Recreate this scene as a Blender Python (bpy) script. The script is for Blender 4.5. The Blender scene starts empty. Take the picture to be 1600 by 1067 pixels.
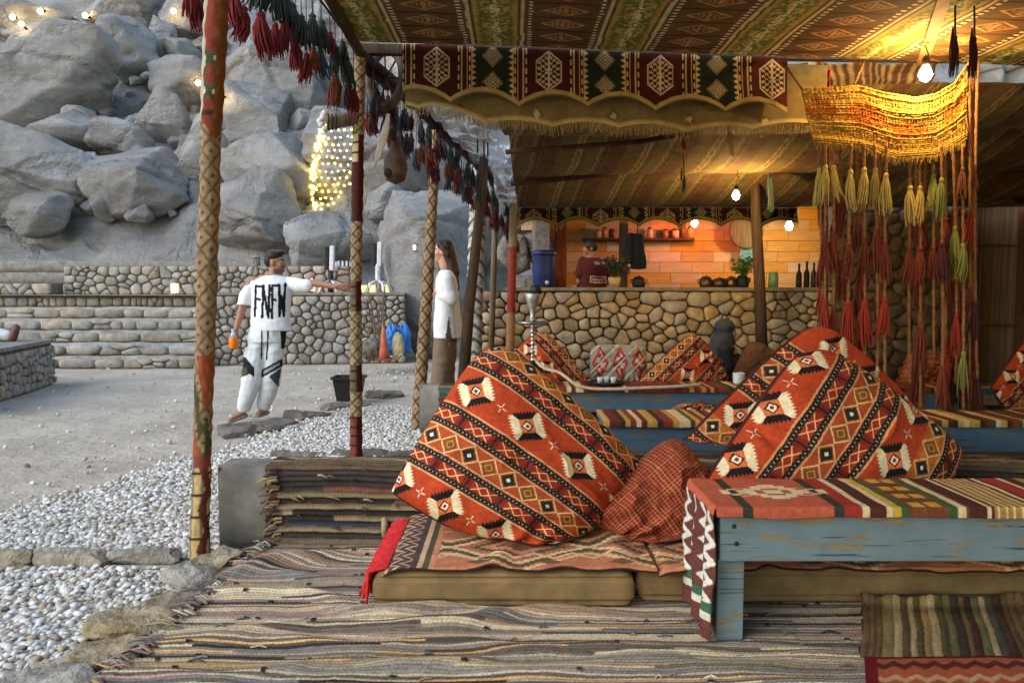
import bpy, bmesh, math, random
import numpy as np
from mathutils import Vector, Matrix

random.seed(7)
SC = bpy.context.scene
COL = SC.collection
# ------------------------------------------------------------------ camera
F = 1155.0
CAM_H = 1.325
PITCH = math.atan((533.5 - 455.0) / F)
cam_d = bpy.data.cameras.new('camera')
cam = bpy.data.objects.new('camera', cam_d)
COL.objects.link(cam)
cam.location = (0, 0, CAM_H)
cam.rotation_euler = (math.pi / 2 - PITCH, 0, 0)
cam_d.sensor_width = 36.0
cam_d.lens = 36.0 * F / 1600.0
cam_d.clip_start = 0.05
cam_d.clip_end = 600
SC.camera = cam
# ------------------------------------------------------------------ sky + sun (dusk, soft)
wd = bpy.data.worlds.new('World')
SC.world = wd
wd.use_nodes = True
_nt = wd.node_tree
_nt.nodes.clear()
_out = _nt.nodes.new('ShaderNodeOutputWorld')
_bg = _nt.nodes.new('ShaderNodeBackground')
_sky = _nt.nodes.new('ShaderNodeTexSky')
_sky.sky_type = 'NISHITA'
_sky.sun_disc = False
_sky.sun_elevation = math.radians(28)
_sky.sun_rotation = math.radians(235)
_sky.air_density = 1.6
_sky.dust_density = 0.6
_sky.ozone_density = 2.5
_bg.inputs["Strength"].default_value = 0.15
_nt.links.new(_sky.outputs[0], _bg.inputs[0])
_nt.links.new(_bg.outputs[0], _out.inputs[0])
sun_d = bpy.data.lights.new('sun', 'SUN')
sun_d.energy = 1.0
sun_d.angle = math.radians(50)
sun_d.color = (1.0, 0.985, 0.96)
sun = bpy.data.objects.new('sun', sun_d)
COL.objects.link(sun)
# soft light from the open left side, behind the camera
sun.rotation_euler = Vector((0.72, 0.50, -0.62)).to_track_quat('-Z', 'Y').to_euler()
SC.view_settings.view_transform = 'Standard'
SC.view_settings.look = 'None'
SC.view_settings.gamma = 1.0
SC.view_settings.exposure = 1.05
SC.render.engine = 'CYCLES'
SC.cycles.use_denoising = True
SC.cycles.max_bounces = 6
SC.cycles.diffuse_bounces = 3
SC.cycles.glossy_bounces = 3
SC.cycles.transmission_bounces = 6
SC.cycles.transparent_max_bounces = 8
SC.cycles.sample_clamp_indirect = 6.0
SC.cycles.caustics_reflective = False
SC.cycles.caustics_refractive = False

# ------------------------------------------------------------------ geometry of the place
_ct, _st = math.cos(PITCH), math.sin(PITCH)


def ray(px, py):
    a = (px - 800.0) / F
    b = (533.5 - py) / F
    return Vector((a, _ct + b * _st, -_st + b * _ct))


def W(px, py, d):
    """point at forward distance d"""
    v = ray(px, py)
    v *= d / v.y
    return Vector((v.x, v.y, v.z + CAM_H))


def G(px, py, z=0.0):
    """point on the level plane z"""
    v = ray(px, py)
    v *= (z - CAM_H) / v.z
    return Vector((v.x, v.y, z))


# ------------------------------------------------------------------ noise
def _hash(i, seed):
    i = i.astype(np.int64)
    h = (i[..., 0] * 374761393 + i[..., 1] * 668265263 + i[..., 2] * 2147483647 + seed * 1274126177) & 0xFFFFFFFF
    h = ((h ^ (h >> 13)) * 1274126177) & 0xFFFFFFFF
    h = (h ^ (h >> 16)) & 0xFFFFFF
    return h.astype(np.float64) / float(0xFFFFFF)


def h1(i, seed=0):
    i = np.asarray(i)
    z = np.zeros_like(i)
    return _hash(np.stack([i, z + 3, z + 5], -1), seed)


def h2(i, j, seed=0):
    i, j = np.broadcast_arrays(np.asarray(i), np.asarray(j))
    return _hash(np.stack([i, j, np.zeros_like(i) + 9], -1), seed)


def vnoise(p, seed=0):
    p = np.asarray(p, float)
    f = np.floor(p)
    t = p - f
    t = t * t * (3 - 2 * t)
    f = f.astype(np.int64)
    r = 0.0
    for dx in (0, 1):
        wx = t[..., 0] if dx else 1 - t[..., 0]
        for dy in (0, 1):
            wy = t[..., 1] if dy else 1 - t[..., 1]
            for dz in (0, 1):
                wz = t[..., 2] if dz else 1 - t[..., 2]
                r = r + wx * wy * wz * _hash(f + np.array([dx, dy, dz]), seed)
    return r * 2 - 1


def fbm(p, oct=4, seed=0, gain=0.5, lac=2.03):
    p = np.asarray(p, float)
    a, r, n = 1.0, 0.0, 0.0
    for k in range(oct):
        r = r + a * vnoise(p, seed + k * 17)
        n += a
        a *= gain
        p = p * lac + 13.7
    return r / n


def n2(x, y, seed=0, oct=3):
    x, y = np.broadcast_arrays(x, y)
    return fbm(np.stack([x, y, np.zeros_like(x) + seed * 0.37], -1), oct, seed)


def n1(x, seed=0, oct=2):
    x = np.asarray(x, float)
    return fbm(np.stack([x, x * 0 + seed * 1.31, x * 0 + 0.5], -1), oct, seed)


def rgb(r, g, b):
    """sRGB 0-255 to linear"""
    o = []
    for c in (r, g, b):
        c = c / 255.0
        o.append(c / 12.92 if c <= 0.04045 else ((c + 0.055) / 1.055) ** 2.4)
    return np.array(o)


# ------------------------------------------------------------------ mesh building
def np_mesh(name, v, f, col=None, smooth=True):
    v = np.asarray(v, np.float32)
    me = bpy.data.meshes.new(name)
    if isinstance(f, np.ndarray):
        f = f.astype(np.int32)
        nf, k = f.shape
        me.vertices.add(len(v))
        me.vertices.foreach_set('co', v.ravel())
        me.loops.add(nf * k)
        me.loops.foreach_set('vertex_index', f.ravel())
        me.polygons.add(nf)
        me.polygons.foreach_set('loop_start', np.arange(0, nf * k, k, dtype=np.int32))
        me.update(calc_edges=True)
        me.polygons.foreach_set('use_smooth', np.full(nf, bool(smooth)))
    else:
        me.from_pydata([tuple(map(float, p)) for p in v], [], f)
        me.polygons.foreach_set('use_smooth', np.full(len(me.polygons), bool(smooth)))
    if col is not None:
        a = me.color_attributes.new('Col', 'FLOAT_COLOR', 'POINT')
        c = np.ones((len(v), 4), np.float32)
        c[:, :3] = col
        a.data.foreach_set('color', c.ravel())
    me.update()
    return me


def grid_faces(nu, nv, wrap_u=False):
    i = np.arange(nu if wrap_u else nu - 1)
    j = np.arange(nv - 1)
    I, J = np.meshgrid(i, j, indexing='ij')
    I2 = (I + 1) % nu
    a = I * nv + J
    b = I2 * nv + J
    return np.stack([a, b, b + 1, a + 1], -1).reshape(-1, 4)


def grid_uv(nu, nv):
    u, v = np.meshgrid(np.linspace(0, 1, nu), np.linspace(0, 1, nv), indexing='ij')
    return u.ravel(), v.ravel()


def prop(o, label=None, cat=None, group=None, kind=None):
    if label:
        o['label'] = label
    if cat:
        o['category'] = cat
    if group:
        o['group'] = group
    if kind:
        o['kind'] = kind
    return o


def link(name, me, m=None, parent=None, label=None, cat=None, group=None, kind=None):
    o = bpy.data.objects.new(name, me)
    COL.objects.link(o)
    if m is not None and me is not None and len(me.materials) == 0:
        me.materials.append(m)
    if parent is not None:
        o.parent = parent
        if parent.type == 'EMPTY':
            o.matrix_parent_inverse = parent.matrix_basis.inverted()
    return prop(o, label, cat, group, kind)


def thing(name, label, cat, loc=(0, 0, 0), group=None):
    o = bpy.data.objects.new(name, None)
    COL.objects.link(o)
    o.location = loc
    o.empty_display_size = 0.1
    return prop(o, label, cat, group)


class MB:
    """collects shapes into one mesh"""

    def __init__(self):
        self.v, self.f, self.s, self.c = [], [], [], []
        self.col = (1, 1, 1)

    def add(self, vs, fs, smooth=False):
        n = len(self.v)
        self.v.extend([tuple(p) for p in vs])
        self.c.extend([tuple(self.col)] * len(vs))
        self.f.extend([tuple(i + n for i in q) for q in fs])
        self.s.extend([smooth] * len(fs))
        return self

    def box(self, c, size, rz=0.0, rx=0.0, ry=0.0, jit=0.0):
        M = Matrix.Rotation(rz, 4, 'Z') @ Matrix.Rotation(ry, 4, 'Y') @ Matrix.Rotation(rx, 4, 'X')
        vs = []
        for x in (-.5, .5):
            for y in (-.5, .5):
                for z in (-.5, .5):
                    p = Vector((x * size[0] + random.uniform(-jit, jit), y * size[1] + random.uniform(-jit, jit), z * size[2] + random.uniform(-jit, jit)))
                    vs.append(M @ p + Vector(c))
        return self.add(vs, [(0, 1, 3, 2), (4, 6, 7, 5), (0, 4, 5, 1), (2, 3, 7, 6), (0, 2, 6, 4), (1, 5, 7, 3)])

    def beam(self, a, b, w, h, up=(0, 0, 1)):
        a, b = Vector(a), Vector(b)
        d = (b - a).normalized()
        up = Vector(up)
        s = d.cross(up).normalized()
        u = s.cross(d).normalized()
        vs = []
        for p in (a, b):
            for i, j in ((-1, -1), (1, -1), (1, 1), (-1, 1)):
                vs.append(p + s * (i * w / 2) + u * (j * h / 2))
        return self.add(vs, [(0, 3, 2, 1), (4, 5, 6, 7), (0, 1, 5, 4), (1, 2, 6, 5), (2, 3, 7, 6), (3, 0, 4, 7)])

    def tube(self, pts, r, n=8, caps=True, smooth=True, flat=None):
        pts = [Vector(p) for p in pts]
        m = len(pts)
        rs = r if isinstance(r, (list, tuple, np.ndarray)) else [r] * m
        vs, fs = [], []
        ref = None
        for i, p in enumerate(pts):
            t = (pts[min(i + 1, m - 1)] - pts[max(i - 1, 0)])
            if t.length < 1e-9:
                t = Vector((0, 0, 1))
            t.normalize()
            if ref is None:
                ref = Vector((1, 0, 0)) if abs(t.x) < 0.8 else Vector((0, 1, 0))
            a = (ref - t * ref.dot(t)).normalized()
            b = t.cross(a)
            ref = a
            for k in range(n):
                th = 2 * math.pi * k / n
                o = a * math.cos(th) * rs[i] + b * math.sin(th) * rs[i]
                if flat is not None:
                    o = o * 1.0
                    o -= flat[0] * (o.dot(flat[0])) * (1 - flat[1])
                vs.append(p + o)
        for i in range(m - 1):
            for k in range(n):
                k2 = (k + 1) % n
                fs.append((i * n + k, i * n + k2, (i + 1) * n + k2, (i + 1) * n + k))
        if caps:
            fs.append(tuple(reversed(range(n))))
            fs.append(tuple(range((m - 1) * n, m * n)))
        return self.add(vs, fs, smooth)

    def lathe(self, prof, c, n=20, smooth=True, axis='Z', sx=1, sy=1):
        c = Vector(c)
        vs, fs = [], []
        for r, z in prof:
            for k in range(n):
                th = 2 * math.pi * k / n
                p = Vector((r * math.cos(th) * sx, r * math.sin(th) * sy, z))
                if axis == 'Y':
                    p = Vector((p.x, p.z, p.y))
                elif axis == 'X':
                    p = Vector((p.z, p.x, p.y))
                vs.append(c + p)
        m = len(prof)
        for i in range(m - 1):
            for k in range(n):
                k2 = (k + 1) % n
                fs.append((i * n + k, i * n + k2, (i + 1) * n + k2, (i + 1) * n + k))
        fs.append(tuple(reversed(range(n))))
        fs.append(tuple(range((m - 1) * n, m * n)))
        return self.add(vs, fs, smooth)

    def ball(self, c, r, n=12, m=8):
        if not isinstance(r, (tuple, list)):
            r = (r, r, r)
        prof = []
        for i in range(m + 1):
            a = -math.pi / 2 + math.pi * i / m
            prof.append((max(1e-4, math.cos(a)), math.sin(a)))
        c = Vector(c)
        vs, fs = [], []
        for q, z in prof:
            for k in range(n):
                th = 2 * math.pi * k / n
                vs.append(c + Vector((q * math.cos(th) * r[0], q * math.sin(th) * r[1], z * r[2])))
        for i in range(m):
            for k in range(n):
                k2 = (k + 1) % n
                fs.append((i * n + k, i * n + k2, (i + 1) * n + k2, (i + 1) * n + k))
        return self.add(vs, fs, True)

    def mesh(self, name='shape', vcol=False):
        me = bpy.data.meshes.new(name)
        me.from_pydata(self.v, [], self.f)
        me.polygons.foreach_set('use_smooth', np.array(self.s, bool))
        if vcol:
            a = me.color_attributes.new('Col', 'FLOAT_COLOR', 'POINT')
            c = np.ones((len(self.v), 4), np.float32)
            c[:, :3] = np.array(self.c)
            a.data.foreach_set('color', c.ravel())
        me.update()
        return me

    def build(self, name, m, parent=None, bevel=0.0, seg=2, vcol=False, **kw):
        o = link(name, self.mesh(name, vcol), m, parent, **kw)
        if bevel:
            md = o.modifiers.new('bevel', 'BEVEL')
            md.width = bevel
            md.segments = seg
            md.limit_method = 'ANGLE'
        return o


# ------------------------------------------------------------------ materials
def _new(name):
    m = bpy.data.materials.new(name)
    m.use_nodes = True
    nt = m.node_tree
    return m, nt, nt.nodes['Principled BSDF']


def N(nt, t, **kw):
    n = nt.nodes.new(t)
    for k, v in kw.items():
        if k in n.inputs:
            n.inputs[k].default_value = v
        else:
            setattr(n, k, v)
    return n


def coords(nt, scale=(1, 1, 1)):
    tc = N(nt, 'ShaderNodeTexCoord')
    mp = N(nt, 'ShaderNodeMapping')
    mp.inputs['Scale'].default_value = scale
    nt.links.new(tc.outputs['Object'], mp.inputs[0])
    return mp.outputs[0]


def mat(name, c1, c2=None, scale=8.0, rough=0.85, bump=0.0, bscale=None, metal=0.0, stretch=(1, 1, 1), rnd=0.0, spec=0.3, detail=5.0, bdist=0.01, c3=None, c3pos=0.8, trans=0.0, alpha=1.0):
    """noise-mottled surface: c1..c2 (..c3 in patches), optional per-object brightness variation and relief"""
    m, nt, b = _new(name)
    L = nt.links.new
    c1 = tuple(c1)
    c2 = tuple(c2) if c2 is not None else tuple(x * 0.72 for x in c1)
    co = coords(nt, stretch)
    no = N(nt, 'ShaderNodeTexNoise', Scale=scale, Detail=detail, Roughness=0.6)
    L(co, no.inputs['Vector'])
    cr = N(nt, 'ShaderNodeValToRGB')
    cr.color_ramp.elements[0].position = 0.32
    cr.color_ramp.elements[1].position = 0.68
    cr.color_ramp.elements[0].color = (*c2, 1)
    cr.color_ramp.elements[1].color = (*c1, 1)
    if c3 is not None:
        e = cr.color_ramp.elements.new(c3pos)
        e.color = (*tuple(c3), 1)
    L(no.outputs['Fac'], cr.inputs[0])
    colout = cr.outputs[0]
    if rnd:
        oi = N(nt, 'ShaderNodeObjectInfo')
        mr = N(nt, 'ShaderNodeMapRange')
        mr.inputs['To Min'].default_value = 1 - rnd
        mr.inputs['To Max'].default_value = 1 + rnd
        L(oi.outputs['Random'], mr.inputs[0])
        hs = N(nt, 'ShaderNodeHueSaturation')
        L(mr.outputs[0], hs.inputs['Value'])
        mr2 = N(nt, 'ShaderNodeMapRange')
        mr2.inputs['To Min'].default_value = 0.6
        mr2.inputs['To Max'].default_value = 1.35
        ml = N(nt, 'ShaderNodeMath', operation='MULTIPLY')
        ml.inputs[1].default_value = 7.31
        fr = N(nt, 'ShaderNodeMath', operation='FRACT')
        L(oi.outputs['Random'], ml.inputs[0])
        L(ml.outputs[0], fr.inputs[0])
        L(fr.outputs[0], mr2.inputs[0])
        L(mr2.outputs[0], hs.inputs['Saturation'])
        L(colout, hs.inputs['Color'])
        colout = hs.outputs[0]
    L(colout, b.inputs['Base Color'])
    b.inputs['Roughness'].default_value = rough
    b.inputs['Metallic'].default_value = metal
    b.inputs['Specular IOR Level'].default_value = spec
    if trans:
        b.inputs['Transmission Weight'].default_value = trans
    if alpha < 1:
        b.inputs['Alpha'].default_value = alpha
    if bump:
        n2_ = N(nt, 'ShaderNodeTexNoise', Scale=bscale or scale * 4, Detail=6.0, Roughness=0.65)
        L(co, n2_.inputs['Vector'])
        bp = N(nt, 'ShaderNodeBump', Strength=bump, Distance=bdist)
        L(n2_.outputs['Fac'], bp.inputs['Height'])
        L(bp.outputs[0], b.inputs['Normal'])
    return m


def mat_col(name, rough=0.92, weave=0.0, wscale=400.0, mott=0.18, mscale=30.0, translucent=0.0, spec=0.15, sheen=0.0):
    """cloth whose woven pattern comes from the Col attribute"""
    m, nt, b = _new(name)
    L = nt.links.new
    at = N(nt, 'ShaderNodeAttribute', attribute_name='Col')
    co = coords(nt)
    no = N(nt, 'ShaderNodeTexNoise', Scale=mscale, Detail=6.0, Roughness=0.7)
    L(co, no.inputs['Vector'])
    mr = N(nt, 'ShaderNodeMapRange')
    mr.inputs['From Min'].default_value = 0.3
    mr.inputs['From Max'].default_value = 0.7
    mr.inputs['To Min'].default_value = 1 - mott
    mr.inputs['To Max'].default_value = 1 + mott
    L(no.outputs['Fac'], mr.inputs[0])
    mx = N(nt, 'ShaderNodeVectorMath', operation='SCALE')
    L(at.outputs['Color'], mx.inputs[0])
    L(mr.outputs[0], mx.inputs['Scale'])
    L(mx.outputs[0], b.inputs['Base Color'])
    b.inputs['Roughness'].default_value = rough
    b.inputs['Specular IOR Level'].default_value = spec
    if sheen:
        b.inputs['Sheen Weight'].default_value = sheen
        b.inputs['Sheen Roughness'].default_value = 0.5
    if weave:
        n3 = N(nt, 'ShaderNodeTexNoise', Scale=wscale, Detail=2.0)
        L(co, n3.inputs['Vector'])
        bp = N(nt, 'ShaderNodeBump', Strength=weave, Distance=0.003)
        L(n3.outputs['Fac'], bp.inputs['Height'])
        L(bp.outputs[0], b.inputs['Normal'])
    if translucent:
        out = nt.nodes['Material Output']
        tr = N(nt, 'ShaderNodeBsdfTranslucent')
        L(mx.outputs[0], tr.inputs['Color'])
        ms = N(nt, 'ShaderNodeMixShader')
        ms.inputs[0].default_value = translucent
        L(b.outputs[0], ms.inputs[1])
        L(tr.outputs[0], ms.inputs[2])
        L(ms.outputs[0], out.inputs['Surface'])
    return m


def mat_emit(name, col, strength):
    m, nt, b = _new(name)
    b.inputs['Base Color'].default_value = (*tuple(col), 1)
    b.inputs['Emission Color'].default_value = (*tuple(col), 1)
    b.inputs['Emission Strength'].default_value = strength
    return m


def mat_rock(name, light, dark, scale=0.5, crack=0.5, warm=None):
    """weathered granite: broad mottling, dark stains, strata lines and grain relief (world scale)"""
    m, nt, b = _new(name)
    L = nt.links.new
    co = coords(nt)
    big = N(nt, 'ShaderNodeTexNoise', Scale=scale, Detail=8.0, Roughness=0.62, Distortion=0.6)
    L(co, big.inputs['Vector'])
    cr = N(nt, 'ShaderNodeValToRGB')
    el = cr.color_ramp.elements
    el[0].position, el[1].position = 0.3, 0.72
    el[0].color, el[1].color = (*tuple(dark), 1), (*tuple(light), 1)
    if warm is not None:
        e = el.new(0.5)
        e.color = (*tuple(warm), 1)
    L(big.outputs['Fac'], cr.inputs[0])
    # stretched strata stains
    mp = N(nt, 'ShaderNodeMapping')
    mp.inputs['Scale'].default_value = (0.5, 0.5, 2.6)
    mp.inputs['Rotation'].default_value = (0.2, 0.35, 0)
    L(co, mp.inputs[0])
    st = N(nt, 'ShaderNodeTexNoise', Scale=1.6 * scale, Detail=9.0, Roughness=0.7)
    L(mp.outputs[0], st.inputs['Vector'])
    sr = N(nt, 'ShaderNodeMapRange')
    sr.inputs['From Min'].default_value, sr.inputs['From Max'].default_value = 0.35, 0.6
    sr.inputs['To Min'].default_value, sr.inputs['To Max'].default_value = 0.70, 1.08
    L(st.outputs['Fac'], sr.inputs[0])
    mx = N(nt, 'ShaderNodeVectorMath', operation='SCALE')
    L(cr.outputs[0], mx.inputs[0])
    L(sr.outputs[0], mx.inputs['Scale'])
    oi = N(nt, 'ShaderNodeObjectInfo')
    om = N(nt, 'ShaderNodeMapRange')
    om.inputs['To Min'].default_value, om.inputs['To Max'].default_value = 0.88, 1.06
    L(oi.outputs['Random'], om.inputs[0])
    mx2 = N(nt, 'ShaderNodeVectorMath', operation='SCALE')
    L(mx.outputs[0], mx2.inputs[0])
    L(om.outputs[0], mx2.inputs['Scale'])
    L(mx2.outputs[0], b.inputs['Base Color'])
    b.inputs['Roughness'].default_value = 0.92
    b.inputs['Specular IOR Level'].default_value = 0.2
    # relief: grain + fissures
    g = N(nt, 'ShaderNodeTexNoise', Scale=4 * scale, Detail=12.0, Roughness=0.74)
    L(co, g.inputs['Vector'])
    wn = N(nt, 'ShaderNodeTexNoise', Scale=1.4 * scale, Detail=6.0, Roughness=0.65)
    L(co, wn.inputs['Vector'])
    wm = N(nt, 'ShaderNodeMixRGB')
    wm.inputs[0].default_value = 0.55
    mq = N(nt, 'ShaderNodeMapping')
    mq.inputs['Scale'].default_value = (0.42 * scale, 0.42 * scale, 0.75 * scale)
    mq.inputs['Rotation'].default_value = (0.15, 0.3, 0.2)
    L(co, mq.inputs[0])
    ws = N(nt, 'ShaderNodeVectorMath', operation='SCALE')
    ws.inputs['Scale'].default_value = 0.45
    L(wn.outputs['Color'], ws.inputs[0])
    wa = N(nt, 'ShaderNodeVectorMath', operation='ADD')
    L(mq.outputs[0], wa.inputs[0])
    L(ws.outputs[0], wa.inputs[1])
    a2 = N(nt, 'ShaderNodeTexVoronoi', feature='DISTANCE_TO_EDGE', Scale=1.0)
    L(wa.outputs[0], a2.inputs['Vector'])
    fr = N(nt, 'ShaderNodeMapRange')
    fr.inputs['From Max'].default_value = 0.06
    fr.inputs['To Min'].default_value = -crack
    fr.inputs['To Max'].default_value = 0.0
    L(a2.outputs[0], fr.inputs[0])
    ad = N(nt, 'ShaderNodeMath', operation='ADD')
    L(g.outputs['Fac'], ad.inputs[0])
    L(fr.outputs[0], ad.inputs[1])
    bp = N(nt, 'ShaderNodeBump', Strength=0.85, Distance=0.3 / max(scale, 0.3))
    L(ad.outputs[0], bp.inputs['Height'])
    L(bp.outputs[0], b.inputs['Normal'])
    return m


CLOTH = mat_col('woven_cloth', weave=0.5, wscale=420, mott=.26, mscale=45)
CLOTH_DARK = mat_col('tent_cloth', weave=0.3, wscale=250, mott=0.25, mscale=9, translucent=0.06)
RAG = mat_col('rag_weave', weave=0.6, wscale=260, mott=0.3, mscale=90)
SKIN = mat_col('skin', rough=0.55, mott=0.06, spec=0.35)
FABRIC = mat_col('garment', rough=0.9, mott=0.05, weave=0.1)
# ================================================================== SETTING
SAND = mat('sand', rgb(198, 182, 162), rgb(172, 155, 136), scale=1.3, rough=0.95, bump=0.6, bscale=7, bdist=0.1, c3=rgb(204, 192, 178))
ROCK = mat_rock('granite', rgb(194, 193, 193), rgb(154, 149, 148), 0.45, warm=rgb(180, 175, 172))
ROCK_NEAR = mat_rock('granite_near', rgb(184, 172, 158), rgb(130, 118, 106), 1.2, warm=rgb(160, 148, 136))
STONE = mat('wall_stone', rgb(186, 166, 138), rgb(138, 120, 98), scale=9, rough=0.85, bump=0.5, bscale=30, rnd=0.28, bdist=0.012)
STONE_PALE = mat('pale_wall_stone', rgb(174, 164, 151), rgb(128, 118, 107), scale=5, rough=0.92, bump=0.8, bscale=18, rnd=0.15, bdist=0.03)
MORTAR = mat('mortar', rgb(104, 92, 78), rgb(70, 62, 53), scale=18, rough=0.97, bump=0.5)
MORTAR_PALE = mat('pale_mortar', rgb(128, 118, 108), rgb(92, 84, 77), scale=14, rough=0.97, bump=0.5)
CONCRETE = mat('concrete', rgb(150, 143, 132), rgb(112, 106, 98), scale=7, rough=0.93, bump=0.45, bscale=50, c3=rgb(166, 158, 146))
KERB = mat('kerb_stone', rgb(186, 172, 150), rgb(138, 123, 103), scale=6, rough=0.93, bump=1.0, bscale=15, rnd=0.06, bdist=0.05, c3=rgb(200, 188, 168))
PEBBLE = mat_col('pebble', rough=.8, mott=.12, mscale=60, weave=.2, wscale=120)

# ---- ground sheet (rippled, foot-worn sand)
nu, nv = 260, 260
u, v = grid_uv(nu, nv)
gx = np.sign(u - .5) * np.abs(2 * u - 1) ** 2.2 * 130 - 3
gy = -40 + v ** 2.0 * 0 + np.where(v < .12, v / .12 * 42, 2 + ((v - .12) / .88) ** 1.9 * 140)
gz = -0.06 + 0.02 * n2(gx * 1.3, gy * 1.3, 3) + 0.014 * n2(gx * 5, gy * 5, 5)
link('ground', np_mesh('ground', np.stack([gx, gy, gz], 1), grid_faces(nu, nv)), SAND, kind='structure', label='trodden pale sand courtyard', )

# ---- hillside
nu, nv = 420, 260
u, v = grid_uv(nu, nv)
hx = -62 + u * 124
hy = 19.2 + v ** 1.3 * 52
base = 1.25 + 0.74 * np.clip(hy - 18.9, 0, None)
P3 = np.stack([hx * .22, hy * .22, base * .22], 1)
rid = 1 - np.abs(fbm(P3, 5, 11)) * 2
terr = 1.4 * fbm(P3 * .6, 4, 21) + 1.5 * (rid - .6)
# stepped ledges
q = base + 2.2 * fbm(P3 * .8, 3, 31)
terr += 0.75 * (np.abs((q / 2.6) % 1 - .5) * 2 - .5)
terr += 0.42 * fbm(P3 * 4, 5, 41, gain=.6) - .3 * np.exp(-(fbm(P3 * 2.2, 3, 61) / .05) ** 2)
fade = np.clip((hy - 19.0) / 1.6, 0, 1)
hz = base + terr * fade + 0.10 * n2(hx * .8, hy * .8, 9)
link('hillside', np_mesh('hillside', np.stack([hx, hy, hz], 1), grid_faces(nu, nv)), ROCK, kind='structure')

# ---- boulders
_ico = {}


def ico(sub):
    if sub not in _ico:
        bm = bmesh.new()
        bmesh.ops.create_icosphere(bm, subdivisions=sub, radius=1.0)
        bm.verts.ensure_lookup_table()
        _ico[sub] = (np.array([v.co[:] for v in bm.verts]), np.array([[q.index for q in f.verts] for f in bm.faces]))
        bm.free()
    return _ico[sub]


def rock_verts(seed, cuts=11, rough=0.10, sub=4, boxy=0.0, lo=0.55, hi=0.9):
    v, f = ico(sub)
    v = v.copy()
    rs = np.random.RandomState(seed)
    if boxy:
        m = np.max(np.abs(v), 1, keepdims=True)
        v = v * (1 - boxy) + v / m * 0.85 * boxy
    for k in range(cuts):
        n = rs.normal(size=3)
        n /= np.linalg.norm(n)
        d = v @ n - rs.uniform(lo, hi)
        v -= np.maximum(d, 0)[:, None] * n * 0.95
    nrm = v / np.linalg.norm(v, axis=1, keepdims=True)
    o = rs.uniform(-50, 50, 3)
    v += nrm * (rough * fbm(v * 1.6 + o, 6, seed, gain=.55))[:, None]
    # a few fissures
    for k in range(2):
        n = rs.normal(size=3)
        n[2] *= 2.0
        n /= np.linalg.norm(n)
        s = v @ n - rs.uniform(-.3, .4) + 0.10 * fbm(v * 2 + o, 3, seed + k)
        v -= nrm * (0.055 * np.exp(-(s / 0.03) ** 2))[:, None]
    return v, f


def slope_depth(py):
    return 12.7 / (0.72 - (455.0 - py) / 1155.0)


BOULDERS = [
    # cx, cy, w, h, depth or None, boxy, label
    (80, 142, 215, 150, None, .7, 'cracked blocky cliff face left of the big square boulder'),
    (205, 85, 92, 104, None, .55, 'big square-shouldered boulder perched high on the slope'),
    (284, 84, 52, 54, None, .1, 'small rounded boulder right of the square-shouldered boulder'),
    (256, 66, 42, 74, None, .3, 'narrow upright rock wedged behind the square-shouldered boulder'),
    (168, 24, 84, 46, None, .5, 'flat-topped ledge rock above the cliff face'),
    (45, 40, 170, 90, None, .5, 'broad ledge rock in the top left corner with three lamps'),
    (228, 22, 90, 80, None, .4, 'dark recessed rock at the top of the slope'),
    (300, 30, 90, 84, None, .3, 'rock lit yellow by a lamp at the top of the slope'),
    (112, 212, 165, 72, None, .6, 'low fractured ledge below the cliff face'),
    (266, 186, 84, 80, None, .1, 'smooth egg-shaped boulder left of the wrapped pole'),
    (128, 187, 52, 44, None, .1, 'small round boulder at the foot of the cliff'),
    (196, 222, 96, 66, None, .5, 'angular tilted block between the round boulders'),
    (40, 280, 210, 160, None, .4, 'huge tilted slab at the left edge of the slope'),
    (215, 292, 180, 126, None, .15, 'largest pale rounded boulder low on the slope'),
    (140, 268, 74, 58, None, .3, 'wedge rock between the tilted slab and the pale boulder'),
    (66, 332, 108, 66, None, .2, 'low rounded rock under the tilted slab'),
    (222, 337, 38, 32, None, .1, 'little stone at the foot of the largest pale boulder'),
    (290, 146, 130, 92, None, .5, 'sloping slab behind the wrapped pole with a warm lamp'),
    (440, 128, 200, 170, None, .5, 'broad smooth slab behind the red tassels'),
    (402, 186, 124, 116, None, .3, 'pale rounded shoulder rock right of the wrapped pole'),
    (425, 268, 150, 160, None, .5, 'tall flat-faced boulder left of the fairy lights'),
    (395, 338, 140, 140, None, .4, 'dark rough boulder low on the slope behind the walking man'),
    (472, 194, 56, 54, None, .2, 'grey boulder peeping out below the wooden club'),
    (540, 60, 170, 150, None, .4, 'rock slope behind the dark green tassels'),
    (572, 262, 196, 200, None, .05, 'great domed boulder draped in fairy lights'),
    (608, 316, 70, 54, 18.5, .15, 'loaf-shaped boulder behind the hanging leather flask'),
    (508, 378, 130, 110, 19.5, .35, 'low rough boulder above the terrace behind the white posts'),
    (668, 402, 190, 270, 15.6, .25, 'steep grey rock face behind the woman in white'),
    (690, 150, 200, 190, None, .3, 'rock mass seen through the plastic sheeting'),
    (752, 380, 130, 210, 17.0, .4, 'rock face between the far poles'),
    (320, 250, 90, 120, None, .4, 'rock hidden half behind the wrapped pole'),
    (520, 215, 110, 110, None, .3, 'dark rock above the domed boulder'),
    (822, 352, 56, 44, 11.9, .4, 'topmost rock of the pile beside the kitchen'),
    (842, 392, 52, 64, 11.7, .5, 'upright rock in the pile beside the kitchen wall'),
    (806, 402, 58, 62, 11.6, .4, 'squat rock in the pile behind the far poles'),
    (826, 446, 74, 44, 11.3, .4, 'bottom rock of the pile behind the blue cooler'),
]
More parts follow.
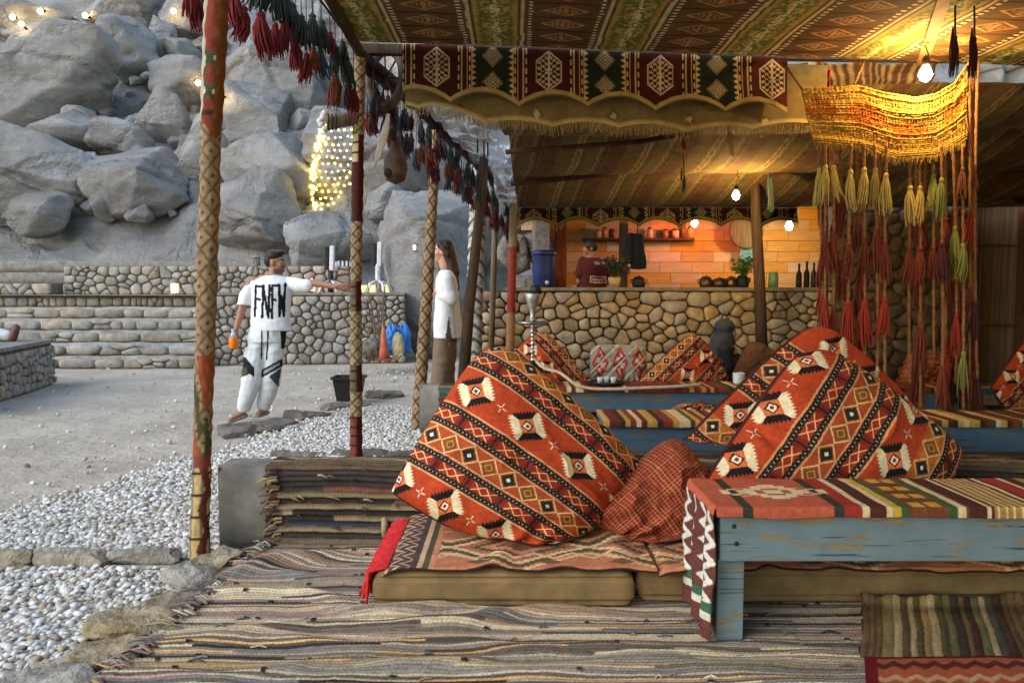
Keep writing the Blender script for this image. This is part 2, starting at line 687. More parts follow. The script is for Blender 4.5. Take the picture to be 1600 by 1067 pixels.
for k, (cx, cy, w, h, d, boxy, lab) in enumerate(BOULDERS):
    big = w * h > 12000
    boxy = max(boxy, .22)
    vv, ff = rock_verts(100 + k * 7, cuts=20, rough=0.10 + 0.10 * boxy, sub=6 if w * h > 24000 else (5 if big else 4), boxy=boxy, lo=.5, hi=.86)
    if d is None:
        d = slope_depth(cy + h * .42) + (w + h) / 4 * 25 / 1155 * 0.62
    c = W(cx, cy, d)
    s = d / 1155.0
    rx, rz = w * s / 2 * 1.24, h * s / 2 * 1.22
    ry = min(max(0.5 * (rx + rz), .3), rx * 1.2)
    rs = np.random.RandomState(k)
    a = rs.uniform(-.25, .25)
    vv = vv * np.array([rx, ry, rz])
    ca, sa = math.cos(a), math.sin(a)
    vv = np.stack([vv[:, 0] * ca - vv[:, 2] * sa, vv[:, 1], vv[:, 0] * sa + vv[:, 2] * ca], 1)
    link('boulder', np_mesh('boulder', vv + np.array(c), ff), ROCK if d > 14 else ROCK_NEAR, label=lab, cat='boulder', group='boulders on the rocky slope')

# rubble between the boulders: one mass
vs, fs, n0 = [], [], 0
rs = np.random.RandomState(5)
for k in range(300):
    px, py = rs.uniform(-60, 760), rs.uniform(60, 345)
    d = slope_depth(py) + rs.uniform(-.2, .5)
    vv, ff = rock_verts(1000 + k % 23, cuts=16, rough=.1, sub=3, boxy=rs.choice([.3, .6]), lo=.45, hi=.8)
    sz = rs.uniform(.15, .6) * np.array([1, rs.uniform(.7, 1), rs.uniform(.5, .9)])
    vv = vv * sz
    an = rs.uniform(0, 6.3)
    vv = np.stack([vv[:, 0] * math.cos(an) - vv[:, 1] * math.sin(an), vv[:, 0] * math.sin(an) + vv[:, 1] * math.cos(an), vv[:, 2]], 1)
    vs.append(vv + np.array(W(px, py, d)))
    fs.append(ff + n0)
    n0 += len(vv)
link('rubble', np_mesh('rubble', np.concatenate(vs), np.concatenate(fs)), ROCK, kind='stuff', label='loose rubble lying between the boulders of the slope')

# ---- stone facing: each stone its own piece
def voronoi_cells(w, h, cell, rs, relax=2, aspect=1.25):
    n = max(4, int(w * h / (cell * cell * aspect * .78)))
    p = rs.uniform(0, 1, (n, 2)) * [w, h]
    for it in range(relax + 1):
        cells = []
        for i in range(n):
            poly = [(0, 0), (w, 0), (w, h), (0, h)]
            d = (p - p[i]) * [1 / aspect, 1]
            order = np.argsort((d ** 2).sum(1))[1:20]
            for j in order:
                # half plane closer to i (stretched metric)
                ax, ay = (p[j, 0] - p[i, 0]) / aspect ** 2, (p[j, 1] - p[i, 1])
                mx_, my_ = (p[i] + p[j]) / 2
                out = []
                for a in range(len(poly)):
                    P_, Q_ = poly[a], poly[(a + 1) % len(poly)]
                    da = (P_[0] - mx_) * ax + (P_[1] - my_) * ay
                    db = (Q_[0] - mx_) * ax + (Q_[1] - my_) * ay
                    if da <= 0:
                        out.append(P_)
                    if da * db < 0:
                        t = da / (da - db)
                        out.append((P_[0] + t * (Q_[0] - P_[0]), P_[1] + t * (Q_[1] - P_[1])))
                poly = out
                if len(poly) < 3:
                    break
            cells.append(poly)
        if it < relax:
            for i, c in enumerate(cells):
                if len(c) >= 3:
                    p[i] = np.mean(c, 0) * .8 + p[i] * .2
    return [c for c in cells if len(c) >= 3]


def stone_face(parent, A, B, z0, z1, cell, seed, m, gap=0.014, proud=0.035, aspect=1.25, name='stone'):
    """facing stones on the vertical plane through A..B (left to right as seen), standing towards the viewer"""
    A, B = Vector((A[0], A[1], 0)), Vector((B[0], B[1], 0))
    w = (B - A).length
    ex = (B - A).normalized()
    nrm = Vector((ex.y, -ex.x, 0))
    rs = np.random.RandomState(seed)
    for c in voronoi_cells(w, z1 - z0, cell, rs, aspect=aspect):
        c = np.array(c)
        ctr = c.mean(0)
        r = np.linalg.norm(c - ctr, axis=1)
        if r.min() < gap * 1.2:
            continue
        c = ctr + (c - ctr) * np.clip((r - gap) / r, .3, 1)[:, None]
        # cut corners: rounded outline
        c = np.stack([c * .82 + np.roll(c, -1, 0) * .18, c * .18 + np.roll(c, -1, 0) * .82], 1).reshape(-1, 2)
        c = c + rs.normal(size=c.shape) * cell * 0.015
        n = len(c)
        pr = proud * rs.uniform(.7, 1.35)
        tilt = rs.uniform(-.25, .25, 2) * pr / cell
        vs = []
        for s, o in ((1.0, -0.02), (0.98, 0.66), (0.80, 1.0)):
            for q in c:
                p = ctr + (q - ctr) * s
                dd = o * pr + ((q - ctr) @ tilt if o > 0 else 0)
                vs.append(A + ex * p[0] + Vector((0, 0, z0 + p[1])) + nrm * dd)
        vs.append(A + ex * ctr[0] + Vector((0, 0, z0 + ctr[1])) + nrm * pr * 1.08)
        fs = []
        for i in range(2):
            for k in range(n):
                k2 = (k + 1) % n
                fs.append((i * n + k, i * n + k2, (i + 1) * n + k2, (i + 1) * n + k))
        for k in range(n):
            fs.append((2 * n + k, 2 * n + (k + 1) % n, 3 * n))
        link(name, np_mesh(name, [tuple(p) for p in vs], fs, smooth=True), m, parent)


def wall_block(parent, name, A, B, thick, z0, z1, m, back=True):
    """solid core standing behind the face line A..B"""
    A, B = Vector((A[0], A[1], 0)), Vector((B[0], B[1], 0))
    ex = (B - A).normalized()
    nb = Vector((-ex.y, ex.x, 0)) * thick
    mb = MB()
    q = [A, B, B + nb, A + nb]
    vs = [p + Vector((0, 0, z)) for z in (z0, z1) for p in q]
    mb.add(vs, [(3, 2, 1, 0), (4, 5, 6, 7), (0, 1, 5, 4), (1, 2, 6, 5), (2, 3, 7, 6), (3, 0, 4, 7)])
    return mb.build(name, m, parent)


def rough_slab(name, x0, x1, y0, y1, z0, z1, m, parent=None, seed=0, amp=0.03, seg=0.12, **kw):
    """box with worn, wavy edges"""
    nx = max(3, int((x1 - x0) / seg))
    prof = [(y1, z0), (y0, z0), (y0, z0 + (z1 - z0) * .5), (y0, z1 - .035), (y0 + .035, z1), (y0 + (y1 - y0) * .5, z1), (y1, z1)]
    u = np.linspace(0, 1, nx)
    V = []
    for k, (y, z) in enumerate(prof):
        xx = x0 + (x1 - x0) * u
        am = amp if 1 < k < 6 else 0
        yy = y + am * n1(xx * 3 + 5 * k * 0 + seed, seed, 3) + am * .6 * n1(xx * 9, seed + k, 2)
        zz = z + (am * .7 * n1(xx * 4, seed + 50, 3) if k > 2 else 0)
        V.append(np.stack([xx, yy, zz + 0 * xx], 1))
    V = np.stack(V, 1).reshape(-1, 3)
    f = grid_faces(nx, len(prof))[:, ::-1]
    return link(name, np_mesh(name, V, f, smooth=True), m, parent, **kw)


# ---- raised terrace behind the courtyard
mb = MB()
mb.add([(-40, 15.25, 1.24), (-2.0, 14.6, 1.24), (-2.0, 20.5, 1.24), (-40, 20.5, 1.24)], [(0, 1, 2, 3)])
mb.build('terrace_ground', SAND, kind='structure')
# broad stone steps
st = thing('stone_staircase', 'wide pale stone steps climbing to the upper terrace', 'steps', (-8.2, 13.2, -.06))
SX1 = -5.62
nst, rise, going = 6, 0.213, 0.35
for k in range(nst):
    z0 = -0.06 + k * rise
    rough_slab('step', -13.0, SX1 + .02 * k, 13.2 + k * going, 15.6, z0 - .05, z0 + rise, STONE_PALE, st, seed=k * 3 + 1, amp=0.06)
for k in range(nst - 1):
    z0 = -0.06 + k * rise
    stone_face(st, (-10.9, 13.19 + k * going), (SX1 - .02 + .02 * k, 13.19 + k * going), z0 + .01, z0 + rise - .035, .2, 200 + k, STONE_PALE, aspect=2.2, proud=.06, gap=.012)
stone_face(st, (-10.6, 14.93), (SX1 - .1, 14.93), 1.02, 1.2, .2, 62, STONE_PALE, aspect=.9, proud=.05)
# retaining wall right of the steps
t = thing('retaining_wall', 'rough stone retaining wall behind the walking man', 'stone wall', (-4, 14, -.06))
wall_block(t, 'core', (-5.6, 13.75), (-2.05, 14.25), .6, -.1, 1.25, MORTAR_PALE)
stone_face(t, (-5.6, 13.74), (-2.05, 14.24), -.06, 1.24, .17, 71, STONE_PALE, proud=.05, aspect=1.1)
wall_block(t, 'coping', (-5.62, 13.70), (-2.05, 14.19), .5, 1.252, 1.30, CONCRETE)
# upper terrace wall
t = thing('terrace_wall', 'low stone wall along the upper terrace', 'stone wall', (-7, 17, 1.24))
wall_block(t, 'core', (-10.25, 17.0), (-3.7, 17.0), .4, 1.2, 1.9, MORTAR_PALE)
stone_face(t, (-10.25, 16.99), (-3.7, 16.99), 1.24, 1.9, .2, 72, STONE_PALE, proud=.06)
# grey banked wall at the hill foot, and the low wall left of it
t = thing('banked_wall', 'long dark grey bank wall at the foot of the hillside', 'wall', (-12, 19, 1.24))
for k in range(3):
    rough_slab('course', -26, -5.6 - .3 * k, 18.75 + .12 * k, 19.9, 1.2 + .3 * k, 1.5 + .3 * k, CONCRETE, t, seed=80 + k, amp=.05, seg=.25)
t = thing('side_wall', 'low stone wall at the far left of the upper terrace', 'stone wall', (-13, 16.9, 1.24))
wall_block(t, 'core', (-18, 16.6), (-10.3, 16.6), .4, 1.2, 1.5, MORTAR_PALE)
stone_face(t, (-14.2, 16.59), (-10.3, 16.59), 1.24, 1.5, .2, 74, STONE_PALE, proud=.05)
# seating wall at the left edge
t = thing('seating_wall', 'stone seating block at the left edge with a flat pale top', 'stone wall', (-7.4, 9.5, -.06))
wall_block(t, 'core', (-6.1, 7.9), (-6.94, 11.1), 3.0, -.1, .56, MORTAR_PALE)
stone_face(t, (-6.09, 7.9), (-6.93, 11.1), -.06, .53, .14, 75, STONE_PALE, proud=.045, aspect=1.0)
wall_block(t, 'cap', (-6.03, 7.85), (-6.87, 11.12), 3.0, .562, .61, CONCRETE)

# ---- gravel
def bound_x(y):
    return np.interp(y, [3.4, 4.35, 5.05, 6.0, 6.66, 7.8, 9.2], [-3.75, -3.24, -2.84, -2.6, -2.3, -2.03, -1.6])


rs = np.random.RandomState(3)
pts = []
for (x0, x1, y0, y1, sp) in ((-4.2, -1.42, 3.70, 4.06, .022), (-4.0, 0.1, 4.06, 6.98, .0235), (-3.2, -.8, 6.98, 8.7, .029), (-3.9, -1.5, 2.05, 3.56, .024)):
    X, Y = np.meshgrid(np.arange(x0, x1, sp), np.arange(y0, y1, sp))
    p = np.stack([X.ravel(), Y.ravel()], 1) + rs.uniform(-.55, .55, (X.size, 2)) * sp
    if y1 > 3.6:
        e = p[:, 0] - bound_x(p[:, 1]) + 0.16 * n2(p[:, 0] * 1.5, p[:, 1] * 1.5, 4)
        keep = rs.uniform(0, 1, len(p)) < np.clip((e + .25) / .32, 0, 1) ** 2
        p = p[keep]
    pts.append(p)
pts = np.concatenate(pts)
pts = pts[~((pts[:, 1] > 3.75) & (pts[:, 1] < 4.05) & (pts[:, 0] > -1.55))]
near = pts[:, 1] < 4.7


def pebbles(p, sub, name, lo, hi, seed):
    v, f = ico(sub)
    rs = np.random.RandomState(seed)
    n = len(p)
    out = np.empty((n, len(v), 3), np.float32)
    sz = rs.uniform(lo, hi, n)
    sc = np.stack([sz * rs.uniform(.8, 1.35, n), sz * rs.uniform(.7, 1.0, n), sz * rs.uniform(.4, .75, n)], 1)
    th = rs.uniform(0, 6.28, n)
    tl = rs.uniform(-.5, .5, n)
    base = v[None] * (1 + .18 * rs.normal(size=(n, len(v), 1)) * .6) * sc[:, None]
    x, y, z = base[..., 0], base[..., 1], base[..., 2]
    x2 = x * np.cos(tl)[:, None] - z * np.sin(tl)[:, None]
    z2 = x * np.sin(tl)[:, None] + z * np.cos(tl)[:, None]
    out[..., 0] = x2 * np.cos(th)[:, None] - y * np.sin(th)[:, None] + p[:, 0:1]
    out[..., 1] = x2 * np.sin(th)[:, None] + y * np.cos(th)[:, None] + p[:, 1:2]
    hz_ = -.045 + .02 * n2(p[:, 0] * 2, p[:, 1] * 2, 6) + rs.uniform(0, .018, n)
    out[..., 2] = z2 + hz_[:, None]
    F_ = (f[None] + (np.arange(n) * len(v))[:, None, None]).reshape(-1, 3)
    pal = np.array([rgb(228, 224, 216), rgb(206, 200, 190), rgb(190, 178, 160), rgb(216, 206, 190), rgb(170, 166, 162), rgb(236, 233, 228), rgb(182, 160, 134)])
    cc = pal[rs.choice(7, n, p=[.26, .2, .1, .18, .08, .12, .06])] * rs.uniform(.76, 1.0, (n, 1))
    return np_mesh(name, out.reshape(-1, 3), F_, np.repeat(cc, len(v), 0), smooth=True)


link('gravel', pebbles(pts[near], 2, 'gravel', .008, .023, 1), PEBBLE, kind='stuff', label='white pebbles strewn beside the tent floor')
link('gravel', pebbles(pts[~near], 1, 'gravel', .010, .025, 2), PEBBLE, kind='stuff', label='white pebble strip running along the tent towards the terrace')

# pale dust bed the pebbles lie in
nu, nv = 60, 60
u, v = grid_uv(nu, nv)
by = 3.62 + v * 5.0
bx0 = bound_x(by) - .02 + .12 * n1(by * 2, 3)
bx = bx0 + (np.where(by < 7, .15, -.9) - bx0) * u
link('gravel_bed', np_mesh('gravel_bed', np.stack([bx, by, -.038 + .012 * n2(bx * 2, by * 2, 6) - .02 * (u < .02)], 1), grid_faces(nu, nv)), mat('pebble_dust', rgb(196, 190, 180), rgb(158, 150, 140), scale=60, rough=.95, bump=.8, bscale=70, bdist=.01), kind='structure')
bx, by = -3.9 + u * 2.4, 2.0 + v * 1.6
link('gravel_bed', np_mesh('gravel_bed', np.stack([bx, by, -.038 + .012 * n2(bx * 2, by * 2, 6)], 1), grid_faces(nu, nv)), bpy.data.materials['pebble_dust'], kind='structure')
# stray pebbles and grit trodden into the sand
rs = np.random.RandomState(33)
p_ = np.stack([rs.uniform(-8, -1.6, 1500), rs.uniform(3.6, 13, 1500)], 1)
p_ = p_[(p_[:, 0] < bound_x(p_[:, 1]) + .1) & (rs.uniform(0, 1, 1500) < np.exp(-np.abs(p_[:, 0] - bound_x(p_[:, 1])) / 1.2) + .12)]
link('grit', pebbles(p_, 1, 'grit', .010, .028, 9), PEBBLE, kind='stuff', label='stray pebbles scattered over the trodden sand')

# ---- kerb stones along the rug and the gravel
def slab_rock(name, c, size, seed, m, parent, rz=0.0):
    v, f = rock_verts(seed, cuts=9, rough=.12, sub=5, boxy=.75, lo=.6, hi=.95)
    v = v * np.array(size) / 2 * 1.14
    o_ = np.array([seed * 1.7, seed * .3, 0])
    v[:, :2] *= (1 + .16 * fbm(v * 6 + o_, 4, seed))[:, None]
    v[:, 2] += .030 * fbm(v * 9 + o_, 5, seed, gain=.6) + .012 * np.abs(fbm(v * 22 + o_, 3, seed + 2))
    ca, sa = math.cos(rz), math.sin(rz)
    v = np.stack([v[:, 0] * ca - v[:, 1] * sa, v[:, 0] * sa + v[:, 1] * ca, v[:, 2]], 1)
    return link(name, np_mesh(name, v + np.array(c), f), m, parent)


t = thing('stone_kerb', 'rough tan stone kerb beside the striped floor rug', 'kerb', (-1.55, 3, -.05))
for k, (x, y, sx, sy, rz) in enumerate([(-1.46, 3.60, .26, .22, .1), (-1.50, 3.40, .30, .26, -.3), (-1.47, 3.15, .26, .30, .4), (-1.52, 2.90, .34, .26, -.1), (-1.48, 2.66, .30, .28, .3), (-1.60, 2.60, .3, .3, .5), (-1.55, 2.36, .42, .34, .1), (-1.52, 2.08, .4, .3, -.2), (-1.75, 2.2, .34, .4, .2)]):
    slab_rock('stone', (x, y, -.025 - .01 * (k % 3)), (sx, sy, .12), 300 + k, KERB, t, rz)
t = thing('stone_edging', 'low row of flat stones dividing the pebbles', 'kerb', (-2.4, 3.6, -.05))
for k, (x, y, sx, sy, rz) in enumerate([(-1.84, 3.66, .36, .12, .1), (-2.2, 3.60, .40, .14, .05), (-2.62, 3.58, .46, .13, 0), (-3.08, 3.57, .48, .12, -.05), (-3.55, 3.56, .46, .14, 0)]):
    slab_rock('stone', (x, y, -.025), (sx, sy, .12), 320 + k, KERB, t, rz)
t = thing('path_edging', 'flat grey slabs between the sand and the pebble strip', 'kerb', (-2, 7, -.05))
for k, (px, py, sx, sy, rz) in enumerate([(372, 676, .34, .5, .5), (425, 668, .34, .6, -.5), (480, 650, .5, .36, .3), (540, 635, .6, .3, .35), (600, 618, .5, .3, .3)]):
    g = G(px, py, -.04)
    slab_rock('slab', (g.x, g.y, -.05), (sx, sy, .14), 340 + k, ROCK_NEAR, t, rz)
t = thing('gravel_divider', 'straight stone strip crossing the pebble bed behind the red pole', 'kerb', (-1, 6.2, -.05))
for k in range(4):
    slab_rock('slab', (-1.75 + k * .48, 6.05 - .02 * k, -.045), (.5, .16, .11), 350 + k, ROCK_NEAR, t, 0)

# ---- packed floor under the tent and under the kitchen
mb = MB()
mb.box((3.1, 1.4, -.045), (9.0, 5.2, .07))
mb.box((3.6, 6.75, -.04), (7.8, 5.3, .07))
mb.build('tent_floor', mat('packed_earth', rgb(120, 96, 72), rgb(84, 66, 50), scale=5, bump=.4), kind='structure')

# ---- kitchen behind the counter
TILE = mat('plank_tile', rgb(206, 164, 116), rgb(178, 136, 92), scale=5, stretch=(.5, 1, 6), rough=.55, rnd=.07, bump=.15, bscale=30)
DARKWOOD = mat('dark_wood', rgb(92, 62, 42), rgb(54, 36, 25), scale=6, stretch=(3, 3, .4), rough=.8, bump=.5, bscale=20)
KY = 9.3
t = thing('stone_counter', 'river stone counter wall in front of the kitchen', 'counter', (2.4, KY, 0))
wall_block(t, 'core', (-.55, KY + .03), (4.02, KY), .35, -.05, 1.33, MORTAR)
stone_face(t, (-.55, KY + .02), (4.02, KY - .01), 0, 1.32, .152, 91, STONE, gap=.009, proud=.05, aspect=1.2)
wall_block(t, 'worktop', (-.1, KY - .05), (4.04, KY - .08), .5, 1.332, 1.372, CONCRETE)
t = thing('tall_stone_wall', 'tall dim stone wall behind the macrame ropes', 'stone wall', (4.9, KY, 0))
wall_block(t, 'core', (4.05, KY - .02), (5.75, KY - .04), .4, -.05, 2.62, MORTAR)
stone_face(t, (4.05, KY - .03), (5.75, KY - .05), 0, 2.6, .2, 95, mat('shaded_wall_stone', rgb(104, 90, 70), rgb(66, 56, 44), scale=8, rough=.9, bump=.5, rnd=.25), gap=.012, proud=.05, aspect=1.15)  # stone colour darkened to put the dimness of this corner into the wall
t = thing('kitchen', 'open kitchen with warm plank-tiled back wall under a reed roof', 'kitchen', (2.8, 11.6, .25))
mb = MB()
mb.box((3.05, 11.72, 1.6), (5.2, .16, 3.0))
core = mb.build('back_wall', MORTAR, t)
tw, th_ = .50, .165
row = 0
z = .95
rs = np.random.RandomState(12)
tile_me = []
for k in range(3):
    b_ = MB().box((0, 0, 0), (tw - .006, .03, th_ - .006))
    tile_me.append(b_.mesh('tile'))
while z < 2.85:
    x = .48 - (row % 3) * .17
    while x < 5.6:
        if x > .1 and x + tw < 5.66:
            o = link('tile', tile_me[0], TILE, core)
            o.location = (x + tw / 2, 11.622 + rs.uniform(-.004, .004), z + th_ / 2)
        x += tw
    z += th_
    row += 1
MB().box((3.0, 10.7, 2.92), (6.2, 3.0, .08)).build('roof', DARKWOOD, t)
MB().box((.75, 11.45, 1.55), (.17, .14, 2.7)).build('pillar', mat('orange_wood', rgb(150, 84, 44), rgb(110, 58, 30), scale=6, stretch=(3, 3, .5)), t, bevel=.01)
MB().box((.42, 11.0, 1.5), (.2, 1.3, 2.8)).build('side_wall', MORTAR_PALE, t)
MB().box((3.0, 11.0, .1), (6.2, 2.6, .3)).build('floor', CONCRETE, t)
sh = MB().box((1.95, 11.5, 2.12), (1.7, .2, .035)).build('shelf', DARKWOOD, t, bevel=.004)

# reed screen on the dark right side
t = thing('reed_screen', 'dark dried reed screen closing the right side of the tent', 'screen', (6.6, 9.4, 0))
nu, nv = 420, 40
u, v = grid_uv(nu, nv)
x = 5.65 + u * 3.6
y = 9.55 - u * .5 + .03 * n1(x * 40, 3) + .02 * n2(x * 30, v * 6, 4)
c = (.5 + .5 * h1(np.floor(x / .013).astype(int), 5))[:, None] * rgb(112, 86, 58) * (0.8 + .3 * n2(x * 2, v * 9, 8)[:, None])
link('reeds', np_mesh('reeds', np.stack([x, y, v * 3.1], 1), grid_faces(nu, nv), np.clip(c, .005, 1)), RAG, t)
mb = MB()
for z in (.9, 1.9):
    mb.tube([(5.65, 9.5, z), (9.2, 8.95, z + .03)], .02, 6)
mb.build('batten', DARKWOOD, t)
# ================================================================== TENT
CREAM, OCHRE, BROWN = rgb(206, 184, 134), rgb(172, 138, 66), rgb(94, 68, 36)
OLIVE, GREENY, MAROON, BLACKISH = rgb(122, 104, 56), rgb(96, 100, 46), rgb(96, 38, 28), rgb(34, 28, 26)
REDC = rgb(176, 62, 36)


def lay(col, mask, c):
    col[mask] = c


def roof_pattern(x, y):
    n = len(x)
    c = np.tile(BROWN, (n, 1))
    wob = 0.012 * n1(y * 5, 2)
    t = ((x + .551 + wob) / .89 + .5) % 1 - .5
    a = np.abs(t)
    # brown field with outlined lozenges
    yy = (y / .27) % 1 - .5
    d = np.abs(t) / .17 + np.abs(yy) / .36
    lay(c, a < .23, BROWN)
    lay(c, (a < .23) & (np.abs(yy) > .46), rgb(70, 34, 22))
    lay(c, (a < .2) & (d < 1.0), rgb(176, 128, 78))
    lay(c, (a < .2) & (d < .82), BROWN)
    lay(c, (a < .2) & (d < .62) & ((np.abs(t) * 60 % 2 < 1)), rgb(166, 116, 70))
    # ladder of dark and pale ticks
    lad = (a >= .23) & (a < .262)
    lay(c, lad, np.array(rgb(60, 36, 24)))
    lay(c, lad & ((y / .055) % 1 < .5), CREAM)
    # ochre and brown stripes
    lay(c, (a >= .262) & (a < .29), rgb(100, 70, 32))
    lay(c, (a >= .29) & (a < .315), CREAM * .85)
    lay(c, (a >= .315) & (a < .338), rgb(92, 66, 30))
    ik = (a >= .338)
    e = .375 + .035 * (h1(np.floor(y / .012).astype(int), 8) - .5)
    lay(c, ik, OCHRE * .9)
    lay(c, ik & (a > e), GREENY)
    j = h2(np.floor(y / .02).astype(int), np.floor(t * 45).astype(int), 4)
    lay(c, (a > .40) & (j > .62), OCHRE)
    lay(c, (a > .47) & (j > .4), rgb(196, 180, 120))
    return c


def zroof(x):
    return 3.13 - .036 * (x + .76)


tent = thing('front_canopy', 'striped brown and green woven canopy overhead with patterned scalloped valance', 'canopy', (2, 4, 3.1))
nu = 720
rows = np.concatenate([np.linspace(-5.5, 4.15, 60, endpoint=False), np.linspace(4.15, 5.52, 190)])  # cloth extended unseen behind the camera to block light from the front
X, Y = np.meshgrid(np.linspace(-1.12, 6.2, nu), rows, indexing='ij')
x, y = X.ravel(), Y.ravel()
z = zroof(x) + .03 * np.sin(y * 2.3 + 1) * 0 + .018 * n2(x * 1.2, y * 1.6, 2) - .05 * np.abs(np.sin((y - 1.9) / 3.62 * math.pi)) + .006 * n2(x * 7, y * 2, 5)
link('roof_cloth', np_mesh('roof_cloth', np.stack([x, y, z], 1), grid_faces(nu, len(rows)), roof_pattern(x, y)), CLOTH_DARK, tent)


def valance_pattern(x, zz, per=.82, ph=-.552):
    """zz: metres below the top edge"""
    n = len(x)
    s = (x - ph) / per
    t = (s + .25) % 1
    c = np.tile(rgb(70, 30, 24), (n, 1))
    red = t < .5
    u = np.where(red, t - .25, t - .75) * per          # metres from panel centre
    au = np.abs(u)
    w = zz - .16
    grn = ~red
    lay(c, grn, rgb(38, 42, 30))
    # red panel: hexagon filled with a branching comb
    hexa = np.maximum(au / .095, au / .19 + np.abs(w) / .15)
    lay(c, red & (hexa < 1.0), rgb(206, 180, 146))
    lay(c, red & (hexa < .9), rgb(62, 28, 24))
    zig = np.abs(((np.abs(w) - au * .9 + .015 * np.sign(np.sin(au * 230))) / .042) % 1 - .5)
    lay(c, red & (hexa < .86) & (zig < .2), rgb(206, 180, 146))
    lay(c, red & (hexa < .86) & (au < .008), rgb(206, 180, 146))
    # green panel: saw-tooth sides and hooked lozenges
    saw = .118 + .035 * (np.abs((zz / .042) % 1 - .5) * 2)
    lay(c, grn & (au > saw), rgb(196, 170, 118))
    ww = (zz + .03) % .19 - .095
    dd = au / .075 + np.abs(ww) / .08
    lay(c, grn & (dd < 1) & (((dd * 3.2) % 1) < .55), rgb(186, 168, 130))
    # dividing stripes
    ed = np.minimum(t % .5, .5 - t % .5) * per
    lay(c, ed < .05, rgb(70, 28, 22))
    lay(c, (ed > .016) & (ed < .024), CREAM * .8)
    lay(c, (ed > .036) & (ed < .046) & ((zz / .07) % 1 < .6), CREAM * .9)
    return c


def scallop(x, per=.5, ph=-.70, amp=.045):
    return amp * (np.abs(np.cos(math.pi * (x - ph) / per)) ** .8 * 2 - 1)


def valance(parent, x0, x1, yy, ztop, length, nu, nv, name='valance', tone=1.0):
    X, V = np.meshgrid(np.linspace(x0, x1, nu), np.linspace(0, 1, nv), indexing='ij')
    x, v = X.ravel(), V.ravel()
    ln = length - scallop(x)
    zz = v * ln
    c = valance_pattern(x, zz)
    edge = ln - zz
    lay(c, edge < .045, rgb(176, 148, 92))
    lay(c, edge < .012, rgb(120, 96, 56))
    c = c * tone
    y = yy + .02 * np.sin(x * 6.3 + 1) * v + .03 * n2(x * 1.5, v, 3) * v - .05 * v * v
    z = ztop(x) - zz
    link(name, np_mesh(name, np.stack([x, y, z], 1), grid_faces(nu, nv), c), CLOTH_DARK, parent)


def fringe(parent, x0, x1, yfn, zfn, n, ln, m, seed=0, th=.0025, name='fringe'):
    rs = np.random.RandomState(seed)
    V, Fc = [], []
    for k in range(n):
        x = x0 + (x1 - x0) * (k + rs.uniform(0, 1)) / n
        y, z = yfn(x), zfn(x)
        dx, l = rs.normal() * .012, ln * rs.uniform(.6, 1.15)
        b = len(V)
        for q, s in ((0, 1), (.5, .9), (1, .5)):
            V += [(x + dx * q - th * s, y, z - l * q), (x + dx * q + th * s, y + .001, z - l * q), (x + dx * q, y - th * 1.5 * s, z - l * q)]
        for q in (0, 3):
            for i in range(3):
                i2 = (i + 1) % 3
                Fc.append((b + q + i, b + q + i2, b + q + 3 + i2, b + q + 3 + i))
    return link(name, np_mesh(name, V, np.array(Fc)), m, parent, kind='stuff')


FRINGE = mat('fringe_thread', rgb(190, 164, 108), rgb(140, 116, 70), scale=40)
valance(tent, -.80, 2.02, 5.54, lambda x: zroof(x) - .004, .385, 520, 92)
# pale lining that shows below the scallops
X, V = np.meshgrid(np.linspace(-.80, 2.35, 220), np.linspace(0, 1, 24), indexing='ij')
x, v = X.ravel(), V.ravel()
ln = .50 + .03 * n1(x * 1.5, 6) - scallop(x, .5, -.45, .02) + np.where(x < -.2, -.1 * np.clip((-.2 - x) / .4, 0, 1), 0) - .07 * np.clip((x - 1.4) / .9, 0, 1)
c = np.tile(rgb(124, 104, 64), (len(x), 1))
mo = ((x + .1) / .57) % 1 - .5
w = v * ln - .43
lay(c, (np.abs(mo) * .57 / .05 + np.abs(w) / .05) < 1, rgb(96, 78, 44))
lay(c, (np.abs(mo) * .57 / .05 + np.abs(w) / .05) < .6, rgb(190, 168, 120))
lay(c, v > .93, rgb(186, 160, 104))
LY = 5.62
link('lining', np_mesh('lining', np.stack([x, LY + .02 * np.sin(x * 5) * v, zroof(x) - .02 - v * ln], 1), grid_faces(220, 24), c), CLOTH_DARK, tent)


def lin_z(x):
    return float(zroof(x) - .02 - (.50 + .03 * n1(np.array([x * 1.5]), 6)[0] - scallop(x, .5, -.45, .02) + (-.1 * min(1, max(0, (-.2 - x) / .4))) - .07 * min(1, max(0, (x - 1.4) / .9))))


fringe(tent, -.78, 2.34, lambda x: LY, lin_z, 420, .075, FRINGE, 3)

# ---- rear canopy
def rear_pattern(x, y):
    xx = x + .05 * n1(y * 1.6, 7) + .08 * (y - 6)
    t = (xx / .62) % 1
    c = np.tile(rgb(104, 84, 50), (len(x), 1)) * (1 + .15 * n2(x * 3, y * 40, 3))[:, None]
    lay(c, (t > .55) & (t < .78), rgb(94, 66, 42))
    for p, w, q in ((.06, .02, rgb(140, 116, 72)), (.13, .012, rgb(156, 132, 84)), (.2, .02, rgb(84, 76, 42)), (.42, .012, rgb(140, 114, 70)), (.5, .016, rgb(78, 54, 34))):
        lay(c, np.abs(t - p) < w, q)
    return c


def rear_z(x, y):
    t = (y - 5.66) / 3.5
    z = 2.80 - .48 * t + .018 * (x - .5) * (1 - t)
    z = z - .10 * np.abs(np.sin(math.pi * np.clip(np.interp(t, [0, .28, .62, 1.0], [0, 1, 2, 3]), 0, 3))) + .03
    return z + .02 * n2(x * 1.3, y * 1.3, 9) + .012 * n2(x * 5, y * 2.5, 2)


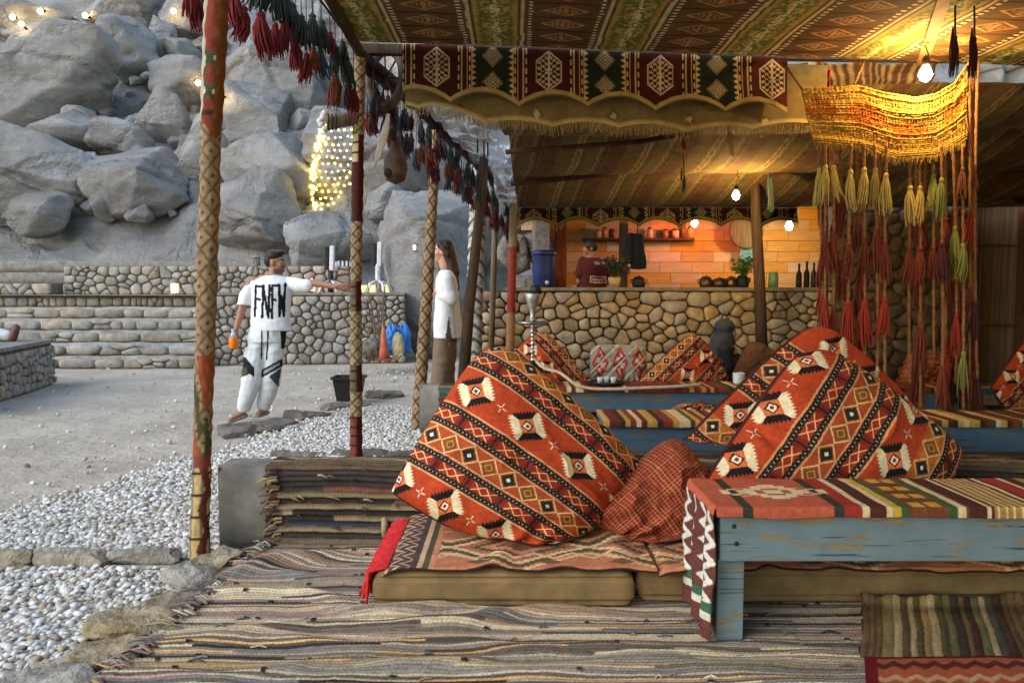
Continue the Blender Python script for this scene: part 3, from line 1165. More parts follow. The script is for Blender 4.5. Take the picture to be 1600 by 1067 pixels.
rear = thing('rear_canopy', 'olive striped rear canopy sagging towards the kitchen with scalloped hem', 'canopy', (3, 7.5, 2.6))
nu, nv = 460, 200
u, v = grid_uv(nu, nv)
y = 5.66 + 3.5 * v
xl = np.interp(v, [0, .3, .6, 1], [-.16, -.02, .02, .08])
x = xl + (6.3 - xl) * u
link('roof_cloth', np_mesh('roof_cloth', np.stack([x, y, rear_z(x, y)], 1), grid_faces(nu, nv), rear_pattern(x, y)), CLOTH_DARK, rear)
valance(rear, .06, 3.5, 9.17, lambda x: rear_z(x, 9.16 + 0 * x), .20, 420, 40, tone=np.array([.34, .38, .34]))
fringe(rear, .06, 3.5, lambda x: 9.13, lambda x: float(rear_z(np.array([x]), np.array([9.16]))[0]) - .2 + float(scallop(x)), 330, .05, FRINGE, 5)
mb = MB()
mb.tube([W(790, 238, 6.55), W(1000, 222, 6.5), W(1240, 178, 6.4), W(1600, 150, 6.3)], .022, 7)
mb.build('batten', DARKWOOD, rear)
mb = MB()
mb.tube([W(798, 288, 7.85), W(1000, 268, 7.85), W(1180, 250, 7.8), W(1500, 235, 7.7)], .026, 7)
mb.build('batten', DARKWOOD, rear)
# dark cloth side and back beyond the lamp
X, V = np.meshgrid(np.linspace(0, 1, 160), np.linspace(0, 1, 70), indexing='ij')
a, v = X.ravel(), V.ravel()
y = 3.2 + a * 6.1
x = 6.25 + .08 * np.sin(y * 7) + .05 * n2(y * 2, v * 3, 4)
c = np.tile(rgb(84, 62, 42), (len(y), 1))
lay(c, ((y / .5) % 1) < .14, rgb(140, 110, 70))
lay(c, ((y / .5 + .4) % 1) < .2, rgb(96, 40, 30))
link('side_curtain', np_mesh('side_curtain', np.stack([x, y, 3.0 - v * 2.95], 1), grid_faces(160, 70), c), CLOTH_DARK, label='dark striped side curtain hanging at the right of the tent', cat='curtain')

# ---- poles
WOOD = mat('grey_wood', rgb(132, 116, 98), rgb(92, 78, 64), scale=9, stretch=(4, 4, .35), rough=.85, bump=.5, bscale=22)
WOOD_DARK = mat('brown_wood', rgb(84, 64, 48), rgb(50, 37, 28), scale=8, stretch=(4, 4, .4), rough=.85, bump=.6, bscale=18)


def wrapped_pole(name, label, pts, radii, colfn, lump=.12, nz=420, nth=44, seed=0, **kw):
    """pole bound in cloth; colfn(angle, height fraction, z) gives the wrap's pattern"""
    P = np.array([p[:] for p in pts])
    L_ = np.concatenate([[0], np.cumsum(np.linalg.norm(np.diff(P, axis=0), axis=1))])
    s = np.linspace(0, 1, nz)
    c = np.stack([np.interp(s * L_[-1], L_, P[:, k]) for k in range(3)], 1)
    r = np.interp(s, np.linspace(0, 1, len(radii)), radii)
    th = np.linspace(0, 2 * math.pi, nth, endpoint=False)
    T, S = np.meshgrid(th, s, indexing='ij')
    l = S * L_[-1]
    cyl = np.stack([np.cos(T) * 1.3, np.sin(T) * 1.3, l * 5], -1)
    rr = r[None] * (1 + lump * fbm(cyl, 4, seed) + .05 * np.sin(l * 60 + T * 2 + 3 * fbm(cyl * .7, 2, seed + 3)))
    V = np.stack([c[None, :, 0] + rr * np.cos(T), c[None, :, 1] + rr * np.sin(T), c[None, :, 2] + 0 * rr], -1).reshape(-1, 3)
    f = grid_faces(nth, nz, wrap_u=True)
    col = colfn(T.ravel(), S.ravel(), l.ravel())
    me = np_mesh(name, V, f, np.clip(col, .003, 1))
    return link(name, me, CLOTH, label=label, cat='tent pole', group='tent poles', **kw)


def lozenge_net(T, l, r, ground, line, dot, per=.085, n=3):
    a = T / (2 * math.pi) * n
    b = l / per
    p, q = (a + b) % 1, (a - b) % 1
    c = np.tile(ground, (len(T), 1)) * (1 + .18 * n2(T * 2, l * 9, 5))[:, None]
    lay(c, (np.minimum(p, 1 - p) < .09) | (np.minimum(q, 1 - q) < .09), line)
    lay(c, (np.abs(p - .5) < .1) & (np.abs(q - .5) < .1), dot)
    return c


def pole1_col(T, s, l):
    z = s * 3.2
    c = lozenge_net(T + .5 * n1(l * 2.2, 3), l, .045, rgb(146, 124, 94), rgb(108, 86, 62), rgb(96, 60, 44), .12, 3)
    hi = z > 2.37 + .05 * np.sin(T * 2)
    c2 = np.tile(rgb(132, 60, 46), (len(T), 1)) * (1 + .22 * n2(T * 2, l * 9, 4))[:, None]
    lz = np.abs(((T / 6.283 * 4) % 1) - .5) + np.abs(((l / .16) % 1) - .5)
    zone = (z > 2.52) & (z < 2.78)
    lay(c2, zone & (lz < .62), rgb(70, 76, 52))
    lay(c2, zone & (lz < .28), rgb(206, 196, 168))
    lay(c2, zone & (lz < .12), rgb(176, 70, 44))
    lay(c2, (z > 2.44) & (z < 2.47), rgb(62, 44, 36))
    lay(c2, (np.cos(T - 3.4 + .3 * n1(l * 7, 2)) > .72), rgb(170, 160, 142))
    lay(c2, np.cos(T - 5.9) > .8, rgb(120, 74, 36))
    c[hi] = c2[hi]
    mid = (z < 1.15) & (z > .52)
    lay(c, mid & (np.sin(T * 1 + l * 9 + 2 * n2(T, l * 5, 3)) > .15), rgb(146, 76, 46))
    lay(c, mid & (np.sin(T + l * 9 + 2 * n2(T, l * 5, 3)) < -.75), rgb(78, 74, 50))
    lo = z < .55
    c3 = np.tile(rgb(190, 160, 108), (len(T), 1))
    ck = ((T / 6.283 * 5) % 1 < .3)
    lay(c3, ck, rgb(120, 110, 96))
    lay(c3, ((l / .11) % 1 < .12), rgb(60, 46, 38))
    lay(c3, np.cos(T - 5.6 + np.sin(l * 30) * .3) > .9, rgb(100, 52, 40))
    c[lo] = c3[lo]
    lay(c, (np.abs(z - .56) < .035), rgb(126, 66, 56))
    return c


wrapped_pole('tent_pole', 'stout front tent pole wrapped in tan diamond cloth', [G(311, 872, -.03), W(318, 640, 3.69), W(330, 200, 3.69), W(341, -40, 3.7)], [.052, .044, .042, .046, .048, .05, .047, .047, .052, .056, .054], pole1_col, lump=.16, seed=1)


def pole2_col(T, s, l):
    c = np.tile(rgb(116, 60, 50), (len(T), 1)) * (1 + .25 * n2(T * 2, l * 12, 4))[:, None]
    seg = np.floor(l / .21 + .4 * n1(l * 3, 2)).astype(int)
    k = h1(seg, 9)
    lay(c, k < .30, rgb(96, 82, 66))
    lay(c, (k > .30) & (k < .42), rgb(170, 158, 118))
    lay(c, (k > .86), rgb(70, 38, 34))
    lay(c, ((l / .07) % 1 < .18), rgb(52, 36, 32))
    lay(c, np.cos(T - 5.6) > .8, rgb(70, 26, 20))
    net = lozenge_net(T, l, .04, rgb(146, 128, 98), rgb(80, 62, 44), rgb(110, 90, 60), .09, 3)
    m_ = (k > .42) & (k < .70)
    c[m_] = net[m_]
    return c


wrapped_pole('tent_pole', 'thin tent pole wrapped in red plaid cloth right of the walking man', [Vector((-1.185, 5.55, -.05)), W(556, 450, 5.55), W(562, 92, 5.5)], [.046, .046, .042, .042, .042, .044], pole2_col, lump=.1, seed=2)
wrapped_pole('tent_pole', 'tent pole in brown diamond netting in front of the woman', [Vector((-.94, 7.25, -.05)), W(668, 450, 7.25), W(683, 185, 7.2)], [.066, .06, .055, .05, .045], lambda T, s, l: lozenge_net(T, l, .05, rgb(146, 122, 94), rgb(76, 54, 40), rgb(112, 84, 60), .15, 3), lump=.05, seed=3)
mb = MB()
mb.tube([W(718, 668, 7.5), W(733, 480, 7.5), W(750, 330, 7.6), W(757, 240, 7.6)], [.062, .056, .05, .046], 12)
mb.build('tent_pole', WOOD_DARK, label='bare dark slanting tent pole right of the woman', cat='tent pole', group='tent poles')
wrapped_pole('tent_pole', 'thick far pole bound in white braided rope', [W(739, 634, 8.9), W(741, 500, 8.9), W(746, 325, 8.9), W(748, 250, 8.9)], [.10, .10, .10, .09], lambda T, s, l: np.where((((l / .16 + np.abs(((T / 6.283 * 2) % 1) - .5) * 1.4) % 1) < .3)[:, None], rgb(92, 88, 82), rgb(178, 174, 166)), lump=.06, seed=4)
mb = MB()
mb.tube([W(765, 637, 8.75), W(774, 330, 8.75), W(776, 262, 8.75)], [.036, .034, .03], 10)
mb.build('tent_pole', WOOD, label='thin grey pole beside the white rope pole', cat='tent pole', group='tent poles')
wrapped_pole('tent_pole', 'far wooden pole with a faded red wrap left of the cooler', [W(795, 640, 8.6), W(800, 430, 8.6), W(803, 300, 8.6)], [.055, .05, .045], lambda T, s, l: np.where(((s > .45) & (s < .75))[:, None], rgb(132, 56, 48), np.where((s < .45)[:, None], rgb(150, 112, 76), rgb(128, 110, 92))), lump=.08, seed=6)
mb = MB()
mb.tube([W(1194, 655, 8.0), W(1187, 450, 8.0), W(1181, 330, 8.05), W(1180, 250, 8.1)], [.07, .06, .055, .05], 12)
mb.build('tent_pole', WOOD_DARK, label='dark knobbly centre post in front of the stone counter', cat='tent pole', group='tent poles')

# ---- eave poles and beams
BEAM_PTS = [Vector((-1.12, -5.5, 3.15)), Vector((-1.12, 4.5, 3.13)), W(563, 84, 5.5), W(650, 155, 6.5), W(700, 205, 7.2), W(760, 262, 8.2), W(800, 318, 9.0)]
mb = MB()
mb.tube(BEAM_PTS, .038, 8)
mb.build('eave_pole', WOOD_DARK, label='long dark eave pole along the open left side of the tent', cat='pole')
mb = MB()
mb.beam(W(560, 78, 5.62), W(1640, 92, 5.62), .07, .07)
mb.build('cross_beam', WOOD_DARK, label='dark cross beam carrying the patterned valance', cat='beam')
mb = MB()
mb.beam(W(1482, -30, 4.1), W(1440, 92, 5.6), .07, .09)
mb.build('rafter', mat('yellow_wood', rgb(170, 128, 74), rgb(128, 92, 50), scale=8, stretch=(1, .3, 1)), label='bare timber rafter above the yellow macrame', cat='beam')
mb = MB()
mb.beam(W(677, 186, 7.15), W(760, 164, 6.6), .05, .07)
mb.build('bracket_beam', WOOD_DARK, label='short bracket timber on top of the netted pole', cat='beam')

# ---- tassels
TAS = {}
for nm, c1_, c2_ in (('red', rgb(132, 44, 42), rgb(84, 26, 28)), ('green', rgb(66, 74, 66), rgb(38, 46, 42)), ('rust', rgb(132, 76, 54), rgb(88, 48, 36)), ('plum', rgb(92, 46, 46), rgb(58, 30, 32)), ('slate', rgb(84, 88, 96), rgb(54, 58, 66)),
                     ('cream', rgb(214, 190, 112), rgb(150, 128, 66)), ('brick', rgb(140, 68, 48), rgb(92, 40, 30)), ('coral', rgb(176, 62, 46), rgb(122, 38, 30)), ('lime', rgb(150, 150, 78), rgb(104, 108, 54))):
    TAS[nm] = mat('tassel_' + nm, c1_, c2_, scale=55, rough=.95, stretch=(1, 1, .12))
ROPE = mat('rope', rgb(168, 118, 74), rgb(112, 72, 44), scale=50, rough=.95, stretch=(1, 1, 1), bump=.6, bscale=140)
CORD = mat('dark_cord', rgb(62, 46, 38), rgb(34, 26, 22), scale=30)


def tassel_mesh(seed, ns=19):
    """unit tassel: hangs from z=0 to z=-1, radius about .17"""
    rs = np.random.RandomState(seed)
    lean = rs.uniform(-.09, .09, 2)
    mb = MB()
    mb.ball((0, 0, -.07), (.10, .10, .08), 8, 5)
    mb.tube([(0, 0, .03), (0, 0, -.1)], .045, 6)
    mb.tube([(0, 0, -.12), (lean[0] * .3, lean[1] * .3, -.5), (lean[0], lean[1], -.85)], [.08, .11, .07], 7)
    for k in range(ns):
        a = 2 * math.pi * k / ns + rs.uniform(-.2, .2)
        r1, r2 = .13 + rs.uniform(-.02, .03), .16 + rs.uniform(-.05, .06)
        l = 1.04 - abs(rs.normal()) * .14
        w = rs.uniform(.018, .036)
        kx, ky = rs.normal() * .03 + lean[0], rs.normal() * .03 + lean[1]
        mb.tube([(.05 * math.cos(a), .05 * math.sin(a), -.09), (r1 * math.cos(a), r1 * math.sin(a), -.35), (r2 * math.cos(a + rs.uniform(-.2, .2)) + kx * .6, r2 * math.sin(a) + ky * .6, -.7), (r2 * .95 * math.cos(a) + kx * 1.3, r2 * .95 * math.sin(a) + ky * 1.3, -l)], [w * .8, w, w, w * .6], 4, caps=False)
    return mb


_tas_me = {}


def tassel(parent, top, length, colour, seed=0, width=1.0, name='tassel'):
    k = (colour, seed % 6)
    if k not in _tas_me:
        _tas_me[k] = tassel_mesh(k[1] + 5).mesh('tassel')
    o = link(name, _tas_me[k], TAS[colour], parent)
    M = Matrix.Translation(top) @ Matrix.Rotation(seed * 1.7, 4, 'Z') @ Matrix.Diagonal((length * width, length * width, length, 1))
    o.matrix_basis = M
    return o


g1 = thing('tassel_garland', 'garland of red and dark green wool tassels between the front pole and red pole', 'garland', W(420, 0, 4.5))
L1 = [(297, -22, 24, 'red'), (306, -4, 46, 'red'), (317, -18, 48, 'red'), (366, -14, 44, 'red'), (381, 10, 66, 'red'), (408, 20, 86, 'red'), (430, 38, 87, 'red'), (445, 31, 83, 'red'),
      (402, -38, 15, 'green'), (417, -34, 20, 'green'), (434, -26, 33, 'green'), (446, -12, 36, 'green'), (457, 6, 64, 'green'), (471, 24, 73, 'green'), (488, 22, 76, 'green'), (503, 32, 79, 'green'),
      (462, 64, 112, 'red'), (479, 84, 128, 'red'), (490, 74, 114, 'rust'), (501, 78, 124, 'slate'), (516, 50, 86, 'red'), (524, 72, 120, 'green'), (524, 117, 168, 'rust'), (540, 88, 136, 'green'), (543, 132, 170, 'plum'), (553, 140, 180, 'red'), (535, 64, 100, 'green')]
strg = MB()
ropeline = [W(285, -46, 3.75), W(360, -38, 4.1), W(440, -30, 4.6), W(500, 0, 4.95), W(560, 80, 5.5)]
strg.tube(ropeline, .009, 6)
for k, (px, y0, y1, cl) in enumerate(L1):
    d = 3.85 + (px - 297) / 256 * 1.5
    top = W(px, y0, d)
    tassel(g1, top, (y1 - y0) * d / 1155, cl, k, 1.15)
    s = min(1, max(0, (px - 285) / 275))
    yr = np.interp(px, [285, 360, 440, 500, 560], [-46, -38, -30, 0, 80])
    strg.tube([top, W(px - 1, min(yr, y0 - 4), d)], .003, 4)
strg.build('string', CORD, g1)
g2 = thing('tassel_garland', 'long garland of dark tassels hanging from the eave pole into the distance', 'garland', W(680, 220, 7))
strg = MB()
rs = np.random.RandomState(4)
BP = np.array([p[:] for p in BEAM_PTS[2:]])
BL = np.concatenate([[0], np.cumsum(np.linalg.norm(np.diff(BP, axis=0), axis=1))])
edge = [Vector([np.interp(s, BL, BP[:, k]) for k in range(3)]) for s in np.linspace(.1, BL[-1], 54)]
for k, p in enumerate(edge):
    p = p + Vector((rs.uniform(-.05, .05), rs.uniform(-.04, .04), -.03))
    for tier in range(2):
        dz = (.10 if tier == 0 else .28) + rs.uniform(0, .1)
        ln = rs.uniform(.15, .2)
        q = p + Vector((rs.uniform(-.03, .03), 0, -dz))
        cl = rs.choice(['green', 'green', 'slate', 'plum']) if tier == 0 else rs.choice(['plum', 'plum', 'rust', 'green', 'slate', 'red'])
        tassel(g2, q, ln, str(cl), k, .95)
        strg.tube([p + Vector((0, 0, .02)), q], .003, 4)
strg.tube([p + Vector((0, 0, -.03)) for p in edge], .012, 6)
strg.build('string', CORD, g2)
# scalloped felt strip the tassels hang from
V, Fc = [], []
for k, p in enumerate(edge):
    for q in (0, 1):
        V.append(p + Vector((-.01 - .02 * q, 0, -.02 - q * (.05 + .04 * abs(math.sin(k * .9))))))
Fc = np.array([(2 * k, 2 * k + 1, 2 * k + 3, 2 * k + 2) for k in range(len(edge) - 1)])
link('felt_strip', np_mesh('felt_strip', [tuple(p) for p in V], Fc), TAS['plum'], g2)

# ---- things hung by the red pole
LEATHER = mat('leather', rgb(92, 66, 46), rgb(46, 32, 24), scale=12, rough=.6, bump=.4, spec=.4)
c = W(603, 122, 5.75)
V = []
t = thing('woven_hoop', 'brown woven hoop hung beside the head of the red pole', 'hoop', c)
mb = MB()
ring = [c + Vector((.13 * math.cos(a), .22 * math.sin(a) * .5, .24 * math.sin(a))) for a in np.linspace(0, 2 * math.pi, 33)]
mb.tube(ring, .038, 9, caps=False)
mb.build('rim', LEATHER, t)
mb = MB()
for k in range(7):
    a = 2 * math.pi * k / 7
    mb.tube([c, c + Vector((.13 * math.cos(a), .11 * math.sin(a), .24 * math.sin(a)))], .007, 5)
mb.build('lacing', CORD, t)
t = thing('leather_flask', 'dark leather flask hanging on a cord left of the netted pole', 'flask', W(618, 285, 5.7))
c = W(618, 258, 5.7)
s = 5.7 / 1155
MB().lathe([(.004, -30 * s), (14 * s, -24 * s), (19 * s, -6 * s), (17 * s, 10 * s), (10 * s, 24 * s), (6 * s, 32 * s), (7 * s, 36 * s), (.004, 37 * s)], c, 18, sy=.8).build('body', LEATHER, t)
MB().tube([c + Vector((0, 0, 36 * s)), W(617, 170, 5.7), W(612, 110, 5.6)], .004, 5).build('cord', CORD, t)
MB().ball(c + Vector((-10 * s, -14 * s, -14 * s)), (.03, .012, .035), 10, 6).build('patch', CORD, t)
t = thing('white_blade', 'long pale blade-shaped ornament hanging left of the leather flask', 'ornament', W(588, 262, 5.6))
pts_ = [(607, 178), (603, 200), (597, 222), (590, 246), (584, 264)]
MB().tube([W(a, b, 5.6) for a, b in pts_], [.012, .026, .03, .022, .003], 10, flat=(Vector((0, 1, 0)), .25)).build('blade', mat('bone', rgb(214, 208, 198), rgb(176, 168, 156), scale=10, rough=.4), t)
MB().tube([W(607, 178, 5.6), W(606, 120, 5.55)], .003, 5).build('cord', CORD, t)
t = thing('wooden_club', 'horizontal wooden club with a white knotted end beside the red pole', 'club', W(530, 190, 5.45))
MB().tube([W(511, 192, 5.45), W(530, 189, 5.45), W(556, 186, 5.5)], [.056, .05, .046], 14).build('shaft', WOOD, t)
mb = MB()
for k in range(3):
    mb.tube([W(513 + k * 6, 178, 5.39), W(513 + k * 6, 204, 5.39)], .006, 5)
mb.build('binding', CORD, t)
mb = MB()
for k, (a, b) in enumerate(((505, 184), (503, 195), (508, 202), (507, 178), (500, 190))):
    mb.ball(W(a, b, 5.43), .026, 9, 6)
mb.build('knot', mat('white_rag', rgb(226, 224, 220), rgb(180, 178, 176), scale=20), t)

# ---- crumpled clear plastic under the eave
PLASTIC, nt_, b_ = _new('clear_plastic')
b_.inputs['Base Color'].default_value = (.86, .9, .94, 1)
b_.inputs['Roughness'].default_value = .22
b_.inputs['Alpha'].default_value = .5
b_.inputs['Specular IOR Level'].default_value = .7


def plastic(name, q, nu, nv, amp, seed, lab):
    u, v = grid_uv(nu, nv)
    A, B, C_, D = [np.array(p) for p in q]
    P_ = ((1 - u) * (1 - v))[:, None] * A + (u * (1 - v))[:, None] * B + (u * v)[:, None] * C_ + ((1 - u) * v)[:, None] * D
    P_[:, 2] += amp * (1 - np.abs(n2(u * 5, v * 9, seed, 4)) * 3) + amp * .8 * np.abs(np.sin(v * 21))
    P_[:, 0] += amp * n2(u * 4, v * 6, seed + 4)
    return link(name, np_mesh(name, P_, grid_faces(nu, nv)), PLASTIC, label=lab, cat='plastic sheet', group='plastic sheets under the eave')


plastic('plastic_sheet', [W(640, 150, 6.3), W(745, 172, 5.9), W(800, 270, 7.9), W(745, 262, 7.8)], 50, 110, .035, 2, 'crinkled clear plastic sheet under the eave beside the bracket timber')
plastic('plastic_sheet', [W(755, 238, 7.6), W(800, 236, 7.4), W(806, 330, 8.6), W(778, 330, 8.6)], 40, 60, .06, 7, 'torn clear plastic hanging at the far corner of the rear canopy')
for k, (a, y0, y1, dd) in enumerate(((746, 186, 240, 7.0), (756, 188, 250, 7.0), (762, 188, 245, 7.0))):
    mb = MB()
    mb.tube([W(a, y0, dd), W(a, y1, dd)], .008, 5)
    mb.build('black_strap', CORD, label=('left', 'middle', 'right')[k] + ' of three black cords under the bracket timber', cat='cord', group='black cords')

# ---- lamps
GLASS_ON = mat_emit('bulb_warm', (1.0, .66, .26), 400)
GLASS_FAR = mat_emit('bulb_far', (1.0, .66, .25), 520)
GLASS_KIT = mat_emit('bulb_kitchen', (1.0, .68, .24), 240)
GLASS_RED = mat_emit('bulb_red', (1.0, .20, .07), 155)
BLACKP = mat('black_plastic', rgb(34, 33, 32), rgb(22, 22, 22), scale=20, rough=.5)


def lamp(label, px, py, d, m, r=.032, cord=.25):
    c = W(px, py, d)
    t = thing('light_bulb', label, 'light bulb', c)
    MB().lathe([(.002, -r * 1.15), (r * .7, -r * .8), (r, 0), (r * .8, r * .7), (r * .45, r * 1.3), (r * .42, r * 1.5)], c, 16).build('bulb', m, t)
    MB().lathe([(r * .5, r * 1.4), (r * .55, r * 1.5), (r * .55, r * 2.6), (r * .2, r * 3)], c, 12).build('socket', BLACKP, t)
    MB().tube([c + Vector((0, 0, r * 2.8)), c + Vector((.02, 0, cord * .6)), c + Vector((.0, .02, cord))], .004, 5).build('cord', CORD, t)


lamp('bare bulb glowing above the yellow macrame', 1446, 117, 5.05, GLASS_ON, .042, .2)
lamp('bare bulb hanging under the rear canopy left of the centre post', 1150, 306, 7.4, GLASS_FAR, .036, .3)
lamp('warm bulb glowing in the right of the kitchen', 1233, 354, 10.6, GLASS_KIT, .05, .5)
lamp('red bulb over the kitchen shelf', 1085, 349, 10.9, GLASS_RED, .05, .5)

# ---- yellow macrame with hanging ropes and tassels
mc = thing('macrame_hanging', 'yellow and orange knotted macrame with long ropes and tassels under the bulb', 'macrame', W(1385, 250, 5.2))
nu, nv = 260, 120
u, v = grid_uv(nu, nv)
topx = [0, .18, .35, .5, .68, .8, .92, 1.0]
topy = [140, 138, 134, 146, 154, 148, 130, 100]
boty_x = [0, .3, .55, .8, 1.0]
boty = [222, 228, 248, 244, 216]
pxl = 1252 + 262 * u + 18 * v * (1 - u) - 2 * v * u
pyl = np.interp(u, topx, topy) * (1 - v) + np.interp(u, boty_x, boty) * v
V = np.array([W(a, b, 5.2)[:] for a, b in zip(pxl, pyl)])
V[:, 1] += .012 * np.abs(np.sin(v * math.pi * 26)) + .03 * n2(u * 3, v * 2, 5) + .008 * h2((u * 90).astype(int), (v * 26).astype(int), 3)
c = np.tile(rgb(182, 140, 62), (len(u), 1)) * (1 + .3 * n2(u * 30, v * 26, 7))[:, None]


def blob(cx, cy, rx, ry):
    return ((u - cx) / rx) ** 2 + ((v - cy) / ry) ** 2 + .35 * n2(u * 8, v * 6, 3) < 1


orange = (blob(.36, .44, .13, .2) | blob(.64, .55, .13, .14) | blob(.09, .38, .10, .18) | blob(.92, .42, .07, .14)) & (h2((u * 90).astype(int), (v * 26).astype(int), 6) > .15)
c[orange] = c[orange] * np.array([1.0, .55, .45])
# open net of knotted cords: rows bound by upright twine
Vg, cg = V.reshape(nu, nv, 3), np.clip(c, .01, 1).reshape(nu, nv, 3)


def net_cords(name, lines, cols, rad, n=5):
    vs_, fs_, cs_, b0 = [], [], [], 0
    for ln_, cl_, in zip(lines, cols):
        m_ = len(ln_)
        tg = np.gradient(ln_, axis=0)
        tg /= np.linalg.norm(tg, axis=1, keepdims=True)
        a_ = np.cross(tg, np.array([0, 1.0, 0]))
        a_ /= np.linalg.norm(a_, axis=1, keepdims=True)
        b_2 = np.cross(tg, a_)
        th_2 = np.linspace(0, 2 * math.pi, n, endpoint=False)
        rr_ = rad * (1 + .25 * np.sin(np.arange(m_) * 1.9))
        ring_ = ln_[:, None] + rr_[:, None, None] * (np.cos(th_2)[None, :, None] * a_[:, None] + np.sin(th_2)[None, :, None] * b_2[:, None])
        vs_.append(ring_.reshape(-1, 3))
        cs_.append(np.repeat(cl_, n, 0))
        i_, k_2 = np.meshgrid(np.arange(m_ - 1), np.arange(n), indexing='ij')
        k3 = (k_2 + 1) % n
        fs_.append(np.stack([i_ * n + k_2, i_ * n + k3, (i_ + 1) * n + k3, (i_ + 1) * n + k_2], -1).reshape(-1, 4) + b0)
        b0 += m_ * n
    return link(name, np_mesh(name, np.concatenate(vs_), np.concatenate(fs_), np.concatenate(cs_)), CLOTH, mc, kind='stuff')


rows_ = np.linspace(0, nv - 1, 30).astype(int)
jit = np.random.RandomState(2)
net_cords('net_rows', [Vg[::2, j] + np.array([0, .004, .0]) * jit.normal() for j in rows_], [cg[::2, min(j + 2, nv - 1)] * jit.uniform(.85, 1.15) for j in rows_], .0066)
cols_ = np.linspace(0, nu - 1, 54).astype(int)
net_cords('net_twine', [Vg[i, ::2] + np.array([0, -.005, 0]) for i in cols_], [cg[i, ::2] * .85 for i in cols_], .0032, 4)
fr = mat('macrame_thread', rgb(206, 172, 88), rgb(150, 118, 50), scale=40)


def bz(x):
    uu = (x - W(1262, 230, 5.2).x) / (W(1512, 230, 5.2).x - W(1262, 230, 5.2).x)
    return W(1380, float(np.interp(uu, boty_x, boty)) - 1, 5.2).z


fringe(mc, W(1272, 230, 5.2).x, W(1508, 230, 5.2).x, lambda x: 5.2, bz, 150, .05, fr, 8, .003)
ROPES = [  # px at top, rope end y, [(tassel y0, y1, colour)]
    (1279, 640, [(262, 322, 'cream'), (395, 450, 'brick'), (460, 520, 'brick')]),
    (1290, 640, [(258, 318, 'cream'), (362, 432, 'brick'), (465, 520, 'coral')]),
    (1303, 645, [(258, 316, 'cream'), (360, 430, 'brick'), (478, 540, 'brick')]),
    (1330, 640, [(265, 330, 'cream'), (378, 440, 'brick'), (470, 550, 'coral')]),
    (1350, 640, [(262, 322, 'cream'), (370, 440, 'brick'), (468, 545, 'coral')]),
    (1367, 600, [(262, 325, 'cream'), (358, 428, 'brick')]),
    (1385, 620, [(270, 335, 'cream'), (373, 442, 'brick'), (464, 528, 'coral')]),
    (1423, 600, [(290, 352, 'cream'), (385, 445, 'brick')]),
    (1437, 640, [(290, 350, 'cream'), (385, 450, 'brick'), (505, 590, 'brick')]),
    (1459, 560, [(272, 330, 'lime'), (383, 445, 'brick')]),
    (1471, 620, [(278, 345, 'lime'), (378, 445, 'plum'), (570, 640, 'brick')]),
    (1489, 600, [(353, 415, 'lime'), (490, 555, 'coral')]),
    (1504, 640, [(262, 310, 'rust'), (380, 440, 'lime'), (548, 620, 'lime')]),
    (1514, 640, [(330, 388, 'coral'), (448, 500, 'brick'), (585, 645, 'brick')]),
    (1528, 640, [(265, 300, 'rust'), (470, 540, 'plum'), (590, 645, 'plum')]),
    (1296, 500, [(110, 150, 'coral')]),
    (1284, 645, [(300, 360, 'brick'), (430, 490, 'coral'), (540, 610, 'brick')]),
    (1312, 640, [(300, 372, 'brick'), (405, 470, 'brick'), (520, 590, 'coral')]),
    (1340, 640, [(330, 395, 'rust'), (430, 500, 'brick'), (530, 600, 'brick')]),
    (1376, 650, [(345, 405, 'brick'), (440, 505, 'brick'), (560, 640, 'plum')]),
    (1430, 650, [(330, 392, 'brick'), (430, 490, 'rust'), (560, 640, 'brick')]),
    (1448, 640, [(345, 400, 'brick'), (520, 590, 'plum')]),
    (1478, 650, [(340, 400, 'brick'), (420, 480, 'rust'), (530, 600, 'coral'), (590, 648, 'brick')]),
    (1496, 650, [(330, 395, 'rust'), (430, 500, 'brick'), (560, 640, 'plum')]),
    (1521, 650, [(350, 410, 'brick'), (520, 590, 'brick'), (585, 648, 'brick')]),
]
rs = np.random.RandomState(8)
for k, (px, ye, tl) in enumerate(ROPES):
    d = 5.2 + rs.uniform(-.05, .06) + (.12 if k >= 15 else 0)
    y0 = (110 if k == 15 else (96 if px > 1512 else 225))
    npt = 60
    ys = np.linspace(y0, ye, npt)
    wob = rs.uniform(-7, 7)
    pts_ = [W(px + wob * math.sin((yy - y0) / 170.0) + rs.uniform(-.4, .4), yy, d) for yy in ys]
    mb = MB()
    mb.tube(pts_, [.0105 * (1.0 + .22 * math.sin(i * 2.2)) for i in range(npt)], 7)
    r_ = mb.build('rope', TAS['coral'] if k == 15 else ROPE, mc)
    for j, (a, b, cl) in enumerate(tl):
        if k == 15:
            continue
        tassel(r_, W(px + wob * math.sin((a - y0) / 170.0), a, d), (b - a) * d / 1155, cl, k + j, .58 + .2 * ((k * 7 + j * 3) % 5) / 5)
# support cords up to the beam
for a, b, a2, b2 in ((1254, 140, 1225, 100), (1335, 132, 1350, 96), (1513, 102, 1520, 84)):
    MB().tube([W(a, b, 5.2), W(a2, b2, 5.45)], .008, 6).build('hanger', ROPE, mc)

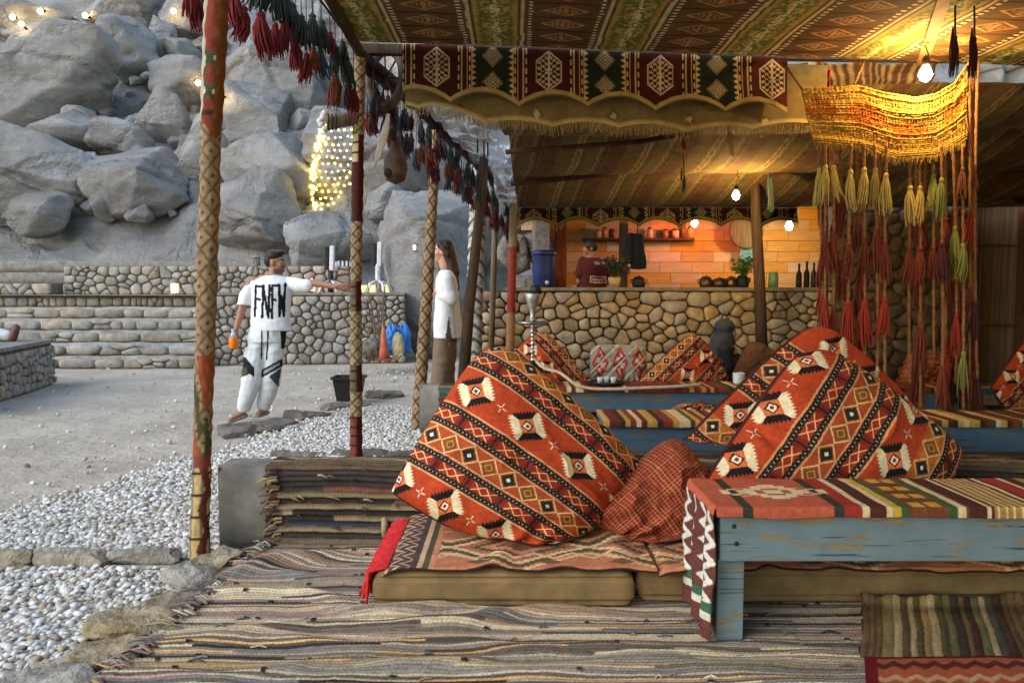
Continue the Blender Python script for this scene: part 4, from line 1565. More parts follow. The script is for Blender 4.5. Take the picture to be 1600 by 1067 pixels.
# ---- bits of cloth tucked behind the beam on the right
def flag(name, lab, q, cfn, nu=60, nv=50, amp=.04, seed=1, m=None, cat='cloth'):
    u, v = grid_uv(nu, nv)
    A, B, C_, D = [np.array(p) for p in q]
    P_ = ((1 - u) * (1 - v))[:, None] * A + (u * (1 - v))[:, None] * B + (u * v)[:, None] * C_ + ((1 - u) * v)[:, None] * D
    P_[:, 1] += amp * np.sin(u * 13 + 2 * n2(u * 2, v * 2, seed)) + amp * n2(u * 3, v * 4, seed + 2)
    P_[:, 2] += amp * .6 * n2(u * 4, v * 2, seed + 5)
    return link(name, np_mesh(name, P_, grid_faces(nu, nv), cfn(u, v)), m or CLOTH_DARK, label=lab, cat=cat)


flat = lambda c: (lambda u, v: np.tile(c, (len(u), 1)))
flag('hanging_cloth', 'pale cream cloth corner pulled up right of the valance', [W(1192, 98, 5.75), W(1268, 100, 5.75), W(1250, 172, 5.8), W(1205, 165, 5.8)], lambda u, v: np.where((np.abs(u - .8) < .1)[:, None], rgb(120, 84, 50), rgb(214, 204, 182)), seed=3)
flag('hanging_cloth', 'crumpled grey tarpaulin under the roof at the right edge', [W(1505, 96, 6.6), W(1640, 92, 6.4), W(1640, 205, 6.6), W(1525, 200, 6.8)], lambda u, v: np.where((np.abs((v * 4) % 1 - .5) < .06)[:, None], rgb(88, 88, 90), rgb(150, 152, 156)), amp=.1, seed=5)
flag('hanging_cloth', 'brown striped cloth swag behind the bulb', [W(1265, 98, 5.9), W(1470, 98, 5.9), W(1440, 150, 6.0), W(1290, 150, 6.0)], lambda u, v: np.where((((u * 14) % 1) < .4)[:, None], rgb(150, 118, 72), rgb(84, 56, 36)), amp=.05, seed=8)
flag('hanging_cloth', 'dark sagging cloth under the rear roof on the right', [W(1515, 190, 6.9), W(1660, 175, 6.9), W(1660, 330, 8.6), W(1500, 300, 8.6)], lambda u, v: np.where((((v * 5) % 1) < .3)[:, None], rgb(96, 78, 54), rgb(66, 52, 40)), amp=.06, seed=11)
# loose strands under the canopies
for k, (px, y0, y1, d, cl, lab) in enumerate(((1492, -20, 118, 4.4, 'plum', 'left dark tasselled strand hanging from the roof by the rafter'), (1522, -20, 122, 4.4, 'plum', 'right dark tasselled strand hanging from the roof by the rafter'),
                                             (1066, 165, 235, 6.2, 'coral', 'short red strand hanging below the lining fringe'), (1142, 165, 245, 6.0, 'cream', 'pale knotted strand hanging below the lining fringe'),
                                             (1068, 240, 302, 7.0, 'green', 'dark strand hanging from the middle of the rear canopy'), (1205, 215, 330, 7.6, 'green', 'dark strand hanging right of the centre post'))):
    t = thing('hanging_strand', lab, 'strand', W(px, y1, d), 'strands hanging from the canopies')
    m_ = y0 + (y1 - y0) * .55
    MB().tube([W(px, y0, d), W(px + 1, m_, d)], .006, 5).build('cord', CORD, t)
    tassel(t, W(px + 1, m_, d), (y1 - m_) * d / 1155, cl, k, .5)
    if y1 - y0 > 60:
        tassel(t, W(px - 3, m_ - 12, d + .03), (y1 - m_) * d / 1155 * .8, cl, k + 1, .4)
# ================================================================== FLOOR RUGS, WALLS, SEATS, TABLES
RAGPAL = np.array([rgb(*c) for c in ((148, 138, 124), (122, 114, 106), (176, 160, 136), (200, 186, 158), (96, 88, 82), (138, 116, 108), (160, 126, 114), (112, 112, 118), (186, 172, 150), (82, 72, 68), (150, 136, 112), (128, 122, 118), (190, 150, 104), (104, 96, 88), (158, 148, 138), (58, 52, 52))])
RAGBROWN = np.array([rgb(*c) for c in ((122, 104, 80), (146, 126, 98), (92, 78, 62), (58, 50, 44), (134, 116, 92), (160, 142, 112), (72, 64, 62), (112, 92, 72), (68, 70, 84), (128, 84, 70))])


def rag_cols(a, b, strip, pal, seed, seg=.9, group=3):
    """a runs along the strips, b across them (metres)"""
    i = np.floor(b / strip).astype(int)
    g = np.floor(i / group + h1(i, seed + 1) * .8).astype(int)
    s = np.floor(a / seg + h1(i, seed + 2) * 7).astype(int)
    k = np.where(h1(i, seed + 3) < .5, h2(g, 0, seed), h2(i, s, seed))
    c = pal[np.clip((k * len(pal)).astype(int), 0, len(pal) - 1)]
    c = c * (.78 + .44 * h2(i, s, seed + 9))[:, None]
    # weft beads: warp threads crossing every strip
    bead = np.abs(((a / .017 + (i % 2) * .5) % 1) - .5) * 2
    c = c * (.72 + .38 * bead ** .6)[:, None]
    # dark gaps between strips
    e = np.abs((b / strip) % 1 - .5) * 2
    return np.clip(c * (1 - .45 * (e > .82))[:, None], .004, 1), e, bead


# ---- main floor rug
nu, nv = 620, 560
u, v = grid_uv(nu, nv)
y = 2.02 + v * (3.785 - 2.02)
xl = np.interp(y, [2.0, 2.5, 2.9, 3.3, 3.78], [-1.40, -1.39, -1.35, -1.34, -1.30]) + .03 * n1(y * 9, 3)
x = xl + (2.75 - xl) * u ** 1.12
warp = .03 * n2(x * .7, y * .8, 3) + .014 * n2(x * 2.6, y * 2.2, 8) + .006 * n2(x * 9, y * 6, 18)
c, e, bead = rag_cols(x, y + warp, .0125, RAGPAL * np.array([1.2, 1.13, 1.02]), 5, .7)
fold = np.zeros_like(x)
rs = np.random.RandomState(2)
FOLDS = [(-.95, 3.52, .75, .055, .030, .25), (-.6, 3.28, .6, .05, .022, -.1), (-.05, 2.88, .42, .045, .036, .18), (-.42, 2.93, .36, .04, .030, -.12), (-.95, 2.78, .7, .045, .022, .08), (-.4, 2.66, 1.1, .05, .02, -.05), (.25, 2.5, 1.0, .05, .018, .04), (-.8, 2.47, .8, .04, .022, .1), (-1.1, 3.15, .4, .04, .024, -.2), (-.2, 3.0, .5, .03, .014, .2), (.7, 2.62, .6, .05, .014, 0), (1.3, 2.42, .5, .06, .02, .1), (-1.2, 3.4, .3, .05, .03, .5), (.0, 2.3, 1.4, .05, .02, 0)]
for (fx, fy, lx, wy, h, sl) in FOLDS:
    yy = y - fy - sl * (x - fx) - .03 * np.sin((x - fx) * 9)
    fold += 1.15 * h * np.exp(-((x - fx) / lx) ** 4) * np.exp(-(yy / wy) ** 2)
z = .004 + fold + .006 * n2(x * 2.5, y * 7, 12) + .0055 * (1 - e ** 2) + .0022 * bead + .003 * n2(x * 30, y * 60, 4)
z = np.where(u < .02, z + .012 * n1(y * 14, 5), z)
nub = (h2(np.floor(x / .022).astype(int), np.floor((y + warp) / .0125).astype(int), 31) > .9955)
z = z + nub * .008
c[nub] = rgb(40, 34, 34)
link('floor_rug', np_mesh('floor_rug', np.stack([x, y, z + .003], 1), grid_faces(nu, nv), c), RAG, label='large rumpled grey rag rug covering the floor', cat='rug')


def rag_sheet(name, lab, q0, q1, prof, strip, pal, seed, nu, nv, across='v', amp=.006, cat='rug', lump=.012, edge_wob=.03, group=2):
    """rag rug laid over a profile [(dy, z)...] between x=q0 and x=q1; strips run along x (across='v') or along the profile"""
    P = np.array(prof, float)
    L_ = np.concatenate([[0], np.cumsum(np.linalg.norm(np.diff(P, axis=0), axis=1))])
    u, v = grid_uv(nu, nv)
    l = v * L_[-1]
    x = q0 + (q1 - q0) * u
    wob = edge_wob * n1(l * 14, seed + 3) * (1 - u) ** 6
    yy, zz = np.interp(l, L_, P[:, 0]), np.interp(l, L_, P[:, 1])
    ty, tz = np.gradient(np.interp(np.linspace(0, L_[-1], 400), L_, P[:, 0])), np.gradient(np.interp(np.linspace(0, L_[-1], 400), L_, P[:, 1]))
    ii = np.clip((v * 399).astype(int), 0, 399)
    nn = np.sqrt(ty ** 2 + tz ** 2) + 1e-9
    ny, nz = (-tz / nn)[ii], (ty / nn)[ii]
    a, b = (x, l + .016 * n2(x * 2.2, l * 2, seed + 1) + .03 * n1(x * .8, seed)) if across == 'v' else (l, x + .012 * n2(x * 2, l * 3, seed))
    c, e, bead = rag_cols(a, b, strip, pal, seed, .7, group)
    h = amp * (1 - e ** 2) + .003 * bead + lump * n2(x * 4, l * 9, seed + 7) + lump * .6 * n2(x * 14, l * 30, seed + 8)
    sgn = 1.0
    V = np.stack([x + wob, yy + ny * h * sgn, zz + nz * h * sgn], 1)
    return link(name, np_mesh(name, V, grid_faces(nu, nv), c), RAG, label=lab, cat=cat)


# loose ends along the rug's left edge
mb = MB()
rs = np.random.RandomState(21)
for k in range(95):
    yy = rs.uniform(2.3, 3.76)
    xx = float(np.interp(yy, [2.0, 2.5, 2.9, 3.3, 3.78], [-1.40, -1.39, -1.35, -1.34, -1.30])) + rs.uniform(-.01, .05)
    L_ = rs.uniform(.03, .09)
    a_ = math.pi + rs.uniform(-.8, .8)
    mb.col = tuple(RAGPAL[rs.randint(len(RAGPAL))] * rs.uniform(.7, 1.2))
    mb.tube([(xx + .03, yy, .02), (xx, yy + rs.uniform(-.01, .01), .03 + rs.uniform(0, .012)), (xx + L_ * math.cos(a_), yy + L_ * math.sin(a_), .012 + rs.uniform(0, .02))], [.006, .005, .002], 4, caps=False)
for k in range(60):
    xx, yy = rs.uniform(-1.2, 1.2), rs.uniform(2.3, 2.95)
    a_ = rs.uniform(-.5, .5)
    mb.col = tuple(RAGPAL[rs.randint(len(RAGPAL))] * rs.uniform(.5, 1.3))
    L_ = rs.uniform(.02, .07)
    mb.tube([(xx, yy, .016), (xx + L_ * .5, yy + .006, .022), (xx + L_, yy + L_ * .4 * math.sin(a_), .018)], [.004, .005, .003], 4, caps=False)
mb.build('loose_threads', RAG, bpy.data.objects['floor_rug'], vcol=True, kind='stuff')

# ---- first low wall with its rug
WY = 3.80
t = thing('low_wall', 'low concrete wall with a bare end behind the big cushions', 'low wall', (.6, 3.9, 0))
rough_slab('body', -1.535, 4.6, WY, WY + .20, -.05, .412, CONCRETE, t, seed=7, amp=.006, seg=.05)
mb = MB()
mb.add([(-1.535, WY + .004, -.05), (-1.535, WY + .20, -.05), (-1.535, WY + .20, .408), (-1.535, WY + .004, .408)], [(0, 1, 2, 3)])
mb.build('end_face', CONCRETE, t)
MB().box((1.53, WY + .21, .17), (6.12, .018, .47)).build('back_face', CONCRETE, t)
rag_sheet('wall_rug', 'brown and cream rag rug draped over the low concrete wall', -1.275, 4.55, [(WY + .25, .34), (WY + .225, .425), (WY + .10, .436), (WY + .0, .433), (WY - .025, .405), (WY - .03, .20), (WY - .035, .05), (WY - .06, .022), (WY - .16, .014)], .030, RAGBROWN, 17, 640, 190, lump=.013, amp=.011)

mb = MB()
rs = np.random.RandomState(22)
for k in range(36):
    zz = rs.uniform(.03, .42)
    xx = -1.275 + rs.uniform(-.01, .05)
    mb.col = tuple(RAGBROWN[rs.randint(len(RAGBROWN))] * rs.uniform(.7, 1.3))
    L_ = rs.uniform(.02, .07)
    mb.tube([(xx + .03, WY - .03, zz), (xx, WY - .045, zz), (xx - L_ * .7, WY - .04, zz - L_ * rs.uniform(.1, .9))], [.008, .007, .003], 5, caps=False)
for k in range(14):
    zz, xx = rs.uniform(.05, .42), rs.uniform(-1.2, -.4)
    mb.col = tuple(RAGBROWN[rs.randint(len(RAGBROWN))] * rs.uniform(.7, 1.5))
    L_ = rs.uniform(.02, .06)
    mb.tube([(xx, WY - .035, zz), (xx + L_ * .4, WY - .055, zz + .006), (xx + L_, WY - .04, zz - rs.uniform(0, .02))], [.005, .007, .003], 5, caps=False)
mb.tube([(-.66, WY - .05, .16), (-.655, WY - .06, .13), (-.66, WY - .055, .06)], [.012, .02, .014], 7)
mb.build('loose_threads', RAG, bpy.data.objects['wall_rug'], vcol=True, kind='stuff')

# ---- second low wall
t = thing('low_wall', 'second low wall with a bare concrete end in front of the woman', 'low wall', (2, 7.1, 0))
rough_slab('body', -.885, 5.6, 7.06, 7.26, -.05, .415, CONCRETE, t, seed=9, amp=.006, seg=.06)
MB().box((-.885, 7.17, .18), (.012, .2, .47)).build('end_face', CONCRETE, t)
rag_sheet('wall_rug', 'teal and red striped rug draped over the second low wall', -.70, 5.5, [(7.3, .40), (7.25, .425), (7.06, .428), (7.03, .41), (7.03, .02)], .05, np.array([rgb(*c) for c in ((60, 108, 108), (120, 66, 52), (96, 84, 70), (142, 118, 86), (64, 58, 54))]), 23, 260, 70, lump=.006, group=1)

# ---- floor mattresses
SUEDE = mat('tan_suede', rgb(146, 120, 82), rgb(112, 90, 60), scale=6, rough=.9, bump=.12, bscale=300, c3=rgb(162, 136, 96), spec=.15)


def mattress(name, lab, x0, x1, y0, y1, z0, z1, m, seed=0, r=.055, puff=.012, seam=True):
    """soft rounded block with a piped seam"""
    nu, nv = 140, 150
    u, v = grid_uv(nu, nv)
    # cross-section in (y,z): rounded rectangle loop
    th = v * 2 * math.pi
    cy, cz = (y0 + y1) / 2, (z0 + z1) / 2
    hy, hz = (y1 - y0) / 2, (z1 - z0) / 2
    def rr(hx_, hz_, th):
        c_, s_ = np.cos(th), np.sin(th)
        n_ = 7.0
        k = (np.abs(c_) ** n_ + np.abs(s_) ** n_) ** (-1 / n_)
        return k * c_, k * s_
    a, b = rr(hy, hz, th)
    b = np.sign(b) * np.abs(b) ** .9
    # ends close in
    s = 2 * u - 1
    cap = np.clip((1 - np.abs(s)) / (r / ((x1 - x0) / 2)), 0, 1)
    cap = np.sqrt(1 - (1 - cap) ** 2)
    hz_e = hz * (.25 + .75 * cap)
    hy_e = hy * (.93 + .07 * cap)
    x = (x0 + x1) / 2 + (x1 - x0) / 2 * s
    y = cy + a * hy_e
    z = cz + b * hz_e * (1 + .0 * u)
    wr = puff * n2(x * 3, (y + z) * 6, seed) + .004 * n2(x * 12, z * 20, seed + 3)
    front = np.clip(-a, 0, 1) ** 4
    y = y - wr * front
    # piping crease
    for zc in (z1 - .035, z0 + .035):
        y = y + .016 * front * np.exp(-((z - zc) / .007) ** 2)
    z = z + .5 * wr * np.clip(b, 0, 1)
    z = np.maximum(z, z0)
    V = np.stack([x, y, z], 1)
    f = grid_faces(nu, nv)
    o = link(name, np_mesh(name, V, f), m, label=lab, cat='mattress', group='floor mattresses')
    bm = bmesh.new()
    bm.from_mesh(o.data)
    bmesh.ops.holes_fill(bm, edges=[e_ for e_ in bm.edges if e_.is_boundary], sides=0)
    bm.normal_update()
    bm.to_mesh(o.data)
    bm.free()
    return o


mattress('floor_mattress', 'tan suede floor mattress under the left big cushion', -.585, .515, 2.985, 3.74, .004, .172, SUEDE, 1)
mattress('floor_mattress', 'tan suede floor mattress running behind the blue table', .525, 2.6, 3.035, 3.74, .004, .172, SUEDE, 2)


def cover_pattern(x, y):
    """salmon kilim with zigzags"""
    c = np.tile(rgb(190, 122, 88), (len(x), 1))
    xx, yy = x + .585, y - 3.0
    border = xx < .17
    zz = np.abs(((yy / .085) % 1) - .5) * 2
    b_ = np.abs((xx / .16 - zz * .35) % .33)
    lay(c, border, rgb(86, 72, 70))
    lay(c, border & (b_ < .11), rgb(206, 160, 124))
    lay(c, border & (np.abs(((yy / .028) % 1) - .5) < .14) & (xx < .07), rgb(200, 150, 112))
    for p, w, q in ((.175, .012, rgb(84, 70, 66)), (.2, .012, rgb(216, 172, 132)), (.225, .014, rgb(92, 82, 64)), (.25, .012, rgb(206, 140, 104))):
        lay(c, np.abs(xx - p) < w, q)
    fld = xx > .265
    # long stepped lozenges along the cloth
    k = ((xx - .3) / .62) % 1 - .5
    st = np.floor(np.abs(k) * 26) / 26
    d = st / .5 + np.abs(yy - .24) / .2
    lay(c, fld & (d < 1.0) & (d > .86), rgb(222, 190, 142))
    lay(c, fld & (d < .86), rgb(176, 112, 84))
    lay(c, fld & (d < .66), rgb(84, 82, 62))
    lay(c, fld & (d < .5), rgb(196, 128, 92))
    lay(c, fld & (d < .3), rgb(110, 76, 56))
    tri = np.abs(((xx / .17) % 1) - .5) * 2
    lay(c, fld & (yy > .44) & (np.abs(((yy / .07 + tri * .5) % 1) - .5) < .16), rgb(222, 186, 136))
    lay(c, fld & (d > 1.0) & (d < 1.2), rgb(92, 84, 60))
    lay(c, fld & (d > 1.28) & (d < 1.4), rgb(222, 188, 138))
    lay(c, fld & (yy < .2) & (np.abs(yy - .1 - tri * .06) < .012), rgb(218, 182, 136))
    lay(c, fld & (yy < .09) & (np.abs(((xx / .3) % 1) - .5) / .2 + np.abs(yy - .05) / .03 < 1), rgb(116, 86, 62))
    lay(c, fld & (yy > .55) & (np.abs(((yy / .07) % 1) - .5) < .1), rgb(210, 168, 124))
    return c * (1 + .12 * n2(x * 40, y * 40, 3))[:, None]


def cover(lab, x0, x1, seed, drop=.035, fringe_left=True):
    t = thing('mattress_cover', lab, 'kilim', ((x0 + x1) / 2, 3.1, .16), 'kilim covers on the mattresses')
    nu, nv = int((x1 - x0) / .0045), 170
    u, v = grid_uv(nu, nv)
    x = x0 + (x1 - x0) * u
    hem = .022 * n1(x * 3.1, seed) + .010 * np.abs(np.sin(x * 11 + seed)) + .012 * n1(x * 9, seed + 2)
    L0 = .020
    l = v * (.70 + L0) - (L0 + hem) * (1 - v) ** 1.0
    over = np.clip(-l, 0, 1)
    y = 3.012 + np.maximum(l, 0) - .014 - .026 * (1 - np.exp(-over / .02)) * (over > 0)
    z = .186 - np.clip(over - .008, 0, 1) * .75 + .010 * n2(x * 3.5, l * 4, seed + 5) * np.clip(l / .1 + .3, 0, 1) + .006 * n2(x * 9, l * 14, seed + 8)
    z += .02 * np.exp(-((x - (x0 + 1.0)) / .06) ** 2) * np.clip(l / .2, 0, 1) + .014 * np.exp(-((x - (x0 + .45) - .3 * l) / .05) ** 2)
    c = cover_pattern(x + (0 if seed == 1 else -.2), y)
    lay(c, v < .012, rgb(56, 36, 30))
    ends = np.clip((x0 + .06 - x) / .06, 0, 1)
    z = z - ends ** 2 * .02
    o = link('cloth', np_mesh('cloth', np.stack([x, y, z], 1), grid_faces(nu, nv), c), CLOTH, t)
    sd = o.modifiers.new('thickness', 'SOLIDIFY')
    sd.thickness = .005
    sd.offset = -1
    if fringe_left:
        mb = MB()
        rs = np.random.RandomState(seed)
        for k in range(120):
            yy = 3.02 + .66 * (k + rs.uniform(0, 1)) / 120
            p = Vector((x0 + .01, yy, .174))
            q = Vector((x0 - .045 - rs.uniform(0, .03), yy + rs.uniform(-.02, .01), .16))
            r2 = Vector((x0 - .06 - rs.uniform(0, .05), yy - .02 + rs.uniform(-.02, .02), .045 + rs.uniform(-.02, .03)))
            mb.tube([p, q, r2], [.006, .008, .006], 4, caps=False)
        mb.build('fringe', mat('red_fringe', rgb(206, 44, 40), rgb(160, 24, 28), scale=40), t, kind='stuff')
    return t


cover('salmon zigzag kilim with red fringe spread over the left mattress', -.53, .60, 1)
cover('salmon kilim spread over the mattress behind the blue table', .61, 2.5, 4, fringe_left=False)

# ---- big cushions
def eye_motif(c, du, dv, size=.070):
    a, b = (du + dv) / 1.4142, (du - dv) / 1.4142
    aa, ab = np.abs(a), np.abs(b)
    tooth = lambda q: .013 * (np.abs(((q / .0145) % 1) - .5) * 2)
    box = np.maximum(aa, ab)
    blk = (aa >= ab * .62) & (aa < size * .82 + tooth(b)) & (ab < size * .78 - .0)
    crm = (ab > aa * .95) & (ab < size * .9 + tooth(a)) & (aa < size * .80)
    lay(c, blk, rgb(30, 26, 28))
    lay(c, crm, rgb(222, 202, 164))
    lay(c, (aa < size * .46) & (ab < size * .46), rgb(206, 104, 56))
    dm = aa + ab
    lay(c, (dm < size * .40), rgb(40, 30, 34))
    lay(c, (dm < size * .28), rgb(226, 206, 180))
    lay(c, (dm < size * .14), rgb(120, 40, 30))


def kilim(s, t, side=.87, seed=0, ph=0.0, flip=False):
    """s along the bands, t across, both 0..1"""
    n = len(s)
    s = s + .0022 * n2(s * 130, t * 130, seed + 40, 2)
    t = t + .0022 * n2(s * 130 + 9, t * 130, seed + 41, 2)
    u, v = s * side, t * side
    c = np.tile(rgb(172, 64, 33), (n, 1)) * (1 + .14 * n2(u * 6, v * 6, seed + 2) + .06 * n2(u * 60, v * 60, seed))[:, None]
    B = {'chk': [(.116, .148), (.200, .232), (.466, .498), (.549, .581), (.706, .738), (.787, .819)],
         'xx': [(.148, .200), (.498, .549), (.738, .787)],
         'dia': [(0.0, .110), (.590, .700)]}
    for lo, hi in B['dia']:
        m = (t >= lo) & (t < hi)
        lay(c, m, rgb(158, 76, 38) if lo > .1 else rgb(182, 106, 44))
        mid = (lo + hi) / 2 * side
        half = (hi - lo) / 2 * side
        k = np.floor(u / .098)
        du = u - (k + .5) * .098
        d = np.abs(du) / .049 + np.abs(v - mid) / (half * 1.0)
        odd = (k % 2) == 0
        lay(c, m & (d < 1.0), rgb(218, 184, 126))
        lay(c, m & (d < .86), rgb(170, 80, 38))
        lay(c, m & (d < .70) & odd, rgb(36, 42, 40))
        lay(c, m & (d < .70) & ~odd, rgb(112, 70, 34))
        lay(c, m & (d < .22) & odd, rgb(226, 212, 176))
        lay(c, m & (d < .45) & (d > .3) & ~odd, rgb(180, 130, 60))
        side_m = m & (d > 1.25) & (((u / .012) % 1) < .4)
        lay(c, side_m & (np.abs(v - mid) > half * .55), rgb(176, 58, 36))
    for lo, hi in B['xx']:
        m = (t >= lo) & (t < hi)
        lay(c, m, rgb(146, 46, 32))
        mid, half = (lo + hi) / 2 * side, (hi - lo) / 2 * side
        k = np.floor(u / .055)
        du = (u - (k + .5) * .055) / .0275
        dv = (v - mid) / half
        lay(c, m & (np.abs(np.abs(du) - np.abs(dv)) < .13) & ((k % 3) != 2), rgb(226, 178, 116))
        lay(c, m & ((k % 3) == 2) & (np.abs(du) < .75), rgb(120, 40, 30))
        lay(c, m & ((k % 3) == 2) & (np.abs(du) < .2), rgb(60, 30, 26))
    for lo, hi in B['chk']:
        m = (t >= lo) & (t < hi)
        lay(c, m, rgb(26, 24, 26))
        i, j = np.floor(u / .0095), np.floor((v - lo * side) / ((hi - lo) * side / 3))
        lay(c, m & (((i + j) % 2) == 0) & (np.abs((u / .0095) % 1 - .5) < .25) & (j == 1), rgb(170, 146, 106))
        lay(c, m & (((i + j) % 2) == 0) & (np.abs((u / .0095) % 1 - .5) < .2) & (j != 1), rgb(84, 68, 54))
    for e_ in (.112, .236, .46, .585, .702, .823):
        lay(c, np.abs(t - e_) < .005, rgb(206, 140, 96))
    for row, off in ((.348, .13), (.92, .02)):
        for k in range(5):
            um = (off + ph + k * .30)
            eye_motif(c, u - um * side, v - row * side)
            # little sprig between the eyes
            du, dv = u - (um + .15) * side, v - row * side
            a, b = (du + dv) / 1.414, (du - dv) / 1.414
            lay(c, (np.abs(np.abs(a) - np.abs(b)) < .0035) & (np.maximum(np.abs(a), np.abs(b)) < .018), rgb(226, 190, 160))
            lay(c, (np.abs(a) + np.abs(b)) < .006, rgb(110, 30, 26))
    c = c * (1 + .22 * n2(s * 4, t * 4, seed + 50))[:, None]
    return np.clip(c, .004, 1)


def grid_check(s, t, seed=0):
    c = np.tile(rgb(126, 44, 32), (len(s), 1)) * (1 + .1 * n2(s * 9, t * 9, seed))[:, None]
    a, b = s * 32, t * 32
    lay(c, (np.abs(a % 1 - .5) < .09) | (np.abs(b % 1 - .5) < .09), rgb(178, 112, 72))
    return c


def cushion(name, lab, T, R, L_, zfloor, thick, patt, n=300, seed=0, B=None, cat='cushion', group='patterned cushions', m=None, wr=1.0, pinch=.06, tuft=True, rnd=.018):
    """square cushion: T top corner, R and L_ neighbouring corners; squashed where it meets zfloor"""
    T, R, L_ = [np.array(p[:]) for p in (T, R, L_)]
    Bc = L_ + R - T if B is None else np.array(B[:])
    nrm = np.cross(R - T, L_ - T)
    nrm /= np.linalg.norm(nrm)
    if nrm[1] > 0:
        nrm = -nrm
    s, t = grid_uv(n, n)
    a, b = 2 * s - 1, 2 * t - 1
    # rounded square outline, edges bowed in a little between the corners
    ra = a * (1 - pinch * (1 - b ** 2) * 0 - pinch * (b ** 4) * .35)
    rb = b * (1 - pinch * (a ** 4) * .35)
    kc = 1 - (.035 + .10 * np.clip(-(a + b) / 2, 0, 1)) * (a * a * b * b) ** 2
    ra = a * (1 + rnd * (1 - b * b)) * kc
    rb = b * (1 + rnd * (1 - a * a)) * kc
    S, Tt = (ra + 1) / 2, (rb + 1) / 2
    P = ((1 - S) * (1 - Tt))[:, None] * T + (S * (1 - Tt))[:, None] * R + (S * Tt)[:, None] * Bc + ((1 - S) * Tt)[:, None] * L_
    prof = (np.clip(1 - np.abs(a) ** 2.8, 0, 1) * np.clip(1 - np.abs(b) ** 2.8, 0, 1)) ** .5
    rim = np.clip(np.maximum(np.abs(a), np.abs(b)) - .45, 0, 1) / .55
    wrk = .030 * wr * n2(a * 2.2, b * 2.2, seed) + .014 * wr * rim * n2(a * 6, b * 6, seed + 1) + .020 * wr * (1 - np.abs(n2(a * 1.7 + b * 1.3, b * 1.5 - a * .4, seed + 3, 2))) ** 6
    if tuft:
        for (ta, tb) in ((0.0, 0.0),):
            rr = np.hypot(a - ta, b - tb)
            wrk = wrk - .03 * np.exp(-(rr / .12) ** 2)
    rsc = np.random.RandomState(seed + 200)
    for k in range(7):
        # pulled creases running in from the rim
        a0, b0 = rsc.uniform(-1, 1), rsc.choice([-1, 1])
        if k % 2:
            a0, b0 = b0, a0
        if k < 3:
            a0, b0 = rsc.uniform(.1, .95), .98
        an = math.atan2(-b0, -a0) + rsc.uniform(-.7, .7)
        da, db = math.cos(an), math.sin(an)
        al = (a - a0) * da + (b - b0) * db
        ac = -(a - a0) * db + (b - b0) * da + .06 * np.sin(al * 4 + k)
        ln = rsc.uniform(.5, 1.0)
        env = np.clip(al / .12, 0, 1) * np.clip((ln - al) / ln, 0, 1)
        wd2 = .035 + .05 * np.clip(al, 0, 1)
        wrk = wrk + wr * env * (-.026 * np.exp(-(ac / wd2) ** 2) + .016 * np.exp(-((np.abs(ac) - 2.1 * wd2) / (1.3 * wd2)) ** 2))
    parts = []
    for sg in (1, -1):
        h = thick * prof * (.62 if sg > 0 else .38)
        V = P + nrm * (sg * (h + (wrk * np.minimum(1, prof * 1.6))))[:, None]
        parts.append(V)
    V = np.concatenate(parts)
    # settle on the seat: squash below zfloor and bulge towards the viewer
    low = zfloor + .008
    dz = low - V[:, 2]
    sink = np.clip(dz, 0, None)
    soft = .045
    V[:, 2] = np.where(V[:, 2] > low + soft, V[:, 2], low + soft * np.exp(np.clip((V[:, 2] - low - soft) / soft, -8, 0)))
    V[:, 1] -= .25 * np.clip(sink, 0, .3) * np.concatenate([np.ones(n * n), -np.ones(n * n) * .3])
    f = grid_faces(n, n)
    f2 = f[:, ::-1] + n * n
    # flip if needed so faces point outwards
    q = f[len(f) // 2 + n // 2]
    fn = np.cross(V[q[1]] - V[q[0]], V[q[2]] - V[q[0]])
    if fn @ nrm < 0:
        f, f2 = f[:, ::-1], f2[:, ::-1]
    c = patt(s, t)
    c = np.concatenate([c, c * .9])
    pip = np.maximum(np.abs(a), np.abs(b)) > .985
    c[np.concatenate([pip, pip])] = rgb(70, 34, 24)
    me = np_mesh(name, V, np.concatenate([f, f2]), c)
    bm = bmesh.new()
    bm.from_mesh(me)
    bmesh.ops.remove_doubles(bm, verts=[v_ for v_ in bm.verts if v_.is_boundary], dist=.0006)
    bm.to_mesh(me)
    bm.free()
    return link(name, me, m or CLOTH, label=lab, cat=cat, group=group)


cushion('big_cushion', 'huge orange kilim cushion slumped on the left mattress', W(766, 518, 3.76), W(1012, 728, 3.58), W(603, 770, 3.44), .186, .36, lambda s, t: kilim(s, t, seed=1), n=400, seed=11, B=W(858, 905, 3.32), wr=1.15)
cushion('big_cushion', 'orange kilim cushion with eye motifs propped behind the blue table', W(1262, 521, 3.64), W(1080, 778, 3.40), W(1512, 702, 3.52), .186, .32, lambda s, t: kilim(np.clip(s, 0, 1), (t * .98 + .30) % 1.0, seed=3, ph=.02), n=400, seed=23)
cushion('big_cushion', 'kilim cushion peeping out behind the propped orange cushion', W(1276, 489, 4.22), W(1440, 640, 4.2), W(1058, 694, 4.14), .47, .24, lambda s, t: kilim(s, (t + .24) % 1.0, seed=5, ph=.1), n=300, seed=31)
cushion('scatter_cushion', 'dark red checked cushion squeezed between the big cushions', W(1054, 672, 3.70), W(1150, 810, 3.5), W(908, 800, 3.5), .186, .30, lambda s, t: grid_check(s, t, 3), n=220, seed=41, wr=1.6, tuft=False, B=W(1010, 905, 3.36))

